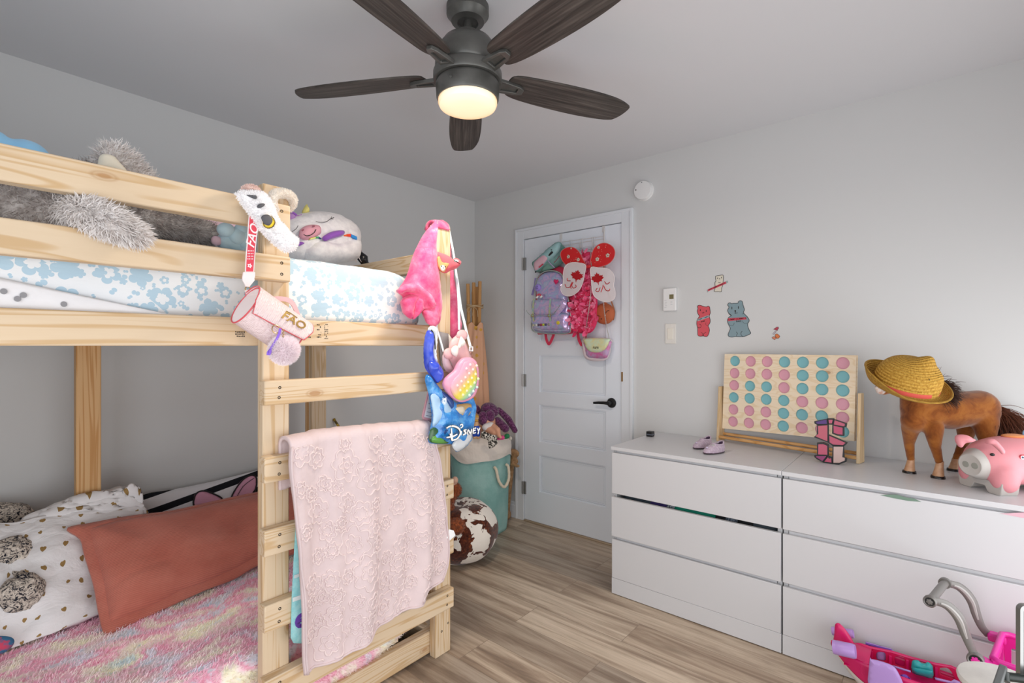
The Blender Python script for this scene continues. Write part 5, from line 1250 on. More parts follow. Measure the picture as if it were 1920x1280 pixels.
for an in (-95,):
    q = radians(an); t_ = V((-sin(q), cos(q), 0)); n_ = V((cos(q), sin(q), 0)); c = V((hc.x, hc.y, 0)) + n_ * .205
    P_ = catmull([c - t_ * .055 + V((0, 0, .47)), c - t_ * .058 + n_ * .022 + V((0, 0, .455)), c - t_ * .045 + n_ * .035 + V((0, 0, .38)), c + n_ * .04 + V((0, 0, .335)), c + t_ * .045 + n_ * .035 + V((0, 0, .38)), c + t_ * .055 + n_ * .022 + V((0, 0, .455)), c + t_ * .055 + V((0, 0, .47))], 7, False)
    g = G(); n2 = len(P_); g.tube(P_, [.0095 * (1 + .12 * sin(i * 2.4)) for i in range(n2)], 12); g.obj('rope_handle', ROPE, hm)
g = G(); g.lathe([(0, .565), (.19, .565), (.19, .555), (0, .555)][::-1], (hc.x, hc.y, 0), n=40); g.obj('toy_fill', mat('mixed_fabric', '#6a5660', .95, c2='#b49aa0', ns=14), hm)
h9 = lambda a, b, d: atd(860 + a / 9.143, 740 + b / 9.143, d)
def m_chen():
    k = N('purple_chenille'); v = k.coord('Object'); n1 = k.noise(v, 110, 3, .6); k.base(k.ramp(n1, [(.35, '#3f1d3b'), (.55, '#6b3560'), (.72, '#9a6a90')]), .9, 0, .15); k.b.inputs['Sheen Weight'].default_value = .3; k.bump(n1, .8, .008); return k.m
CHEN = m_chen(); oc = T('stuffed_octopus', 'dark purple chenille octopus sprawled on top of the toy hamper', 'stuffed animal'); m1 = 3.45 / F / 9.143
g = G(); g.blob([('e', h9(510, 225, 3.44), (150 * m1, .05, 95 * m1)), ('e', h9(560, 280, 3.46), (120 * m1, .06, 110 * m1))], .008, 4); g.obj('head', CHEN, oc, angle=180)
for sh in ([('e', h9(530, 365, 3.38), (95 * m1, .038, 115 * m1))], [('e', h9(415, 400, 3.36), (78 * m1, .036, 125 * m1))], [('c', h9(665, 440, 3.42), 66 * m1, h9(800, 575, 3.38), 72 * m1)], [('c', h9(690, 260, 3.47), 50 * m1, h9(850, 420, 3.47), 62 * m1), ('c', h9(850, 420, 3.47), 62 * m1, h9(965, 610, 3.46), 50 * m1)], [('c', h9(300, 215, 3.46), 52 * m1, h9(350, 290, 3.46), 50 * m1)]):
    g = G(); g.blob(sh, .007, 3); g.obj('tentacle', CHEN, oc, angle=180)
g = G(); g.ball(h9(528, 178, 3.405), (.005, .003, .003)); g.obj('eye_glint', mat('white_glint', '#f0e8ee', .3), oc)
SKIN = mat('doll_vinyl', '#d9a184', .5, spec=.35, subs=.1)
dl = T('baby_doll', 'baby doll lying head down in the hamper with bare legs showing', 'doll')
g = G(); g.blob([('c', h9(470, 570, 3.34), 60 * m1, h9(600, 640, 3.30), 52 * m1), ('e', h9(610, 650, 3.30), (45 * m1, 45 * m1, 40 * m1)), ('c', h9(590, 545, 3.33), 58 * m1, h9(670, 600, 3.29), 46 * m1), ('c', h9(670, 600, 3.29), 46 * m1, h9(685, 690, 3.29), 34 * m1), ('c', h9(685, 690, 3.29), 32 * m1, h9(720, 730, 3.28), 24 * m1), ('e', h9(500, 480, 3.40), (.06, .05, .07))], .005, 4); g.obj('body', SKIN, dl, angle=180)
g = G(); g.blob([('e', h9(495, 555, 3.345), (105 * m1, .034, 72 * m1)), ('e', h9(545, 520, 3.34), (70 * m1, .034, 52 * m1))], .006, 3); g.obj('diaper', mat('white_diaper', '#e4e1df', .9), dl, angle=180)
g = G(); g.blob([('e', h9(745, 732, 3.33), (42 * m1, .02, 38 * m1)), ('e', h9(690, 755, 3.33), (40 * m1, .018, 18 * m1))], .005, 3); tag(g.obj('doll_shoe', mat('hot_pink_vinyl', '#d8488c', .4), None, angle=180), 'hot pink doll shoe on the rim of the hamper', 'shoe')
bd = T('small_doll', 'small doll in bright blue overalls hanging at the rim of the hamper', 'doll')
g = G(); g.blob([('e', h9(300, 390, 3.285), (40 * m1, .02, 50 * m1)), ('c', h9(300, 470, 3.285), 34 * m1, h9(300, 560, 3.275), 50 * m1), ('c', h9(275, 620, 3.275), 28 * m1, h9(270, 735, 3.265), 26 * m1), ('c', h9(330, 620, 3.275), 28 * m1, h9(335, 735, 3.265), 26 * m1)], .004, 3); g.obj('body', mat('tan_vinyl', '#d0a77c', .5), bd, angle=180)
g = G(); g.blob([('e', h9(302, 580, 3.275), (62 * m1, .026, 65 * m1)), ('c', h9(272, 620, 3.275), 36 * m1, h9(270, 690, 3.265), 32 * m1), ('c', h9(332, 620, 3.275), 36 * m1, h9(335, 690, 3.265), 32 * m1)], .004, 3); g.obj('overalls', mat('blue_knit', '#1f4bb8', .85), bd, angle=180)
g = G(); g.blob([('e', h9(295, 440, 3.280), (38 * m1, .02, 22 * m1)), ('e', h9(300, 370, 3.285), (42 * m1, .022, 30 * m1))], .004, 3); g.obj('hair', mat('golden_hair', '#c99a3e', .7), bd, angle=180)
t = T('doll_dress', 'black and white leopard print scrap of clothing hanging over the hamper rim', 'clothing')
fl9 = facing(h9(530, 760, 3.18))
puffy('cloth', mat('leopard_knit', '#23211f', .9, c2='#d8d2c8', ns=95, lo=.49, hi=.53), t, fl9, ZZ(860, 740, 9.143, [(385, 640), (440, 620), (520, 670), (620, 690), (650, 740), (670, 820), (620, 880), (540, 925), (510, 890), (500, 780), (420, 745), (380, 720)]), .014, .012, res=.012, wr=.006, wsc=40, smooth=2)
g = G(); g.blob([('e', h9(830, 705, 3.36), (45 * m1, .02, 40 * m1)), ('e', h9(800, 735, 3.36), (30 * m1, .02, 22 * m1))], .004, 3); tag(g.obj('toy_frog', mat('green_plush', '#1f7a4c', .85), None, angle=180), 'small green soft toy wedged at the hamper rim', 'stuffed animal')
g = G(); g.blob([('e', h9(890, 745, 3.40), (26 * m1, .012, 34 * m1))], .003, 3); tag(g.obj('toy_ball', mat('speckled_cream', '#cfc6bb', .8), None, angle=180), 'little speckled cream ball at the side of the hamper rim', 'ball')
t = T('teddy_bear', 'tan teddy bear tucked between the hamper and the door frame', 'stuffed animal'); TAN = mat('tan_plush', '#a98560', .95, c2='#8d6c4b', ns=40, bump=.4, bs=200, bd=.003)
m2 = 3.58 / F / 9.143
g = G(); g.blob([('e', h9(940, 1000, 3.60), (75 * m1, .05, 80 * m1)), ('e', h9(925, 1130, 3.60), (60 * m1, .05, 75 * m1)), ('e', h9(990, 1215, 3.55), (32 * m1, .03, 32 * m1)), ('e', h9(900, 1180, 3.57), (40 * m1, .04, 40 * m1)), ('c', h9(890, 1150, 3.62), .03, V((2.768, 2.40, .05)), .035), ('e', V((2.768, 2.40, .045)), (.045, .05, .045))], .006, 4); g.obj('body', TAN, t, angle=180)
# ---------------------------------------------------------------- cow print bean bag
def m_cow():
    k = N('cow_print_plush'); v = k.coord('Object', (1, 1, 1.2)); n1 = k.noise(v, 10.5, 4, .5, .7); n2 = k.noise(v, 60, 3, .6)
    sp = k.ramp(n1, [(.472, '#000000'), (.484, '#ffffff')]); br = k.ramp(n2, [(.3, '#2a110a'), (.55, '#54281a'), (.75, '#84451f')])
    k.base(k.mix(sp, '#e6dfd6', br), .95, 0, .12); k.b.inputs['Sheen Weight'].default_value = .3; k.bump(n2, .4, .004); return k.m
pc_ = V((2.085, 2.175)); PR = .235
def pouf(u, v):
    q = 2 * pi * u; th = pi * v; r = sin(th) ** .75 * PR; z = .178 + .178 * (-cos(th)) 
    if v > .8: z -= .03 * ((v - .8) / .2) ** 1.5
    r *= 1 + .02 * cos(q * 8) * sin(th)
    return V((pc_.x + max(r, 1e-4) * cos(q), pc_.y + max(r, 1e-4) * sin(q), max(z, 0.001) + .006 * nz((cos(q) * 2, sin(q) * 2, z * 8)) * sin(th)))
g = G(); g.grid(pouf, 80, 48, cu=True); bmesh.ops.remove_doubles(g.bm, verts=g.bm.verts, dist=.0006)
tag(g.obj('bean_bag', m_cow(), None, angle=180), 'round bean bag in brown and white cow print beside the ladder', 'bean bag')
h3 = lambda a, b, d: atd(820 + a / 3.556, 740 + b / 3.556, d)
BRN = mat('ginger_fur', '#9a4f26', .95, c2='#6e3517', ns=60, sheen=.2)
mk2 = T('stuffed_monkey', 'ginger brown furry toy slumped on the cow print bean bag', 'stuffed animal')
furry('body', BRN, mk2, [('e', h3(10, 790, 2.87), (.07, .06, .06)), ('e', h3(60, 760, 2.90), (.05, .05, .045)), ('e', h3(125, 875, 2.72), (.050, .05, .043)), ('c', h3(60, 870, 2.74), .04, h3(20, 800, 2.84), .045), ('e', h3(120, 632, 2.98), (.036, .04, .040)), ('c', h3(100, 660, 2.97), .035, h3(50, 740, 2.92), .04)], .007, 6000, .010, .0009, (0, 0, -.1), .4)
g = G(); g.blob([('e', h3(118, 568, 2.97), (.018, .02, .022)), ('c', h3(118, 568, 2.97), .016, h3(110, 600, 2.98), .02)], .004, 3); g.obj('hand', mat('pale_tan_vinyl', '#caa28c', .6), mk2, angle=180)
# ---------------------------------------------------------------- things hanging on the door
D5 = lambda pts: ZZ(960, 400, 4, pts)
D1 = lambda pts: ZZ(990, 430, 9.847, pts)
D2 = lambda pts: ZZ(990, 540, 8.535, pts)
dfr = lambda c: wallfr(XD - c)
WIRE = mat('white_wire', '#d5d3d2', .35, spec=.6)
rk = T('over_door_rack', 'white wire hook rack hanging over the top of the door', 'rack')
def wire(name, pts, c, r=.0022, par=rk, conv=D5, m=WIRE, n=8):
    f = dfr(0); o = [dfr(ci).w(*dfr(ci).at(*q)) for q, ci in zip(conv(pts), c if isinstance(c, list) else [c] * len(pts))]; g = G(); g.tube(o, r, n); return g.obj(name, m, par)
for x0, y0, x1, y1 in ((375, 215, 692, 171), (378, 241, 692, 190), (440, 288, 690, 252)): wire('crossbar', [(x0, y0), (x1, y1)], .012)
for x in (432, 444, 515, 526, 604, 617): wire('upright', [(x, 222 - (x - 375) * .14 - 14), (x, 292 - (x - 430) * .14)], .0145, .0018)
for x in (505, 600): wire('hook', [(x, 220 - (x - 505) * .16), (x + 2, 250 - (x - 505) * .16), (x + 6, 262 - (x - 505) * .16), (x + 12, 256 - (x - 505) * .16), (x + 13, 240 - (x - 505) * .16)], [.016, .02, .03, .04, .045])
for x, y in ((368, 160), (688, 105)):
    g = G(); f = dfr(0); a, b = f.at(*D5([(x, y)])[0]); w = .011
    g.fbox(f, a - w, b - .03, .0008, a + w, DZ1 - .0035, .0026); g.fbox(f, a - w, DZ1 - .0045, -.040, a + w, DZ1 - .003, .0026); g.fbox(f, a + w * .2, b - .05, .0008, a + w * .6, b - .03, .010); g.fbox(f, a + w * .2, b - .085, .008, a + w * .6, b - .045, .0115)
    g.obj('door_hook', WIRE, rk, bevel=.0008)
wire('side_bar', [(692, 110), (692, 430)], .013, .0028)
# red backpack underneath
REDB = mat('crimson_nylon', '#d32c52', .6, sheen=.2); t = T('backpack', 'crimson pink backpack hanging behind the shiny lilac one on the door', 'backpack'); f = dfr(.030)
puffy('body', REDB, t, f, D5([(200, 470), (260, 430), (330, 395), (400, 420), (440, 560), (470, 640), (472, 800), (462, 880), (430, 905), (240, 905), (185, 890), (170, 700)]), .045, .026, res=.016, smooth=3, wr=.006)
for pts in ([(258, 895), (266, 945), (280, 976), (292, 972), (312, 930), (324, 895)], [(500, 880), (505, 930), (518, 968), (532, 985), (548, 960), (560, 900)]):
    P_ = [f.w(*f.at(*q), .012) for q in D5(pts)]; g = G(); g.strap(catmull(P_, 5, False), .020, .003, (-1, 0, 0)); g.obj('shoulder_strap', REDB, t)
# iridescent lilac backpack
def m_irid(name, base, seed):
    k = N(name); v = k.coord('UV', (1, 1, 1), (0, 0, .4), (seed, 0, 0)); n1 = k.noise(v, 16, 2, .5, 1.6); lw = k.n('ShaderNodeLayerWeight'); lw.inputs[0].default_value = .4
    f_ = k.math('ADD', n1, k.math('MULTIPLY', lw.outputs['Facing'], .25)); col = k.ramp(f_, [(.30, '#8f86cc'), (.42, '#b5a2da'), (.50, '#dcb6d8'), (.58, '#a9a6dd'), (.68, '#9dc3d8'), (.8, '#d4c8e2')])
    col = k.mix(.35, col, base); k.base(col, .16, .35, .6); k.b.inputs['Coat Weight'].default_value = .6; k.bump(k.noise(v, 22, 2, .5, 1), .5, .01); return k.m
IR1, IR2 = m_irid('iridescent_vinyl', '#bdb2dd', 0), m_irid('iridescent_vinyl_flap', '#cdb8da', 5); IR3 = mat('holo_strap', '#a9d0cd', .2, .5, c2='#c9cba0', ns=50); SILV = mat('silver_trim', '#b4c0ba', .25, .6)
bp_ = T('backpack', 'shiny iridescent lilac backpack with badges and a buckled pocket on the door', 'backpack'); f = dfr(.078)
puffy('body', IR1, bp_, f, D5([(188, 660), (182, 540), (205, 475), (255, 440), (320, 436), (370, 460), (395, 520), (425, 650), (440, 760), (440, 870), (415, 893), (300, 897), (180, 885), (155, 850), (165, 750)]), .036, .030, res=.014, wr=.007, wsc=22, smooth=3)
o = [f.w(*f.at(*q), .006) for q in D5([(180, 660), (178, 540), (202, 472), (252, 436), (322, 432), (374, 458), (398, 520), (428, 650), (444, 760), (444, 872), (416, 897), (300, 901), (178, 888), (150, 852), (160, 750)])]
g = G(); g.tube(catmull(o, 4), .0045, 8, closed=True); g.obj('piping', SILV, bp_)
puffy('front_pocket', IR1, bp_, f.shift(.030), D5([(160, 740), (400, 745), (420, 790), (418, 860), (400, 880), (280, 885), (180, 872), (155, 845)]), .030, .01, res=.013, wr=.006, wsc=24, smooth=3)
puffy('flap', IR2, bp_, f.shift(.048), D5([(146, 662), (190, 647), (390, 645), (404, 690), (372, 735), (335, 768), (250, 770), (180, 765), (150, 730)]), .020, .006, res=.013, wr=.005, wsc=26, smooth=2)
g = G(); g.tube(catmull([f.w(*f.at(*q), .066) for q in D5([(404, 690), (372, 735), (335, 768), (250, 770), (180, 765), (150, 730)])], 4, False), .0022, 6); g.obj('flap_edge', SILV, bp_)
for x in (207, 331):
    P_ = [f.w(*f.at(*q), c) for q, c in zip(D5([(x, 645), (x + 1, 690), (x - 2, 740), (x - 4, 770), (x - 2, 812)]), (.066, .074, .074, .070, .064))]
    st_ = G(); st_.strap(P_, .014, .002, (-1, 0, 0)); st_ = st_.obj('buckle_strap', IR3, bp_)
    g = G(); a, b = f.at(*D5([(x - 3, 768)])[0]); fk = f.shift(.073); g.prism(rrect(a - .011, b - .012, a + .011, b + .010, .002, 2), fk, 0, .003, [rrect(a - .0075, b - .008, a + .0075, b + .006, .001, 2)]); g.obj('buckle', mat('gold_buckle', '#bda36a', .3, .8), st_)
a, b = f.at(*D5([(354, 515)])[0]); g = G(); g.puff(heart(a, b, .021, -8), f.shift(.038), .004, .01, res=.007); g.obj('heart_patch', mat('hot_pink_patch', '#dd1f66', .5), bp_, angle=180)
a, b = f.at(*D5([(214, 560)])[0]); bg = G(); bg.lathe([(.024, 0), (.024, .006), (.020, .010), (0, .012)], f.w(a, b, .030), (-1, 0, 0), 28); bg = bg.obj('button_badge', mat('violet_badge', '#9a86d6', .3), bp_)
fb2 = f.shift(.043); SM = INK
for dx, dy in ((-.007, .005), (.006, .006)): g = G(); g.ball(fb2.w(a + dx, b + dy, 0), (.0014, .002, .003)); g.obj('eye', SM, bg)
g = G(); g.tube([fb2.w(a + .008 * cos(q), b - .002 + .007 * sin(q), 0) for q in [pi + pi * i / 10 for i in range(11)]], .0011, 6); g.obj('smile', SM, bg)
ca, cb = f.at(*D5([(235, 628)])[0]); rb_ = G(); rb_.prism([(ca + .022 * cos(q), cb + .022 * sin(q)) for q in [pi * i / 14 for i in range(15)]] + [(ca + .010 * cos(q), cb + .010 * sin(q)) for q in [pi * (14 - i) / 14 for i in range(15)]], f.shift(.048), 0, .003); rb_ = rb_.obj('rainbow_patch', mat('rainbow_red', '#cf4a5a', .5), bp_)
for dx in (-.017, .017): g = G(); g.blob([('e', f.w(ca + dx, cb - .004, .052), (.004, .010, .007)), ('e', f.w(ca + dx + .006, cb, .052), (.004, .008, .008))], .002, 2); g.obj('cloud', mat('cloud_white', '#e8e6e2', .7), rb_)
a, b = f.at(*D5([(383, 822)])[0]); fs2 = f.shift(.058); sm = G(); sm.lathe([(.0125, 0), (.0125, .003), (.011, .005), (0, .006)], fs2.w(a, b, 0), (-1, 0, 0), 24); sm = sm.obj('smiley_badge', mat('badge_yellow', '#e3cf3c', .4), bp_)
for dx in (-.004, .004): g = G(); g.ball(fs2.w(a + dx, b + .003, .006), (.001, .0011, .002)); g.obj('eye', INK, sm)
g = G(); g.tube([fs2.w(a + .006 * cos(q), b - .001 + .006 * sin(q), .0055) for q in [pi * 1.1 + pi * .8 * i / 8 for i in range(9)]], .0007, 6); g.obj('smile', INK, sm)
for i, (x, c) in enumerate(((200, '#b7b49c'), (222, '#d8d8d4'), (238, '#5b4a63'), (256, '#8f3040'), (274, '#b9c23f'), (292, '#4d4a66'), (315, '#9a948c'))):
    a, b = f.at(*D5([(x, 840 - (x - 200) * .05)])[0]); g = G(); g.puff(ell(a, b, .010, .009, 14), f.shift(.060), .004, .004, res=.004); g.obj('bead_patch', mat('bead_%d' % i, c, .4), bp_, angle=180)
P_ = [f.w(*f.at(*q), c) for q, c in zip(D5([(178, 485), (165, 540), (150, 580), (142, 612)]), (.0, -.01, -.015, -.015))]; g = G(); g.strap(P_, .018, .002, (-1, 0, 0)); g.obj('side_strap', mat('lilac_webbing', '#8f83c0', .6), bp_)
# teal mini backpack
TLB = mat('aqua_nylon', '#9cc3c6', .6, c2='#8cb6ba', ns=8); tl = T('backpack', 'small pale aqua backpack hung askew at the top left of the door', 'backpack'); f = dfr(.075)
puffy('body', mat('teal_nylon', '#7fa8a4', .65, c2='#5f8f82', ns=10), tl, dfr(.05), D1([(130, 770), (95, 640), (110, 590), (250, 465), (400, 330), (520, 240), (590, 232), (640, 290), (690, 350), (660, 470), (650, 600), (520, 705), (400, 745), (250, 800), (180, 790)]), .05, .045, res=.014, wr=.005, smooth=3)
f = dfr(.098)
puffy('front_panel', TLB, tl, f, D1([(120, 760), (95, 640), (115, 595), (250, 472), (400, 338), (520, 248), (585, 240), (605, 280), (580, 400), (480, 520), (370, 580), (280, 660), (200, 740), (150, 765)]), .022, .03, res=.013, smooth=3)
puffy('pink_panel', mat('pink_panel', '#d7aebb', .6), tl, f.shift(.016), D1([(120, 745), (103, 640), (125, 595), (220, 510), (300, 460), (350, 480), (358, 540), (300, 620), (230, 690), (165, 745)]), .010, .02, res=.012, smooth=3)
puffy('side_pocket', mat('sea_green_mesh', '#6f9b8e', .7), tl, dfr(.075), D1([(250, 770), (290, 680), (370, 590), (400, 600), (440, 660), (490, 700), (420, 740), (320, 770)]), .018, .02, res=.012, smooth=3)
wire('pocket_trim', [(370, 580), (420, 640), (490, 705)], .112, .004, tl, D1, mat('lavender_trim', '#a79fc0', .7))
wire('zip', [(590, 245), (600, 320), (575, 410), (470, 530)], .116, .0022, tl, D1, mat('teal_zip', '#5f8a8c', .5)); wire('zip_pull', [(580, 490), (530, 560), (480, 615)], .116, .0022, tl, D1, mat('maroon_cord', '#8e3550', .6))
flat('black_print', INK, tl, f.shift(.024), D1([(375, 480), (400, 440), (435, 400), (455, 410), (462, 430), (430, 460), (390, 490)]))
flat('black_print', INK, tl, f.shift(.024), D1(ell(432, 378, 12, 11, 12)))
flat('red_tag', mat('red_tag', '#c33548', .5), tl, f.shift(.0285), D1([(195, 695), (275, 628), (285, 645), (208, 712)]))
g = G(); a, b = dfr(.06).at(*D1([(140, 785)])[0]); g.ball(dfr(.06).w(a, b, 0), .006); g.obj('cord_toggle', BLACK, tl)
# petal dress
PT1, PT2, PT3 = mat('petal_pink', '#ee5a8a', .8, sheen=.2), mat('petal_deep', '#d9305f', .8), mat('petal_light', '#f590b2', .8)
ru = T('petal_costume', 'hot pink costume covered in fabric petals hanging down the middle of the door', 'costume'); f = dfr(.062)
dress = [(528, 292), (600, 292), (592, 340), (592, 480), (612, 600), (640, 650), (636, 740), (640, 800), (615, 870), (570, 900), (490, 892), (455, 840), (450, 760), (470, 620), (500, 520), (535, 430), (540, 340)]
puffy('bodice', PT2, ru, f, D5(dress), .035, .04, res=.016, smooth=3)
do = f.poly(D5(dress)); pr = random.Random(21); xs, ys = [p[0] for p in do], [p[1] for p in do]
def petal(g, o, d, nrm, L_, w_):
    x = d.cross(nrm).normalized(); rows = []
    for i in range(5):
        s = i / 4; ww = w_ * sin(pi * (.12 + .80 * s)) ** .8; c = o + d * (L_ * s) + nrm * (L_ * .55 * s * s)
        rows.append([g.bm.verts.new(c + x * ww * k + nrm * (-.25 * ww * abs(k) + .3 * ww * abs(k) ** 2)) for k in (-1, 0, 1)])
    for a_, b_ in zip(rows, rows[1:]):
        for k in range(2): g.face((a_[k], a_[k + 1], b_[k + 1], b_[k]))
gs = [G(), G(), G()]; n_ = 0
while n_ < 330:
    a, b = pr.uniform(min(xs), max(xs)), pr.uniform(min(ys), max(ys))
    if not inpoly(do, a, b): continue
    n_ += 1; q = pr.uniform(0, 2 * pi); nr = (f.n + f.ex * pr.uniform(-.5, .5) + f.ey * pr.uniform(-.3, .5)).normalized(); d = (f.ex * cos(q) + f.ey * sin(q) - f.n * .0); d = (d - nr * d.dot(nr) + nr * .25).normalized()
    petal(gs[pr.choice((0, 0, 1, 2))], f.w(a, b, .022 + pr.uniform(-.004, .012)), d, nr, pr.uniform(.022, .036), pr.uniform(.011, .018))
for g, m, l in zip(gs, (PT1, PT2, PT3), ('mid pink petals', 'deep pink petals', 'light pink petals')): o = g.obj('petals', m, ru, angle=180, recalc=False); o['kind'] = 'stuff'; lab(o, l)
# fairy wings
wg = T('fairy_wings', 'red and white gauze fairy wings with red leaf prints on the door', 'wings')
def m_gauze(name, c, a): 
    k = N(name); k.base(c, .6); k.b.inputs['Alpha'].default_value = a; return k.m
GR, GW = m_gauze('red_gauze', '#d8161c', .88), m_gauze('white_gauze', '#ece4e6', .62)
GR2 = mat('red_rim_gauze', '#e07a78', .6, alpha=.8); SPK = mat('silver_sequin', '#d9d4c4', .3, .6); MAPLE = mat('glitter_red', '#bf1a24', .35, .3)
f1, f2 = dfr(.128), dfr(.150)
UL = [(365, 318), (372, 282), (410, 258), (460, 256), (500, 285), (530, 340), (553, 388), (500, 398), (430, 396), (385, 365)]; UR = [(590, 400), (594, 330), (615, 265), (660, 228), (710, 224), (755, 250), (772, 290), (760, 340), (720, 380), (650, 402)]
LL = [(552, 388), (500, 370), (440, 370), (400, 395), (385, 450), (383, 520), (366, 560), (375, 595), (405, 617), (450, 615), (500, 580), (530, 520), (545, 450)]; LR = [(592, 407), (650, 408), (715, 414), (755, 445), (768, 490), (762, 540), (774, 590), (768, 635), (735, 660), (690, 662), (640, 640), (608, 600), (595, 500)]
for nm, fr, px, m, rm in (('upper_wing', f1, UL, GR, GR2), ('upper_wing', f1, UR, GR, GR2), ('lower_wing', f2, LL, GW, mat('white_wire_rim', '#eadfe0', .5)), ('lower_wing', f2, LR, GW, mat('white_wire_rim_b', '#eadfe0', .5))):
    o = cm2(fr.poly(D5(px)), 5); g = G(); g.prism(o, fr, 0, .0008); wo = g.obj(nm, m, wg)
    g = G(); g.tube([fr.w(a, b, .0004) for a, b in o], .002, 8, closed=True); g.obj('wire_rim', rm, wo)
    if nm == 'upper_wing':
        for x, y, s in (((424, 325, 1), (497, 347, 1), (445, 262, .5)) if px is UL else ((640, 343, 1.1), (718, 315, 1.1), (650, 255, .8))):
            a, b = fr.at(*D5([(x, y)])[0]); g = G()
            for i in range(5):
                q = 2 * pi * i / 5 + .3; g.ball(fr.w(a + .0075 * s * cos(q), b + .0075 * s * sin(q), .002), (.0018, .0052 * s, .0052 * s), None, 10, 6)
            g.obj('sequin_flower', SPK, wo)
        g = G()
        for i in range(14):
            x, y = pr.choice(px); cx_ = sum(p[0] for p in px) / len(px); cy_ = sum(p[1] for p in px) / len(px); s = pr.uniform(.2, .85); a, b = fr.at(*D5([(cx_ + (x - cx_) * s, cy_ + (y - cy_) * s)])[0]); g.ball(fr.w(a, b, .0015), .0016, None, 8, 5)
        g.obj('glitter_dots', mat('pale_glitter', '#e9b8a8', .3), wo)
    else:
        cx_, cy_, s, ro = (487, 472, 50, -12) if px is LL else (642, 492, 50, 8)
        leaf = [(0, 1.0), (.16, .70), (.36, .78), (.30, .42), (.48, .56), (.56, .44), (.88, .50), (.76, .26), (.98, .12), (.58, -.22), (.66, -.42), (.30, -.38), (.22, -.50), (.10, -.48), (.06, -.95)]
        leaf = [(x * cos(radians(ro)) - y * sin(radians(ro)), x * sin(radians(ro)) + y * cos(radians(ro))) for x, y in leaf + [(-x, y) for x, y in reversed(leaf[:-1])][:-1]]
        g = G(); g.prism(fr.poly(D5([(cx_ + x * s, cy_ - y * s) for x, y in leaf])), fr, .0008, .0022); g.obj('leaf_print', MAPLE, wo)
        for pts in (([(415, 485), (418, 505), (440, 505)], [(398, 530), (410, 555), (440, 548), (452, 512)], [(445, 565), (440, 540), (452, 518)], [(460, 515), (450, 540), (462, 560), (482, 550), (478, 535)]) if px is LL else ([(695, 510), (712, 530), (735, 515)], [(640, 560), (630, 580), (650, 585), (662, 555)], [(685, 535), (680, 560), (668, 590)], [(690, 545), (705, 575), (728, 580), (735, 565)])):
            g = G(); g.tube(catmull([fr.w(*fr.at(*q), .0016) for q in D5(pts)], 5, False), [.0024] * (5 * (len(pts) - 1) + 1), 6); g.obj('scroll_print', MAPLE, wo)
f = dfr(.14); a, b = f.at(*D5([(573, 398)])[0]); g = G(); g.ball(f.w(a, b, 0), (.012, .022, .012), None, 16, 10); g.obj('centre_knot', mat('red_ribbon', '#c8222c', .5), wg)
# orange cat face bag
CATO = mat('rust_orange_felt', '#b4603a', .75); ct = T('cat_bag', 'round orange cat face bag winking on the door', 'handbag'); f = dfr(.040)
puffy('body', CATO, ct, f, D5(ell(694, 752, 76, 80, 22)), .026, .022, res=.012, smooth=0)
for px in ([(605, 720), (612, 703), (630, 712), (655, 712), (640, 745), (625, 760)], [(688, 690), (690, 668), (698, 656), (712, 672), (738, 700), (715, 712)]): puffy('ear', CATO, ct, f, D5(px), .010, .008, res=.009, smooth=3)
fc = f.shift(.0265)
wire('wink', [(632, 775), (645, 766), (662, 772)], .0655, .0016, ct, D5, INK); wire('wink', [(703, 748), (712, 732), (728, 728)], .066, .0016, ct, D5, INK)
for x, y in ((655, 791), (712, 764)): a, b = f.at(*D5([(x, y)])[0]); g = G(); g.ball(fc.w(a, b, -.002), (.002, .0065, .0065)); g.obj('cheek', mat('cheek_white', '#e9dcd4', .7), ct)
a, b = f.at(*D5([(686, 792)])[0]); g = G(); g.ball(fc.w(a, b, 0), (.003, .004, .0035)); g.obj('nose', INK, ct)
P_ = [dfr(.03).w(*dfr(.03).at(*q)) for q in D5([(690, 330), (692, 480), (730, 620), (752, 680), (768, 740), (758, 800)])]; g = G(); g.strap(catmull(P_, 5, False), .010, .002, (-1, 0, 0)); g.obj('strap', mat('tan_strap', '#b07a5c', .6), ct)
# sequin purse
sq = T('sequin_purse', 'small purse with a yellow sequin flap and pink body on a silver chain', 'handbag'); f = dfr(.048)
SQB = mat('pink_sequin', '#cf6fa4', .35, .2, c2='#b9a3c6', ns=26, bump=.6, bs=300, bd=.002); SQY = mat('yellow_sequin', '#dcd8a2', .35, .1, c2='#cfe0c4', ns=30, bump=.6, bs=300, bd=.002); PWH = mat('pearl_white_trim', '#e3d3d8', .4)
so_ = [(533, 940), (560, 932), (735, 938), (736, 1000), (728, 1060), (700, 1098), (640, 1108), (575, 1098), (545, 1070), (533, 1010)]
puffy('gusset', PWH, sq, f, D5(so_), .018, .030, edge=.02, res=.013, smooth=3, power=.3)
puffy('body', SQB, sq, f.shift(.022), D5([(548, 950), (735, 945), (732, 1020), (718, 1070), (690, 1088), (600, 1086), (560, 1070), (548, 1020)]), .014, .01, res=.012, smooth=3)
puffy('flap', SQY, sq, f.shift(.036), D5([(545, 938), (722, 938), (727, 965), (712, 1000), (690, 1025), (650, 1042), (600, 1040), (565, 1020), (548, 985)]), .010, .008, res=.011, smooth=3)
g = G(); ff_ = f.shift(.047)
for i in range(4):
    a, b = ff_.at(*D5([(612 + i * 11, 1007)])[0]); h_ = .007; g.fbox(ff_, a - .0032, b - h_, 0, a - .0016, b + h_, .002); g.fbox(ff_, a + .0016, b - (h_ if i % 2 else -.001), 0, a + .003, b + h_, .002); g.fbox(ff_, a - .003, b + h_ * (.7 if i != 1 else -.8), 0, a + .003, b + h_ * (1 if i != 1 else -.5), .002)
g.obj('metal_letters', mat('gunmetal', '#6e6c68', .35, .8), sq)
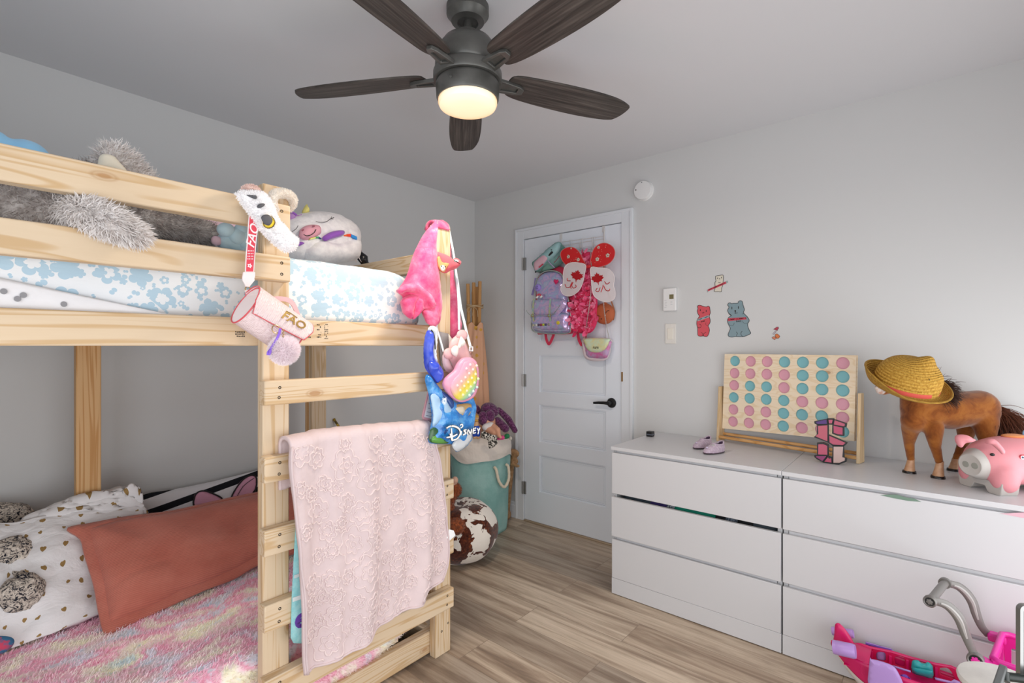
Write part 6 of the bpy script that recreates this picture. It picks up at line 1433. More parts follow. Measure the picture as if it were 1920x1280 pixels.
def chain(name, par, P_, r, m, step=.006):
    P_ = catmull(P_, 8, False); g = G(); L = 0; nxt = 0; k = 0
    for a, b in zip(P_, P_[1:]):
        d = b - a; l = d.length
        while nxt <= L + l:
            c = a + d * ((nxt - L) / l); u = d.normalized(); x = u.orthogonal().normalized(); y = u.cross(x); q = x if k % 2 else y
            g.tube([c + u * (step * .7 * cos(w)) + q * (r * sin(w)) for w in [2 * pi * i / 8 for i in range(8)]], r * .35, 5, closed=True); nxt += step; k += 1
        L += l
    return g.obj(name, m, par)
CHN = mat('silver_chain', '#c6c2bd', .35, .7)
chain('chain', sq, [dfr(c).w(*dfr(c).at(*q)) for q, c in zip(D5([(545, 930), (570, 760), (592, 590), (596, 420), (590, 300), (596, 262)]), (.08, .115, .13, .14, .10, .05))], .0028, CHN)
chain('chain', sq, [dfr(c).w(*dfr(c).at(*q)) for q, c in zip(D5([(728, 936), (705, 820), (688, 690), (684, 560), (640, 380), (598, 262)]), (.08, .085, .085, .09, .09, .05))], .0028, CHN)
# ---------------------------------------------------------------- fittings and stickers on the right wall
fw0 = wallfr(XB)
PLW = mat('white_plastic', '#e6e6e6', .4); PLG = mat('ivory_plastic', '#dfdcd6', .4)
sd_ = T('smoke_detector', 'round white smoke detector high on the wall above the door corner', 'smoke detector')
c = onx(1206, 357, XB - .02); r = .058
g = G(); g.lathe([(r * 1.04, 0), (r * 1.04, .006), (r * .99, .008), (r * .99, .024), (r * .93, .034), (r * .5, .037), (0, .037)], V((XB, c.y, c.z)), (-1, 0, 0), 40); g.obj('housing', PLW, sd_)
fs5 = fw0.shift(.0365)
for u, v, rr in ((1203, 350, .003), (1203, 342, .003), (1192, 356, .0045)):
    a, b = fs5.at(u, v); g = G(); g.lathe([(rr, -.0045), (rr, .0006), (0, .001)], fs5.w(a, b, -.001), (-1, 0, 0), 14); g.obj('sensor_dot', mat('dark_grey_plastic', '#55585a', .5), sd_)
th_ = T('thermostat', 'white wall thermostat with a small display above the light switch', 'thermostat'); f = fw0.shift(.022)
(a0, b1), (a1, b0) = f.at(1243, 541), f.at(1267, 582); g = G(); g.fbox(fw0, a0, b0, 0, a1, b1, .022); g.obj('housing', PLW, th_, bevel=.004)
f = fw0.shift(.0222); (p, q), (p2, q2) = f.at(1255, 552), f.at(1263, 560); g = G(); g.fbox(fw0, p, q2, .0215, p2, q, .0228); g.obj('display', mat('olive_lcd', '#77704f', .25), th_)
for u, v in ((1259, 566), (1259, 570.5)): a, b = f.at(u, v); g = G(); g.fbox(fw0, a - .006, b - .0025, .021, a + .006, b + .0025, .0232); g.obj('button', mat('grey_button', '#cfd1d4', .5), th_, bevel=.0008)
for i in range(5):
    a, b = f.at(1248 + (i % 2), 563 + i * 3.3); g = G(); g.fbox(fw0, a - .008, b - .0008, .021, a + .005, b + .0008, .0223); g.obj('vent_slot', mat('vent_grey', '#b3b5b8', .6), th_)
sw = T('light_switch', 'white rocker light switch on the wall below the thermostat', 'light switch'); f = fw0.shift(.006)
(a0, b1), (a1, b0) = f.at(1247, 607), f.at(1267, 644); g = G(); g.fbox(fw0, a0, b0, 0, a1, b1, .006); g.obj('plate', PLG, sw, bevel=.002)
(p, q), (p2, q2) = f.at(1251.5, 615), f.at(1262, 636); g = G(); g.fbox(fw0, p, q2, .004, p2, q, .0085); rk_ = g.obj('rocker', mat('rocker_ivory', '#e5e1d6', .35), sw, bevel=.0015)
for v in (609.5, 641.5): a, b = f.at(1257, v); g = G(); g.lathe([(.003, 0), (.003, .0012), (0, .0016)], f.w(a, b, -.0002), (-1, 0, 0), 12); g.obj('screw', PLG, sw)
# paper stickers
fst0 = fw0.shift(.0002); B8 = lambda pts: ZZ(1280, 500, 8, pts)
def sticker(label, c, px, base, lines=(), marks=()):
    t = T('wall_sticker', label, 'sticker', 'bear stickers on the wall')
    o = cm2(fst0.poly(B8(px)), 4); g = G(); g.prism(o, fst0, 0, .0009); g.obj('paper', mat('sticker_' + base, c, .7), t)
    def stroke(P_, r=.0011, nm='drawn_line', cl=False):
        P_ = catmull([fst0.w(a, b, .001) for a, b in fst0.poly(B8(P_))], 4, cl); g = G(); g.tube(P_, r, 6, closed=cl, flat=.5); g.obj(nm, INK, t)
    g = G(); g.tube([fst0.w(a, b, .0009) for a, b in o], .0013, 6, closed=True); g.obj('outline', INK, t)
    for l in lines: stroke(l)
    for (x, y, rx, ry) in marks: g = G(); g.prism(fst0.poly(B8(ell(x, y, rx, ry, 14))), fst0, .0009, .0016); g.obj('eye', INK, t)
    return t
def banner(t, q, txt, c, tc, size):
    g = G(); g.prism(fst0.poly(B8(q)), fst0, .0009, .0019); bo = g.obj('banner', mat('banner_' + c[1:], c, .7), t)
    (a0, b0), (a1, b1) = fst0.poly(B8([q[0], q[1]])); (a3, b3), (a2, b2) = fst0.poly(B8([q[3], q[2]]))
    g = G(); g.text(txt, fst0, size, .0019, .0024, (a0 + a1 + a2 + a3) / 4, (b0 + b1 + b2 + b3) / 4, rot=math.degrees(atan2(b1 - b0, a1 - a0)), bold=.0001); g.obj('lettering', tc, bo); return bo
INKR = mat('dark_red_ink', '#4f0f18', .7); RB_ = '#cc4558'
t = sticker('big blue grey bear sticker with a red banner on the wall', '#7f969e', [(690, 545), (675, 575), (695, 605), (675, 650), (690, 695), (730, 730), (690, 760), (672, 810), (690, 870), (708, 900), (712, 940), (682, 1010), (695, 1045), (740, 1055), (800, 1045), (850, 1050), (920, 1045), (985, 1020), (1022, 995), (1000, 950), (980, 900), (978, 850), (1000, 805), (970, 750), (915, 690), (927, 640), (905, 570), (893, 520), (862, 508), (835, 525), (828, 545), (760, 548), (730, 552), (715, 540)], 'blue_grey',
    [[(775, 690), (795, 698), (795, 670)], [(795, 698), (825, 690)], [(770, 838), (768, 865), (745, 885), (715, 880), (700, 865)], [(898, 808), (910, 835), (945, 850), (985, 835)], [(805, 975), (820, 1000), (805, 1035)], [(895, 965), (875, 990), (880, 1025), (900, 1042)], [(690, 700), (715, 725), (735, 732)], [(915, 690), (900, 710)]], [(738, 618, 6, 22), (838, 610, 6, 22), (790, 662, 13, 11)])
banner(t, [(680, 772), (952, 755), (960, 788), (680, 815)][3::-1] if False else [(680, 815), (960, 788), (952, 755), (680, 772)], 'YUMMY GUMMY IS', RB_, INKR, .0115)
a, b = fst0.at(*B8([(840, 818)])[0]); g = G(); g.text('DAD', fst0, .0125, .0009, .0016, a, b, bold=.0003); g.obj('lettering', INK, t)
t = sticker('red bear sticker with a pale banner to the left of the grey bear', '#d0515c', [(240, 578), (222, 595), (230, 625), (220, 660), (232, 710), (252, 740), (222, 790), (210, 850), (225, 920), (225, 980), (232, 1030), (270, 1042), (310, 1038), (350, 1048), (380, 1030), (402, 965), (398, 920), (385, 885), (410, 840), (412, 790), (400, 740), (415, 690), (410, 640), (405, 605), (385, 590), (360, 600), (345, 600), (300, 590), (270, 578)], 'red',
    [[(290, 690), (310, 695), (312, 675)], [(312, 692), (328, 682)], [(250, 860), (275, 875), (272, 905), (245, 918), (228, 905)], [(348, 835), (350, 870), (380, 885)], [(275, 985), (298, 1000), (295, 1038)], [(350, 980), (318, 1005), (318, 1038)]], [(266, 650, 6, 16), (355, 662, 6, 16)])
banner(t, [(225, 815), (395, 758), (390, 725), (225, 785)], 'YUMMY GUMMY', '#a4b8bf', INK, .0085)
a, b = fst0.at(*B8([(303, 820)])[0]); g = G(); g.text('MOM', fst0, .009, .0009, .0016, a, b, rot=14, bold=.0002); g.obj('lettering', INK, t)
t = sticker('small cream bear sticker crossed by a red pencil shaped banner', '#d8d2c2', [(495, 155), (500, 140), (555, 130), (600, 122), (612, 150), (610, 210), (600, 280), (585, 320), (585, 360), (570, 375), (530, 372), (475, 370), (488, 320), (485, 240), (500, 215), (495, 180)], 'cream', [[(535, 232), (550, 238), (572, 230)]], [(523, 172, 5, 11), (582, 163, 5, 11), (553, 182, 8, 6)])
banner(t, [(380, 368), (655, 252), (648, 220), (378, 340)], 'BABY YUMMY GUMMY IS', RB_, INKR, .0085)
for q in ([(362, 350), (380, 340), (386, 370), (372, 385)], [(648, 220), (672, 207), (684, 232), (655, 252)]): g = G(); g.prism(fst0.poly(B8(q)), fst0, .0009, .0018); g.obj('banner_end', mat('grey_paper', '#9aa6a6', .7), t)
t = T('wall_sticker', 'tiny toadstool and orange cub sticker near the game board', 'sticker', 'bear stickers on the wall'); S7 = lambda pts: ZZ(1440, 605, 32, pts)
for nm, c, px in (('cub_body', '#cf8468', [(230, 890), (320, 820), (430, 850), (510, 920), (400, 1020), (300, 960)]), ('cub_head', '#d57a45', [(430, 700), (540, 650), (640, 720), (720, 810), (650, 920), (560, 940), (480, 880), (420, 800)]), ('cap', '#b23f52', [(320, 380), (440, 320), (530, 250), (630, 250), (635, 340), (580, 400), (570, 470), (460, 430)]), ('stem', '#cfc5d2', [(500, 480), (470, 560), (390, 660), (310, 690), (290, 650), (370, 570), (440, 500)])):
    o = fst0.poly(S7(px)); g = G(); g.prism(o, fst0, 0, .001); po_ = g.obj(nm, mat('sticker_' + nm, c, .7), t)
    g = G(); g.tube([fst0.w(a, b, .0009) for a, b in o], .0008, 6, closed=True); g.obj('outline', INK, po_)
# ---------------------------------------------------------------- things on top of the chests
B1 = lambda pts: ZZ(1280, 480, 3.2, pts)
Lb, Rb = onz(1347.5, 827, ZT + .001), onz(1607, 869, ZT + .001); fb = Frame(Lb, Rb - Lb, (0, 0, 1)); WBD = (Rb - Lb).length
BIRCH = pine('birch_ply', 'y', '#efdfc6', '#e6d0ae', '#d4b68c'); BIRCHZ = pine('birch_ply_edge', 'z', '#dfc6a0', '#cfb083', '#b8935f')
DOW = pine('dowel_wood', 'y', '#d9ab74', '#c48f52', '#a8733c')
gm = T('game_board', 'large wooden four in a row game board standing on the chests', 'board game')
fp5 = fb.shift(-.035); corners = fp5.poly(B1([(252, 587), (1040, 595), (1030, 1110), (237, 1033)]))
TLh, TRh, BLh, BRh = fp5.poly(B1([(313, 629), (960, 642), (301, 992), (958, 1052)]))
holes = []; cen = {}
for i in range(6):
    for j in range(7):
        u, v = j / 6, i / 5; a = (TLh[0] * (1 - u) + TRh[0] * u) * (1 - v) + (BLh[0] * (1 - u) + BRh[0] * u) * v; b = (TLh[1] * (1 - u) + TRh[1] * u) * (1 - v) + (BLh[1] * (1 - u) + BRh[1] * u) * v
        cen[i, j] = (a, b); holes.append(ell(a, b, .0278, .0278, 30))
for nm, c0, c1 in (('front_panel', -.006, 0), ('back_panel', -.024, -.018)): g = G(); g.prism(corners, fp5, c0, c1, holes); g.obj(nm, BIRCH, gm, angle=25)
g = G()
a0, a1 = corners[3][0], corners[2][0]
g.prism([corners[3], corners[2], (corners[2][0], corners[2][1] + .008), (corners[3][0], corners[3][1] + .008)], fp5, -.018, -.006); g.obj('bottom_strip', BIRCH, gm)
for nm, aa, topv in (('left_leg', -.008, 785), ('right_leg', WBD + .002, 825)):
    bt_ = fb.at(*B1([(228 if nm == 'left_leg' else 1048, topv)])[0])[1]
    pr_ = Frame(fb.w(aa, 0, 0), -fb.n, (0, 0, 1)); g = G(); g.prism([(-.0, 0), (.064, 0), (.056, bt_), (.022, bt_)], pr_, -.006, .006); g.obj('leg', BIRCHZ, gm, bevel=.0015)
for c, y in ((-.010, 1100), (-.054, 1075)):
    f_ = fb.shift(c); b = f_.at(*B1([(228, y)])[0])[1]; b2 = f_.at(*B1([(1035, y + 90)])[0])[1]; b = (b + b2) / 2; g = G(); g.tube([f_.w(-.004, b), f_.w(WBD + .002, b)], .0085, 12); g.obj('dowel', DOW, gm)
pk_ = ['BPPBBBP', 'PPPPBBB', 'PBBPBBB', 'BBBBPPP', 'PPPBBBP', 'PPPBPPB']; DP, DB = mat('pink_disc', '#d9a0b2', .5), mat('blue_disc', '#7db9c2', .5)
rows = ['top', 'second', 'third', 'fourth', 'fifth', 'bottom']; cols = ['first', 'second', 'third', 'fourth', 'fifth', 'sixth', 'seventh']
for i in range(6):
    for j in range(7):
        a, b = cen[i, j]; k = pk_[i][j]; g = G(); g.lathe([(0, 0), (.0305, 0), (.0312, .001), (.0312, .007), (.0305, .008), (.0255, .008), (.0245, .0068), (0, .0068)], fp5.w(a, b, -.0165), fp5.n, 28)
        tag(g.obj('game_disc', DP if k == 'P' else DB, None), '%s disc in the %s row of the game board, %s from the left' % ('pink' if k == 'P' else 'blue', rows[i], cols[j]), 'game disc', 'discs in the game board')
g = G(); q = fb.w(-.022, fb.shift(-.05).at(*B1([(200, 948)])[0])[1], -.05); g.ball(q, .0105); g.tube([q, q + fb.ex * .012], .005, 10); tag(g.obj('peg', mat('pink_peg', '#d8889f', .5), gm), 'pink knob on the left leg', 'peg') if False else g.obj('peg', mat('pink_peg', '#d8889f', .5), gm)
# stained glass style letter
S8 = lambda pts: ZZ(1500, 760, 9.143, pts)
lb = onz(1561, 869.5, ZT + .001); fS = facing(lb, yaw=-6)
st = T('letter_ornament', 'pink and purple letter S ornament with thick black outlines', 'ornament')
segs = [('#5b2f86', [(258, 275), (470, 232), (480, 318), (300, 325), (262, 305)]), ('#d5607f', [(475, 232), (572, 232), (560, 318), (485, 318)]), ('#d25f7b', [(578, 240), (790, 312), (780, 362), (745, 365), (562, 325)]), ('#cf4f76', [(562, 330), (745, 370), (745, 512), (640, 505), (562, 475)]),
        ('#d5667a', [(300, 335), (480, 325), (480, 628), (248, 535), (298, 490)]), ('#d35d7a', [(488, 505), (800, 640), (755, 685), (560, 680), (488, 632)]), ('#d65f7c', [(300, 650), (400, 645), (480, 680), (478, 858), (300, 850)]), ('#a8447f', [(258, 858), (470, 862), (395, 965), (300, 915), (260, 885)]), ('#d25a7c', [(470, 870), (500, 895), (550, 895), (552, 990), (400, 968)]), ('#e2c3bc', [(565, 690), (745, 690), (745, 890), (790, 905), (782, 955), (670, 998), (560, 990)])]
gb = G()
for i, (c, px) in enumerate(segs):
    c = '#%02x%02x%02x' % tuple(int(int(c[q:q + 2], 16) * .86) for q in (1, 3, 5)); P_ = [V(p) for p in fS.poly(S8(px))]; cc = sum(P_, V((0, 0))) / len(P_)
    big = [tuple(p + (p - cc).normalized() * .0034) for p in P_]; sm_ = [tuple(p - (p - cc).normalized() * .0044) for p in P_]
    gb.prism(big, fS, -.018, 0); g = G(); g.prism(sm_, fS, 0, .0014); g.obj('coloured_pane', mat('pane_%d' % i, c, .35), st)
gb.obj('black_frame', BLACK, st)
# slippers
LIL = mat('lilac_chenille', '#b09cae', .95, c2='#c2b1bf', ns=90, sheen=.3, bump=.5, bs=300, bd=.002); LILD = mat('plum_lining', '#55405a', .95)
def slipper(c, yaw, label, patch):
    t = T('slipper', label, 'slipper', 'pair of lilac slippers'); d = V((cos(yaw), sin(yaw), 0)); s = V((-d.y, d.x, 0)); L_, W_ = .068, .029
    def ring(q, lv):                              # lv 0 sole .. 1 opening
        ex = 1 + .06 * sin(pi * min(1, lv * 1.2)); px = L_ * cos(q) * ex; w = W_ * (1 + .10 * cos(q)) * ex
        py = w * sin(q); k = lv ** 1.4
        ox, oy = -.026 + .034 * cos(q), .019 * sin(q)
        zt = .038 + .004 * cos(q) ** 2 + (.008 if cos(q) < -.6 else 0) * abs(cos(q))
        return c + d * (px * (1 - k) + ox * k) + s * (py * (1 - k) + oy * k) + V((0, 0, .004 + (zt - .004) * lv ** .75))
    g = G(); g.grid(lambda u, v: ring(2 * pi * u, v), 40, 14, cu=True); g.obj('upper', LIL, t, angle=180)
    def inn(q, v): p = ring(q, 1); m = c - d * .026 + V((0, 0, .012)); return p.lerp(V((m.x + (p.x - m.x) * .9, m.y + (p.y - m.y) * .9, .775)), v) if v < 1 else m
    g = G(); g.grid(lambda u, v: inn(2 * pi * u, v), 40, 5, cu=True); g.obj('lining', LILD, t, angle=180)
    g = G(); g.tube([ring(2 * pi * i / 40, 1) for i in range(40)], .0035, 8, closed=True); g.obj('collar', LIL, t)
    g = G(); g.grid(lambda u, v: c + (ring(2 * pi * u, 0) - c) * (1 if v < 1 else 0) * 1.0 + V((0, 0, -.0035 if v > 0 else .001)), 40, 2, cu=True); bmesh.ops.remove_doubles(g.bm, verts=g.bm.verts, dist=1e-5); g.obj('sole', mat('dark_sole', '#4b3a46', .8), t)
    if patch:
        for i, (a, b, cc, r) in enumerate(((.012, .004, '#b9b7b4', .012), (.005, -.004, '#d9b8a8', .010))):
            g = G(); p = c + d * a + s * b; g.ball(p + V((0, 0, .037)), (r, r * .8, .004)); g.obj('patch', mat('slipper_patch_%d' % i, cc, .4, .2), t)
    g = G(); p = c + d * .050; g.ball(p + V((0, 0, .028)), (.006, .006, .004)); g.obj('toe_button', mat('lilac_pearl', '#c6b8cf', .4), t)
    return t
sc1 = onz(1337, 850, ZT); dl_ = onz(1313, 850, ZT) - onz(1362, 843, ZT); ya = atan2(dl_.y, dl_.x)
slipper(V((sc1.x + .015, sc1.y, ZT + .0035)), ya, 'lilac slipper with a shiny patch, the nearer of the pair', True)
sc2 = onz(1318, 841, ZT); slipper(V((sc2.x + .022, sc2.y + .01, ZT + .0035)), ya + .12, 'lilac slipper behind the other, its heel partly hidden', False)
# small black box
c = onz(1219, 818, ZT); t = T('gadget_box', 'small black plastic cube on the door end of the chest top', 'box'); g = G(); g.box((c.x - .015, c.y - .018, ZT), (c.x + .02, c.y + .018, ZT + .030)); g.obj('body', BLACK, t, bevel=.003)
g = G(); g.box((c.x - .0155, c.y - .0185, ZT + .010), (c.x + .0205, c.y + .0185, ZT + .016)); g.obj('band', mat('grey_band', '#5f6672', .4), t)
# sticker scraps on the drawer fronts
fdr = wallfr(XF - .0002); D4 = lambda pts: ZZ(1120, 780, 2.4, pts)
tag(flat('leaf_sticker', mat('leaf_green', '#6f8a7a', .6), None, fdr, D4([(1272, 355), (1310, 352), (1345, 352), (1390, 365), (1425, 370), (1458, 385), (1400, 381), (1330, 368)]), 0, .0008), 'flat green leaf sticker on the top drawer under the horse', 'sticker')
tag(flat('triangle_sticker', mat('pink_paper', '#d9aebb', .6), None, fdr, D4([(1812, 438), (1930, 432), (1990, 470), (1920, 458)]), 0, .0008), 'pink triangle sticker on the top drawer by the frame edge', 'sticker')
# ---------------------------------------------------------------- toy horse with a straw hat
HZ = lambda a, b, d: atd(1600 + a / 4, 640 + b / 4, d); mh = 2.0 / F / 4
def m_horse():
    k = N('chestnut_flock'); v = k.coord('Object'); n1 = k.noise(v, 14, 4, .65, .6); k.base(k.ramp(n1, [(.30, '#5a2c10'), (.45, '#84491b'), (.62, '#9c6029')]), .9, 0, .15); k.b.inputs['Sheen Weight'].default_value = .35; k.bump(k.noise(v, 400, 2), .2, .001); return k.m
HORSE = m_horse(); hs = T('toy_horse', 'chestnut flocked toy horse wearing the straw hat on the chest', 'toy horse')
d0, d1, d2 = 2.00, 2.00, 1.995
def ly(r, s=1.0): return r * mh * s
sh = [('e', HZ(490, 555, d0), (.052, ly(112), ly(115))), ('e', HZ(455, 590, d0 - .01), (.045, ly(85), ly(90))), ('c', HZ(520, 520, d0), ly(118), HZ(720, 520, d1), ly(138)), ('c', HZ(720, 520, d1), ly(138), HZ(940, 490, d2), ly(125)), ('e', HZ(965, 520, d2), (.062, ly(108), ly(140))),
      ('c', HZ(480, 500, d0), ly(108), HZ(450, 380, d0), ly(85)), ('c', HZ(450, 380, d0), ly(85), HZ(420, 290, d0 - .01), ly(62)), ('c', HZ(420, 290, d0 - .02), ly(72), HZ(300, 330, d0 - .06), ly(52)), ('c', HZ(300, 330, d0 - .06), ly(50), HZ(225, 372, d0 - .09), ly(30)),
      ('c', HZ(430, 640, 2.005), ly(62), HZ(418, 760, 2.03), ly(36)), ('c', HZ(418, 760, 2.03), ly(36), HZ(432, 900, 2.035), ly(24)),
      ('c', HZ(600, 640, 1.96), ly(66), HZ(612, 780, 1.955), ly(38)), ('c', HZ(612, 780, 1.955), ly(36), HZ(648, 915, 1.955), ly(25)),
      ('c', HZ(850, 620, 2.045), ly(70), HZ(840, 720, 2.06), ly(48)), ('c', HZ(840, 720, 2.06), ly(42), HZ(790, 830, 2.068), ly(26)), ('c', HZ(790, 830, 2.068), ly(26), HZ(765, 890, 2.07), ly(24)),
      ('c', HZ(985, 600, 1.97), ly(85), HZ(1000, 720, 1.955), ly(55)), ('c', HZ(1000, 720, 1.955), ly(48), HZ(1030, 810, 1.95), ly(28)), ('c', HZ(1030, 810, 1.95), ly(28), HZ(1010, 900, 1.94), ly(24))]
g = G(); g.blob(sh, .0065, 4); g.obj('body', HORSE, hs, angle=180)
HOOFC = mat('painted_hoof_tan', '#c99f7c', .4, c2='#b98a66', ns=30); HOOFB = mat('hoof_black', '#17120f', .3)
def hoof(top, d_, fwd):
    p = HZ(*top, d_); base = V((p.x, p.y, ZT)); fv = V(fwd); n_ = 20
    def ringp(q, r, z, sh_): return base + V((r * cos(q), r * sin(q) * .92, z)) + fv * sh_
    h_ = p.z - ZT
    h = bpy.data.objects.new('hoof', None); C.objects.link(h); h.parent = hs
    g = G(); g.grid(lambda u, v: ringp(2 * pi * u, .0135 + .0075 * (1 - v) ** 1.2 - .001 * sin(pi * v), .008 + (h_ - .004) * v, .006 * (1 - v)), n_, 8, cu=True); g.obj('pastern', HOOFC, h, angle=180)
    g = G(); g.lathe([(0, 0), (.0235, 0), (.0225, .009), (.0215, .010), (0, .010)], base + fv * .0065, n=24); g.obj('hoof_rim', HOOFB, h)
hoof((434, 880), 2.035, (-.3, .95, 0)); hoof((650, 905), 1.955, (-.3, .95, 0)); hoof((768, 885), 2.07, (-.3, .95, 0)); hoof((1010, 900), 1.94, (-.3, .95, 0))
g = G(); g.blob([('e', HZ(205, 372, d0 - .10), (.016, .016, .013)), ('e', HZ(188, 350, d0 - .10), (.014, .013, .012))], .004, 3); lab(g.obj('muzzle', mat('pale_muzzle', '#d4cdc8', .6, c2='#b98f7c', ns=60), hs, angle=180), 'pale muzzle')
r_ = random.Random(5); MAN = mat('dark_brown_hair', '#3b2012', .6); MAN2 = mat('auburn_hair', '#5d2f18', .6)
def hairs(name, m, roots, flow, n, L_, r0):
    g = G()
    for _ in range(n):
        i = r_.random() * (len(roots) - 1); k = int(i); p = roots[k].lerp(roots[k + 1], i - k) + V((r_.gauss(0, .006), r_.gauss(0, .006), r_.gauss(0, .004))); P_ = [p]; d = V(flow) + V((r_.gauss(0, .25), r_.gauss(0, .25), r_.gauss(0, .2)))
        for s in range(5): d = (d + V((r_.gauss(0, .12), r_.gauss(0, .12), -.22))).normalized(); P_.append(P_[-1] + d * L_ / 5 * r_.uniform(.7, 1.2))
        g.tube(P_, [r0, r0, r0 * .9, r0 * .8, r0 * .6, r0 * .3], 4)
    return g.obj(name, m, hs, angle=180)
hairs('mane', MAN, [HZ(600, 300, 1.98), HZ(640, 330, 1.975), HZ(660, 380, 1.965), HZ(650, 420, 1.95)], (.0, -.5, .25), 420, .07, .0011)
g = G(); g.blob([('c', HZ(560, 330, 1.975), .022, HZ(640, 400, 1.945), .024), ('c', HZ(640, 400, 1.945), .024, HZ(665, 430, 1.94), .012)], .006, 3, .004, 90); g.obj('mane_base', MAN, hs, angle=180)
hairs('tail', MAN2, [HZ(1060, 480, 1.985), HZ(1075, 520, 1.985)], (-.12, -.62, -.35), 500, .15, .0011)
g = G(); g.blob([('c', HZ(1060, 500, 1.985), .016, HZ(1085, 620, 1.985), .024), ('c', HZ(1085, 620, 1.985), .024, HZ(1110, 720, 1.985), .016)], .006, 3, .004, 90); g.obj('tail_base', MAN, hs, angle=180)
def m_straw():
    k = N('woven_straw'); v = k.coord('UV', (1, 1, 1)); w = k.n('ShaderNodeTexWave', bands_direction='Y'); k.l(v, w.inputs['Vector']); w.inputs['Scale'].default_value = 9; w.inputs['Distortion'].default_value = .8; w.inputs['Detail Scale'].default_value = 6
    n1 = k.noise(k.coord('UV', (160, 30, 1)), 1, 3, .7); col = k.ramp(n1, [(.3, '#9a6c1f'), (.5, '#c3963c'), (.7, '#d9b35a')]); col = k.mix(k.math('MULTIPLY', w.outputs['Fac'], .3), col, '#8f6520'); k.base(col, .75, 0, .3); k.bump(k.math('ADD', w.outputs['Fac'], n1), .8, .004); return k.m
ht = T('straw_hat', 'yellow straw hat with a coral band tilted over the toy horse head', 'hat')
hc_ = HZ(385, 330, 1.90); vd = V((EYE.x - hc_.x, EYE.y - hc_.y, EYE.z - hc_.z)).normalized(); rt_ = V((0, 0, 1)).cross(vd).normalized(); upv = vd.cross(rt_)
axh = (upv * .88 + rt_ * .27 + vd * .40).normalized(); xh = (rt_ - axh * rt_.dot(axh)).normalized(); yh = axh.cross(xh)
def hat(u, v):
    q = 2 * pi * u
    if v < .62:                                  # crown, apex to band
        s = v / .62; r = .104 * sin(min(1, s) * pi / 2) ** .85; z = .112 * (1 - s ** 2.2)
    else:
        s = (v - .62) / .38; r = .104 + .036 * s; z = .0 - .010 * s + .030 * s ** 2 + (.030 * s * s) * max(0, -cos(q)) - .016 * s * max(0, cos(q + .9))
    p = hc_ + xh * (r * cos(q)) + yh * (r * sin(q) * .9) + axh * z
    for ex, ez, w, hh in ((.35, .95, .030, .040), (.72, -.62, .035, .020)):   # two cat ears pinched into the crown
        e = hc_ + xh * (.075 * ex) - yh * (.0 if ez > 0 else -.0) + axh * .105 + yh * (-.02 if ez > 0 else .0)
        if ez < 0: e = hc_ + xh * .082 + axh * .055 - yh * .045
        d = (p - e).length
        if v < .62: p = p + (axh * .8 + xh * .3) * hh * math.exp(-(d / w) ** 2)
    return p
g = G(); g.sheet(lambda u, v: hat(u, v), 72, 56, .004, (.6, 1.0)); bmesh.ops.remove_doubles(g.bm, verts=g.bm.verts, dist=1e-5); g.obj('straw', m_straw(), ht, angle=180)
g = G(); g.grid(lambda u, v: (lambda q: hc_ + xh * (.1065 * cos(q)) + yh * (.1065 * sin(q) * .9) + axh * (.002 + .016 * v))(2 * pi * u), 72, 2, cu=True); g.obj('band', mat('coral_ribbon', '#d5574c', .7), ht, angle=180)
g = G(); g.tube([hat(i / 72, 1) for i in range(72)], .0035, 8, closed=True); g.obj('brim_edge', m_straw(), ht)
ep = HZ(572, 296, 1.79); fE = facing(ep)
def onhat(a, b):
    r = ray(1600 + a / 4, 640 + b / 4); best = min(((EYE + r * (1.7 + .004 * i)) for i in range(60)), key=lambda p: min((p - hat(u_ / 60, v_ / 30)).length for u_ in range(60) for v_ in range(8, 19))); return best - r.normalized() * .006
P_ = [onhat(*q) for q in ((556, 303), (565, 295), (575, 292), (584, 291))]
g = G(); g.tube(P_, .0012, 6); g.obj('stitched_eye', INK, ht)
for q in ((562, 296), (570, 292)): p = onhat(*q); g = G(); g.tube([p, p + upv * .006], .0009, 6); g.obj('stitched_lash', INK, ht)
# ---------------------------------------------------------------- piggy bank
PIGM = mat('soft_pink_plastic', '#dd9199', .45, spec=.4); PGR = mat('warm_grey_plastic', '#b7b3ae', .5)
pg = T('piggy_bank', 'chunky pink plastic pig bank with a grey snout beside the toy horse', 'piggy bank'); GZ = lambda a, b, d: atd(1740 + a / 8.533, 790 + b / 8.533, d)
hd = V((-.66, .75, 0)).normalized(); sv = V((-.75, -.66, 0)).normalized(); Fc = V((2.480, -.157, ZT))
bc_ = Fc - hd * .085 + V((0, 0, .108)); Rp = Matrix((hd, -sv, V((0, 0, 1)))).transposed()
g = G(); g.blob([('e', bc_, (.150, .100, .086), Rp), ('e', bc_ + hd * .05 + V((0, 0, -.004)), (.098, .094, .082), Rp), ('c', Fc + sv * .058 + V((0, 0, .075)) - hd * .005, .045, Fc + sv * .060 + V((0, 0, .045)), .040), ('c', Fc - sv * .058 + V((0, 0, .075)) - hd * .005, .045, Fc - sv * .060 + V((0, 0, .045)), .040),
    ('c', Fc - hd * .175 + sv * .058 + V((0, 0, .075)), .045, Fc - hd * .175 + sv * .060 + V((0, 0, .045)), .040), ('c', Fc - hd * .175 - sv * .058 + V((0, 0, .075)), .045, Fc - hd * .175 - sv * .06 + V((0, 0, .045)), .04)], .008, 6)
pb = g.obj('body', PIGM, pg, angle=180)
sn = bc_ + hd * .112 + V((0, 0, -.012)); sax = (hd + V((0, 0, -.06)) + V((-.18, -.1, 0))).normalized()
g = G(); g.lathe([(.060, -.012), (.060, .0), (.056, .012), (.046, .034), (.041, .046), (.037, .049), (.028, .0475), (0, .0475)], sn, sax, 36); g.obj('snout', PGR, pg)
sx_ = V((0, 0, 1)).cross(sax).normalized(); su = sax.cross(sx_)
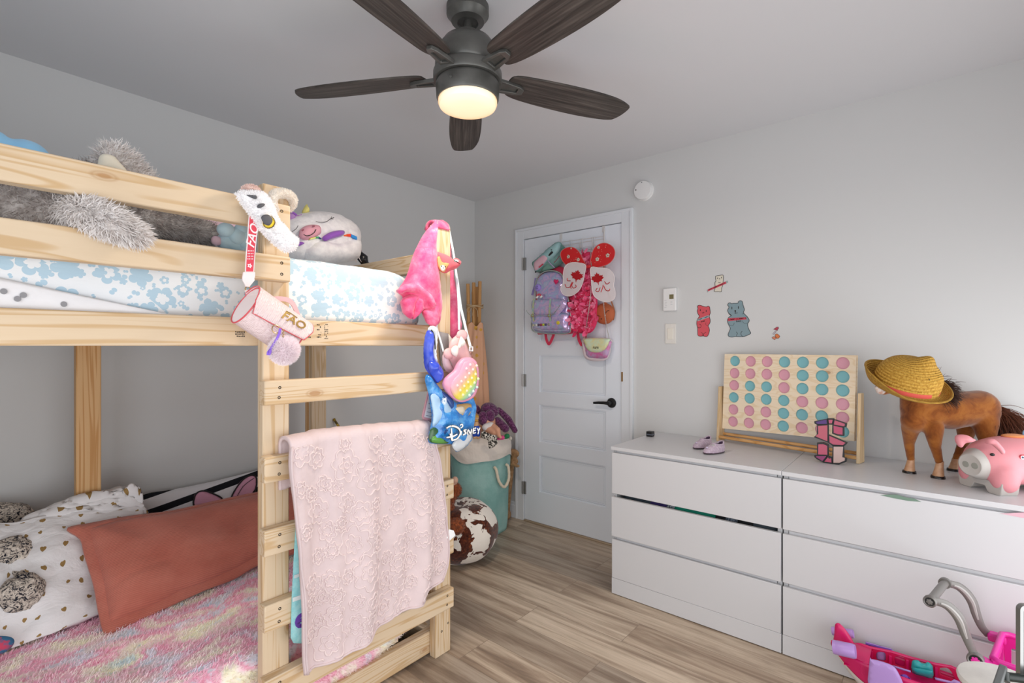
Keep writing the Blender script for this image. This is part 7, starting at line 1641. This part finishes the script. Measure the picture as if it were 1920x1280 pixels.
for k in (-1, 1): g = G(); g.lathe([(.0115, 0), (.0105, .0012), (0, .0014)], sn + sax * .0472 + sx_ * (.0145 * k) - su * .001, sax, 20, sy=1.0); g.obj('nostril', mat('nostril_grey', '#8f9088', .6), pg)
for k, nm in ((1, 'axle'), (-1, 'axle')):
    cc = Fc if k == 1 else Fc - hd * .175
    pr_ = Frame(cc, sv, (0, 0, 1)); g = G(); g.prism([(-.084, .044), (-.078, .006), (-.072, 0), (-.036, 0), (-.028, .006), (-.020, .022), (.020, .022), (.028, .006), (.036, 0), (.072, 0), (.078, .006), (.084, .044)], pr_, -.032, .032); g.obj('foot_rail', PGR, pg, bevel=.007, seg=3)
def earp(px, d, hf): 
    p = GZ(*px[0], d); fE_ = facing(p); puffy('ear', PIGM, pg, fE_, ZZ(1740, 790, 8.533, px), hf, hf * .6, res=.009, smooth=4)
earp([(425, 265), (450, 220), (540, 207), (640, 225), (720, 270), (765, 300), (700, 330), (600, 350), (550, 410), (490, 400), (440, 330)], 1.80, .010)
earp([(905, 345), (935, 290), (1010, 275), (1090, 300), (1180, 390), (1235, 470), (1225, 515), (1180, 520), (1100, 440), (1010, 370)], 1.690, .012)
p, _n = surf(pb, 1740 + 1030 / 8.533, 790 + 530 / 8.533); g = G(); g.ball(p, (.005, .0065, .0058)); g.obj('eye', BLACK, pg)
p = bc_ + V((0, 0, .086)) - hd * .01; g = G(); g.ball(p, (.040, .026, .008), Rp); lab(g.obj('coin_slot', mat('orange_plastic', '#d98a52', .45), pg), 'orange coin slot cap')
p = bc_ + V((0, 0, .082)) - hd * .085 - sv * .01; g = G(); g.tube([p + hd * (.022 * cos(q)) + V((0, 0, .004 + .016 * max(0, sin(q)))) - sv * (.01 * sin(q)) for q in [2 * pi * i / 24 for i in range(24)]], .0055, 10, closed=True); lab(g.obj('tail_ring', mat('sky_blue_plastic', '#8fb9d6', .4), pg), 'blue ring tail')
lp, nL = surf(pb, 1740 + 1500 / 8.533, 790 + 575 / 8.533); fL = Frame(lp + nL * .0012, V((0, 0, 1)).cross(nL), (0, 0, 1))
a, b = fL.at(1740 + 1530 / 8.533, 790 + 575 / 8.533); o = rrect(a - .011, b - .0085, a + .036, b + .0085, .0075); g = G(); g.prism(o, fL, -.008, .001); em = g.obj('emblem', mat('emblem_red', '#c4283a', .4), pg)
g = G(); g.prism(rrect(a - .009, b - .0062, a + .034, b + .0062, .0055), fL, .001, .0018); g.obj('emblem_field', mat('emblem_white', '#eeeae8', .4), em)
g = G(); g.text('little tikes', fL, .0098, .0018, .0024, a + .0125, b, bold=.0003); g.obj('lettering', mat('emblem_navy', '#22305e', .4), em)
# ---------------------------------------------------------------- toy plane, cart and other things at the lower right
A7 = lambda pts: ZZ(1550, 1150, 6.857, pts)
MAG = mat('hot_pink_plastic', '#d01563', .35, spec=.5); LAV = mat('lavender_plastic', '#b18fd0', .35); VIO = mat('violet_plastic', '#6e3fa8', .4); TEALP = mat('teal_plastic', '#27a0a3', .35); PWT = mat('white_toy_plastic', '#d9d4d0', .4); CER = mat('cerise_plastic', '#c40f4d', .4)
pl_ = T('toy_plane', 'hot pink toy jet with lavender wings on the floor by the chest', 'toy plane')
xf_, xn_ = 2.250, 2.140; ff5, fn5 = wallfr(xf_), wallfr(xn_)
far = ff5.poly(cm2(A7([(372, 388), (450, 395), (560, 432), (840, 490), (1100, 570), (1400, 645), (1600, 680), (1720, 735), (1800, 800), (1850, 870), (1900, 960)]), 1) if False else A7([(372, 388), (450, 395), (560, 432), (840, 490), (1100, 570), (1400, 645), (1600, 680), (1720, 735), (1800, 800), (1850, 870), (1870, 960), (1700, 960), (1400, 880), (1090, 780), (800, 680), (560, 600), (430, 560), (385, 470)]))
def rr(pts): return cm2(ff5.poly(A7(pts)), 3)
hol = [rr([(405, 445), (440, 432), (500, 440), (515, 480), (510, 545), (480, 545), (440, 510)]), rr([(640, 500), (690, 482), (745, 495), (760, 530), (755, 600), (700, 605), (645, 590)]), rr([(875, 560), (910, 535), (990, 555), (1005, 590), (1000, 675), (940, 670), (885, 645)]), rr([(1095, 620), (1130, 598), (1300, 620), (1360, 660), (1372, 720), (1365, 820), (1100, 760)]), rr([(1455, 700), (1480, 688), (1570, 700), (1650, 830), (1600, 820), (1465, 770)]), rr([(1680, 735), (1720, 750), (1752, 800), (1745, 840), (1715, 800)])]
g = G(); g.prism(far, ff5, -.005, .005, hol); g.obj('far_wall', CER, pl_, bevel=.0015)
g = G(); o = ff5.poly(A7([(376, 392), (450, 399), (560, 436), (840, 494), (1100, 574), (1400, 649), (1600, 684), (1720, 739), (1800, 804), (1850, 874), (1875, 960)])); g.tube([ff5.w(a, b, 0) for a, b in o], .0052, 8); g.obj('far_rim', MAG, pl_)
for x in (575, 820, 1040, 1410):
    q = [(x - 18, 470 + (x - 575) * .25 - 10), (x + 18, 470 + (x - 575) * .25), (x + 18, 620 + (x - 575) * .27), (x - 18, 610 + (x - 575) * .27)]; g = G(); g.prism(ff5.poly(A7(q)), ff5, .004, .011); g.obj('wall_rib', MAG, pl_, bevel=.001)
# hull lofted along the room's depth: tail at +y, nose at -y
def hull(a, q, k=1.0):                            # a: 0 tail .. 1 nose, q: -1 far rim .. 1 near rim
    y = .285 - .44 * a; w = (.060 * (1 - (1 - min(1, a / .30)) ** 2.2) * (1 - .55 * max(0, (a - .8) / .2) ** 2) + .004) * k
    zr = .172 - .008 * a + .012 * max(0, .2 - a) * 5 * .3; zb = .018 + .145 * (1 - min(1, a / .42)) ** 1.7 + .03 * max(0, (a - .85) / .15) ** 2
    t = abs(q); xx = w * (1 - (1 - t) ** 2.4) * (1 if q >= 0 else -1); z = zb + (zr - zb) * t ** 2.2
    return V((2.196 - xx, y, z))
g = G(); g.sheet(lambda u, v: hull(u, -.78 + 1.56 * v), 46, 26, .003); g.obj('belly', PWT, pl_, angle=180)
g = G(); g.sheet(lambda u, v: hull(u, .66 + .34 * v, 1.03), 46, 8, .004); g.sheet(lambda u, v: hull(u, -.66 - .34 * v, 1.03), 46, 8, .004); g.obj('fuselage_band', MAG, pl_, angle=180)
g = G(); g.sheet(lambda u, v: hull(.10 + .86 * u, -.80 + 1.60 * v).lerp(V((2.196 - .055 * (2 * v - 1) * .95, .285 - .44 * (.10 + .86 * u), .135)), 1.0), 20, 10, .003); g.obj('cabin_floor', MAG, pl_)
g = G(); g.sheet(lambda u, v: hull(.0 + .27 * u, 1 - .0 * v).lerp(hull(.0 + .27 * u, -1), v) + V((0, 0, .004 * sin(pi * v))), 12, 10, .004); g.obj('tail_deck', MAG, pl_)
fin = Frame((2.196, 0, 0), (0, -1, 0), (0, 0, 1)); fo = cm2(fin.poly(A7([(92, 350), (100, 250), (108, 140), (150, 122), (190, 150), (245, 210), (300, 290), (350, 388), (300, 400), (180, 400)])), 3); g = G(); g.puff(fo, fin, .006, .006, edge=.004, res=.01); g.obj('tail_fin', MAG, pl_, angle=180)
def eng(x, px, nm='engine'):
    p0, p1 = onx(1550 + px[0][0] / 6.857, 1150 + px[0][1] / 6.857, x), onx(1550 + px[1][0] / 6.857, 1150 + px[1][1] / 6.857, x); r = px[2]; g = G(); L_ = (p1 - p0).length
    g.lathe([(r * .75, 0), (r * .95, .001), (r, .006), (r * .98, .012), (r * 1.02, .014), (r * 1.02, L_ * .9), (r * .92, L_), (r * .6, L_ - .004), (0, L_ - .004)], p0, p1 - p0, 28); g.obj(nm, LAV, pl_)
eng(2.120, ((80, 425), (372, 490), .0235)); eng(2.262, ((66, 222), (345, 262), .0155))
wn = Frame(onx(1550 + 560 / 6.857, 1150 + 600 / 6.857, 2.10), (0, -1, 0), (0, 0, 1))
puffy('near_wing', LAV, pl_, wn, A7([(552, 605), (575, 590), (660, 605), (800, 650), (880, 700), (935, 790), (980, 890), (1010, 1000), (1000, 1080), (560, 1080)]), .004, .003, edge=.006, res=.012, smooth=2)
wf = wallfr(2.285); puffy('far_wing', LAV, pl_, wf, A7([(500, 372), (520, 366), (640, 402), (780, 440), (850, 470), (850, 640), (760, 660), (505, 560)]), .003, .003, edge=.005, res=.012, smooth=2)
g = G(); o = wf.poly(A7([(502, 378), (640, 416), (840, 468)])); g.tube([wf.w(a, b, .004) for a, b in o], .004, 8); g.obj('wing_edge', VIO, pl_)
for px in ([(640, 500), (690, 485), (745, 498), (758, 530), (752, 600), (700, 605), (645, 590)],): puffy('window_shade', LAV, pl_, ff5.shift(-.007), A7(px), .002, .002, res=.008, smooth=3)
puffy('seat', TEALP, pl_, wallfr(2.222), A7([(1095, 620), (1130, 600), (1180, 605), (1220, 640), (1270, 640), (1300, 622), (1350, 660), (1368, 720), (1362, 830), (1230, 800), (1100, 755)]), .007, .006, edge=.004, res=.009, smooth=2)
puffy('seat_cushion', TEALP, pl_, Frame(onx(1550 + 1230 / 6.857, 1150 + 760 / 6.857, 2.205), (0, -1, 0), (-.5, 0, .6)), A7([(1105, 700), (1360, 745), (1360, 820), (1110, 755)]), .006, .006, edge=.004, res=.009, smooth=0)
for px in ([(850, 665), (1080, 735), (1080, 755), (860, 690)], [(1390, 820), (1600, 870), (1640, 845), (1720, 880), (1700, 920), (1400, 850)]): puffy('seat_rail', LAV, pl_, wallfr(2.19), A7(px), .003, .003, edge=.004, res=.01, smooth=0)
P0 = onx(1550 + 1010 / 6.857, 1150 + 835 / 6.857, 2.155); g = G(); g.lathe([(.016, -.03), (.016, 0), (.013, .003), (.011, 0), (.008, .001), (.008, .010), (.0, .011)], P0, (-.3, 0, 1), 20); g.obj('cup_dial', VIO, pl_)
g = G(); nd = wallfr(2.139); o = cm2(nd.poly(A7([(430, 680), (460, 630), (520, 630), (555, 660), (555, 800), (530, 820), (470, 780), (440, 730)])), 3); g.tube([nd.w(a, b, .004) for a, b in o], .0035, 8, closed=True); g.obj('door_frame', MAG, pl_)
g = G(); g.prism(o, nd, 0, .002); g.obj('door_panel', VIO, pl_)
g = G(); 
for y in (.02, .16):
    for x in (2.165, 2.225): g.tube([(x - .006, y, .012), (x + .006, y, .012)], .012, 14); g.box((x - .003, y - .004, .012), (x + .003, y + .004, .03))
g.obj('wheels', BLACK, pl_)
# toy shopping cart
GREY = mat('silver_grey_plastic', '#75726f', .4, .2); ct_ = T('toy_cart', 'toy shopping cart with grey curved handles and a bright pink basket', 'toy cart')
MAGC = mat('bright_magenta_plastic', '#dd2b9b', .35)
A3 = lambda a, b, d: atd(1500 + a / 4.571, 1060 + b / 4.571, d)
dn, df = 1.50, 1.64
near = [A3(a, b, dn) for a, b in ((1115, 305), (1180, 310), (1260, 340), (1330, 405), (1378, 480), (1415, 580), (1460, 690), (1512, 795))]
farp = [A3(a, b, df) for a, b in ((1242, 148), (1300, 160), (1360, 180), (1425, 235), (1478, 315), (1512, 420), (1555, 520), (1610, 590))]
wv_ = (near[0] - farp[0]).normalized()
for nm, P_ in (('near_arm', near), ('far_arm', farp)):
    P_ = catmull(P_, 6, False); n_ = len(P_); g = G(); g.tube(P_, [.0085 + .008 * sin(pi * min(1, i / n_ * 1.05)) ** 2 * (i / n_) + .003 for i in range(n_)], 12, flat=.55, up=tuple((P_[-1] - P_[0]).cross(wv_)) if False else None); g.obj('handle_arm', GREY, ct_)
    dd = .0105; inn_ = [p + wv_ * .0065 for p in P_[8:-10]]; 
    g = G(); g.tube(inn_, [.0035 + .004 * sin(pi * i / len(inn_)) for i in range(len(inn_))], 8); g.obj('arm_inset', mat('pale_grey_plastic', '#a19e9b', .4), ct_)
g = G(); g.tube([farp[0], near[0]], .0115, 18); g.obj('grip', GREY, ct_)
for e in (near[0], farp[0], near[-1] + wv_ * .012):
    s_ = -wv_ if e is farp[0] else wv_; big_ = (e - near[-1]).length < .02; R_ = .021 if big_ else .0165
    g = G(); g.lathe([(R_, -.008), (R_, .006), (R_ * .85, .009), (R_ * .72, .007), (R_ * .70, .004), (0, .004)], e, s_, 28); kb = g.obj('hub', GREY, ct_)
    g = G(); g.lathe([(R_ * .68, .0), (R_ * .68, .0055), (0, .0056)], e, s_, 20); g.obj('hub_recess', BLACK, kb)
    g = G()
    for i in range(6):
        q = 2 * pi * i / 6; x = s_.orthogonal().normalized(); y = s_.cross(x); g.lathe([(R_ * .17, .004), (R_ * .17, .008), (0, .0085)], e + x * (R_ * .34 * cos(q)) + y * (R_ * .34 * sin(q)), s_, 10)
    g.lathe([(R_ * .36, .004), (R_ * .36, .0085), (0, .0095)], e, s_, 14); g.obj('hub_cap', MAGC if big_ else GREY, kb)
Np, Fp = near[-1], farp[-1]; wd = V((Fp.x - Np.x, Fp.y - Np.y, 0)); wl = wd.length; wd.normalize(); fd5 = V((wd.y, -wd.x, 0)); zt = max(Np.z, Fp.z) + .012
if fd5.y > 0: fd5 = -fd5
o0 = V((Np.x, Np.y, 0)) + fd5 * .035
def wall(fr, w, h, nm, flip=1):
    n_ = max(3, int(w / .034)); hol = []
    for i in range(n_):
        a0 = .016 + (w - .032) * i / n_ + .004; a1 = .016 + (w - .032) * (i + 1) / n_ - .004; hol.append(rrect(a0, -h + .02, a1, -.04, .004, 2))
    g = G(); g.prism([(.006, -h), (w - .006, -h), (w, 0), (0, 0)], fr, -.003, .003, hol); return g.obj(nm, MAGC, ct_, bevel=.001)
BD, BH = .26, .135
wall(Frame(o0 + V((0, 0, zt)), wd, (0, 0, 1)), wl, BH, 'basket_side'); wall(Frame(o0 + fd5 * BD + V((0, 0, zt)), wd, (0, 0, 1)), wl, BH, 'basket_side')
wall(Frame(o0 + V((0, 0, zt)), fd5, (0, 0, 1)), BD, BH, 'basket_side'); wall(Frame(o0 + wd * wl + V((0, 0, zt)), fd5, (0, 0, 1)), BD, BH, 'basket_side')
rim = [o0 + V((0, 0, zt)), o0 + wd * wl + V((0, 0, zt)), o0 + wd * wl + fd5 * BD + V((0, 0, zt)), o0 + fd5 * BD + V((0, 0, zt))]
g = G(); g.tube([p for a, b in zip(rim, rim[1:] + rim[:1]) for p in (a.lerp(b, .06), a.lerp(b, .5), a.lerp(b, .94))], .009, 10, closed=True); g.obj('basket_rim', MAGC, ct_)
fbm = Frame(o0 + V((0, 0, zt - BH)), wd, fd5); g = G(); g.prism([(0, 0), (wl, 0), (wl, BD), (0, BD)], fbm, -.003, .003); g.obj('basket_floor', MAGC, ct_)
for P_, Q_ in ((Np, o0), (Fp, o0 + wd * wl)):
    g = G(); g.bar(P_ + V((0, 0, -.002)), V((Q_.x, Q_.y, zt - .02)) + fd5 * .01, .034, .026); g.obj('bracket', MAGC, ct_, bevel=.006)
for k, j in ((0, 0), (1, 0), (0, 1), (1, 1)):
    p = o0 + wd * (wl * (.1 + .8 * k)) + fd5 * (BD * (.1 + .8 * j)); g = G(); g.tube([V((p.x, p.y, zt - BH + .004)), V((p.x, p.y, .03))], .008, 10); g.obj('leg', GREY, ct_)
    g = G(); g.tube([V((p.x, p.y, .025)) - wd * .009, V((p.x, p.y, .025)) + wd * .009], .025, 20); g.obj('wheel', MAGC, ct_, bevel=.003)
# round white side table and stand-mounted panel at the frame edge
c5 = atd(1884, 1280, 1.23); tb5 = T('toy_table', 'round white marbled top of a small toy table at the bottom right edge', 'toy table')
g = G(); g.lathe([(0, -.022), (.080, -.022), (.088, -.016), (.090, -.008), (.087, -.001), (.083, 0), (0, 0)], (c5.x, c5.y, c5.z), n=48); g.obj('top', mat('white_marble', '#d9d7d2', .35, c2='#c9c7c3', ns=7), tb5)
g = G(); g.lathe([(.06, 0), (.055, .012), (.02, .03), (.016, c5.z - .03), (.04, c5.z - .021), (0, c5.z - .021)], (c5.x, c5.y, 0), n=28); g.obj('pedestal', PWT, tb5)
sp5 = T('tablet_stand', 'black clamp stand holding a metal rimmed panel at the right edge', 'stand')
P7 = lambda a, b, d: atd(1780 + a / 7.11, 1100 + b / 7.11, d)
DKG = mat('dark_green_black', '#1d2422', .35)
g = G(); q0, q1 = P7(720, 1080, 1.14), P7(650, 1290, 1.11); g.bar(q0, q1 + (q1 - q0) * .4, .020, .014, (0, 1, 0)); g.obj('clamp_jaw', mat('grey_clamp', '#5d6061', .4), sp5, bevel=.003)
g = G(); g.tube([P7(735, 1140, 1.13), P7(745, 1260, 1.12)], .0085, 12); g.tube([P7(750, 1190, 1.13), P7(1000, 1225, 1.12), P7(1200, 1260, 1.11)], .0095, 14); g.obj('clamp_arm', DKG, sp5)
e0, e1 = P7(915, 225, 1.14), P7(950, 1190, 1.12); fx5 = (e1 - e0); pn = Frame(e0, V((.52, -.80, 0)), (0, 0, 1)); hgt = abs(e0.z - e1.z) + .02
o = rrect(0, -hgt, .16, .0, .012, 6); inr = rrect(.007, -hgt + .007, .153, -.007, .008, 6)
g = G(); g.prism(o, pn, -.006, .006, [inr]); g.obj('metal_rim', mat('metal_rim', '#9a9b9a', .3, .8), sp5)
g = G(); g.prism(inr, pn, -.003, .003); g.obj('panel', mat('dark_glossy_panel', '#2a2826', .7), sp5)
g = G(); ba = P7(1200, 1260, 1.11); g.tube([V((ba.x, ba.y, .012)), V((ba.x, ba.y, ba.z)), ], .0095, 12); g.tube([V((ba.x, ba.y, ba.z)), pn.w(.08, -hgt + .003, 0)], .008, 10); g.lathe([(.07, 0), (.07, .008), (.02, .016), (0, .016)], (ba.x, ba.y, 0), n=32); g.obj('stand_base', DKG, sp5)
finish()
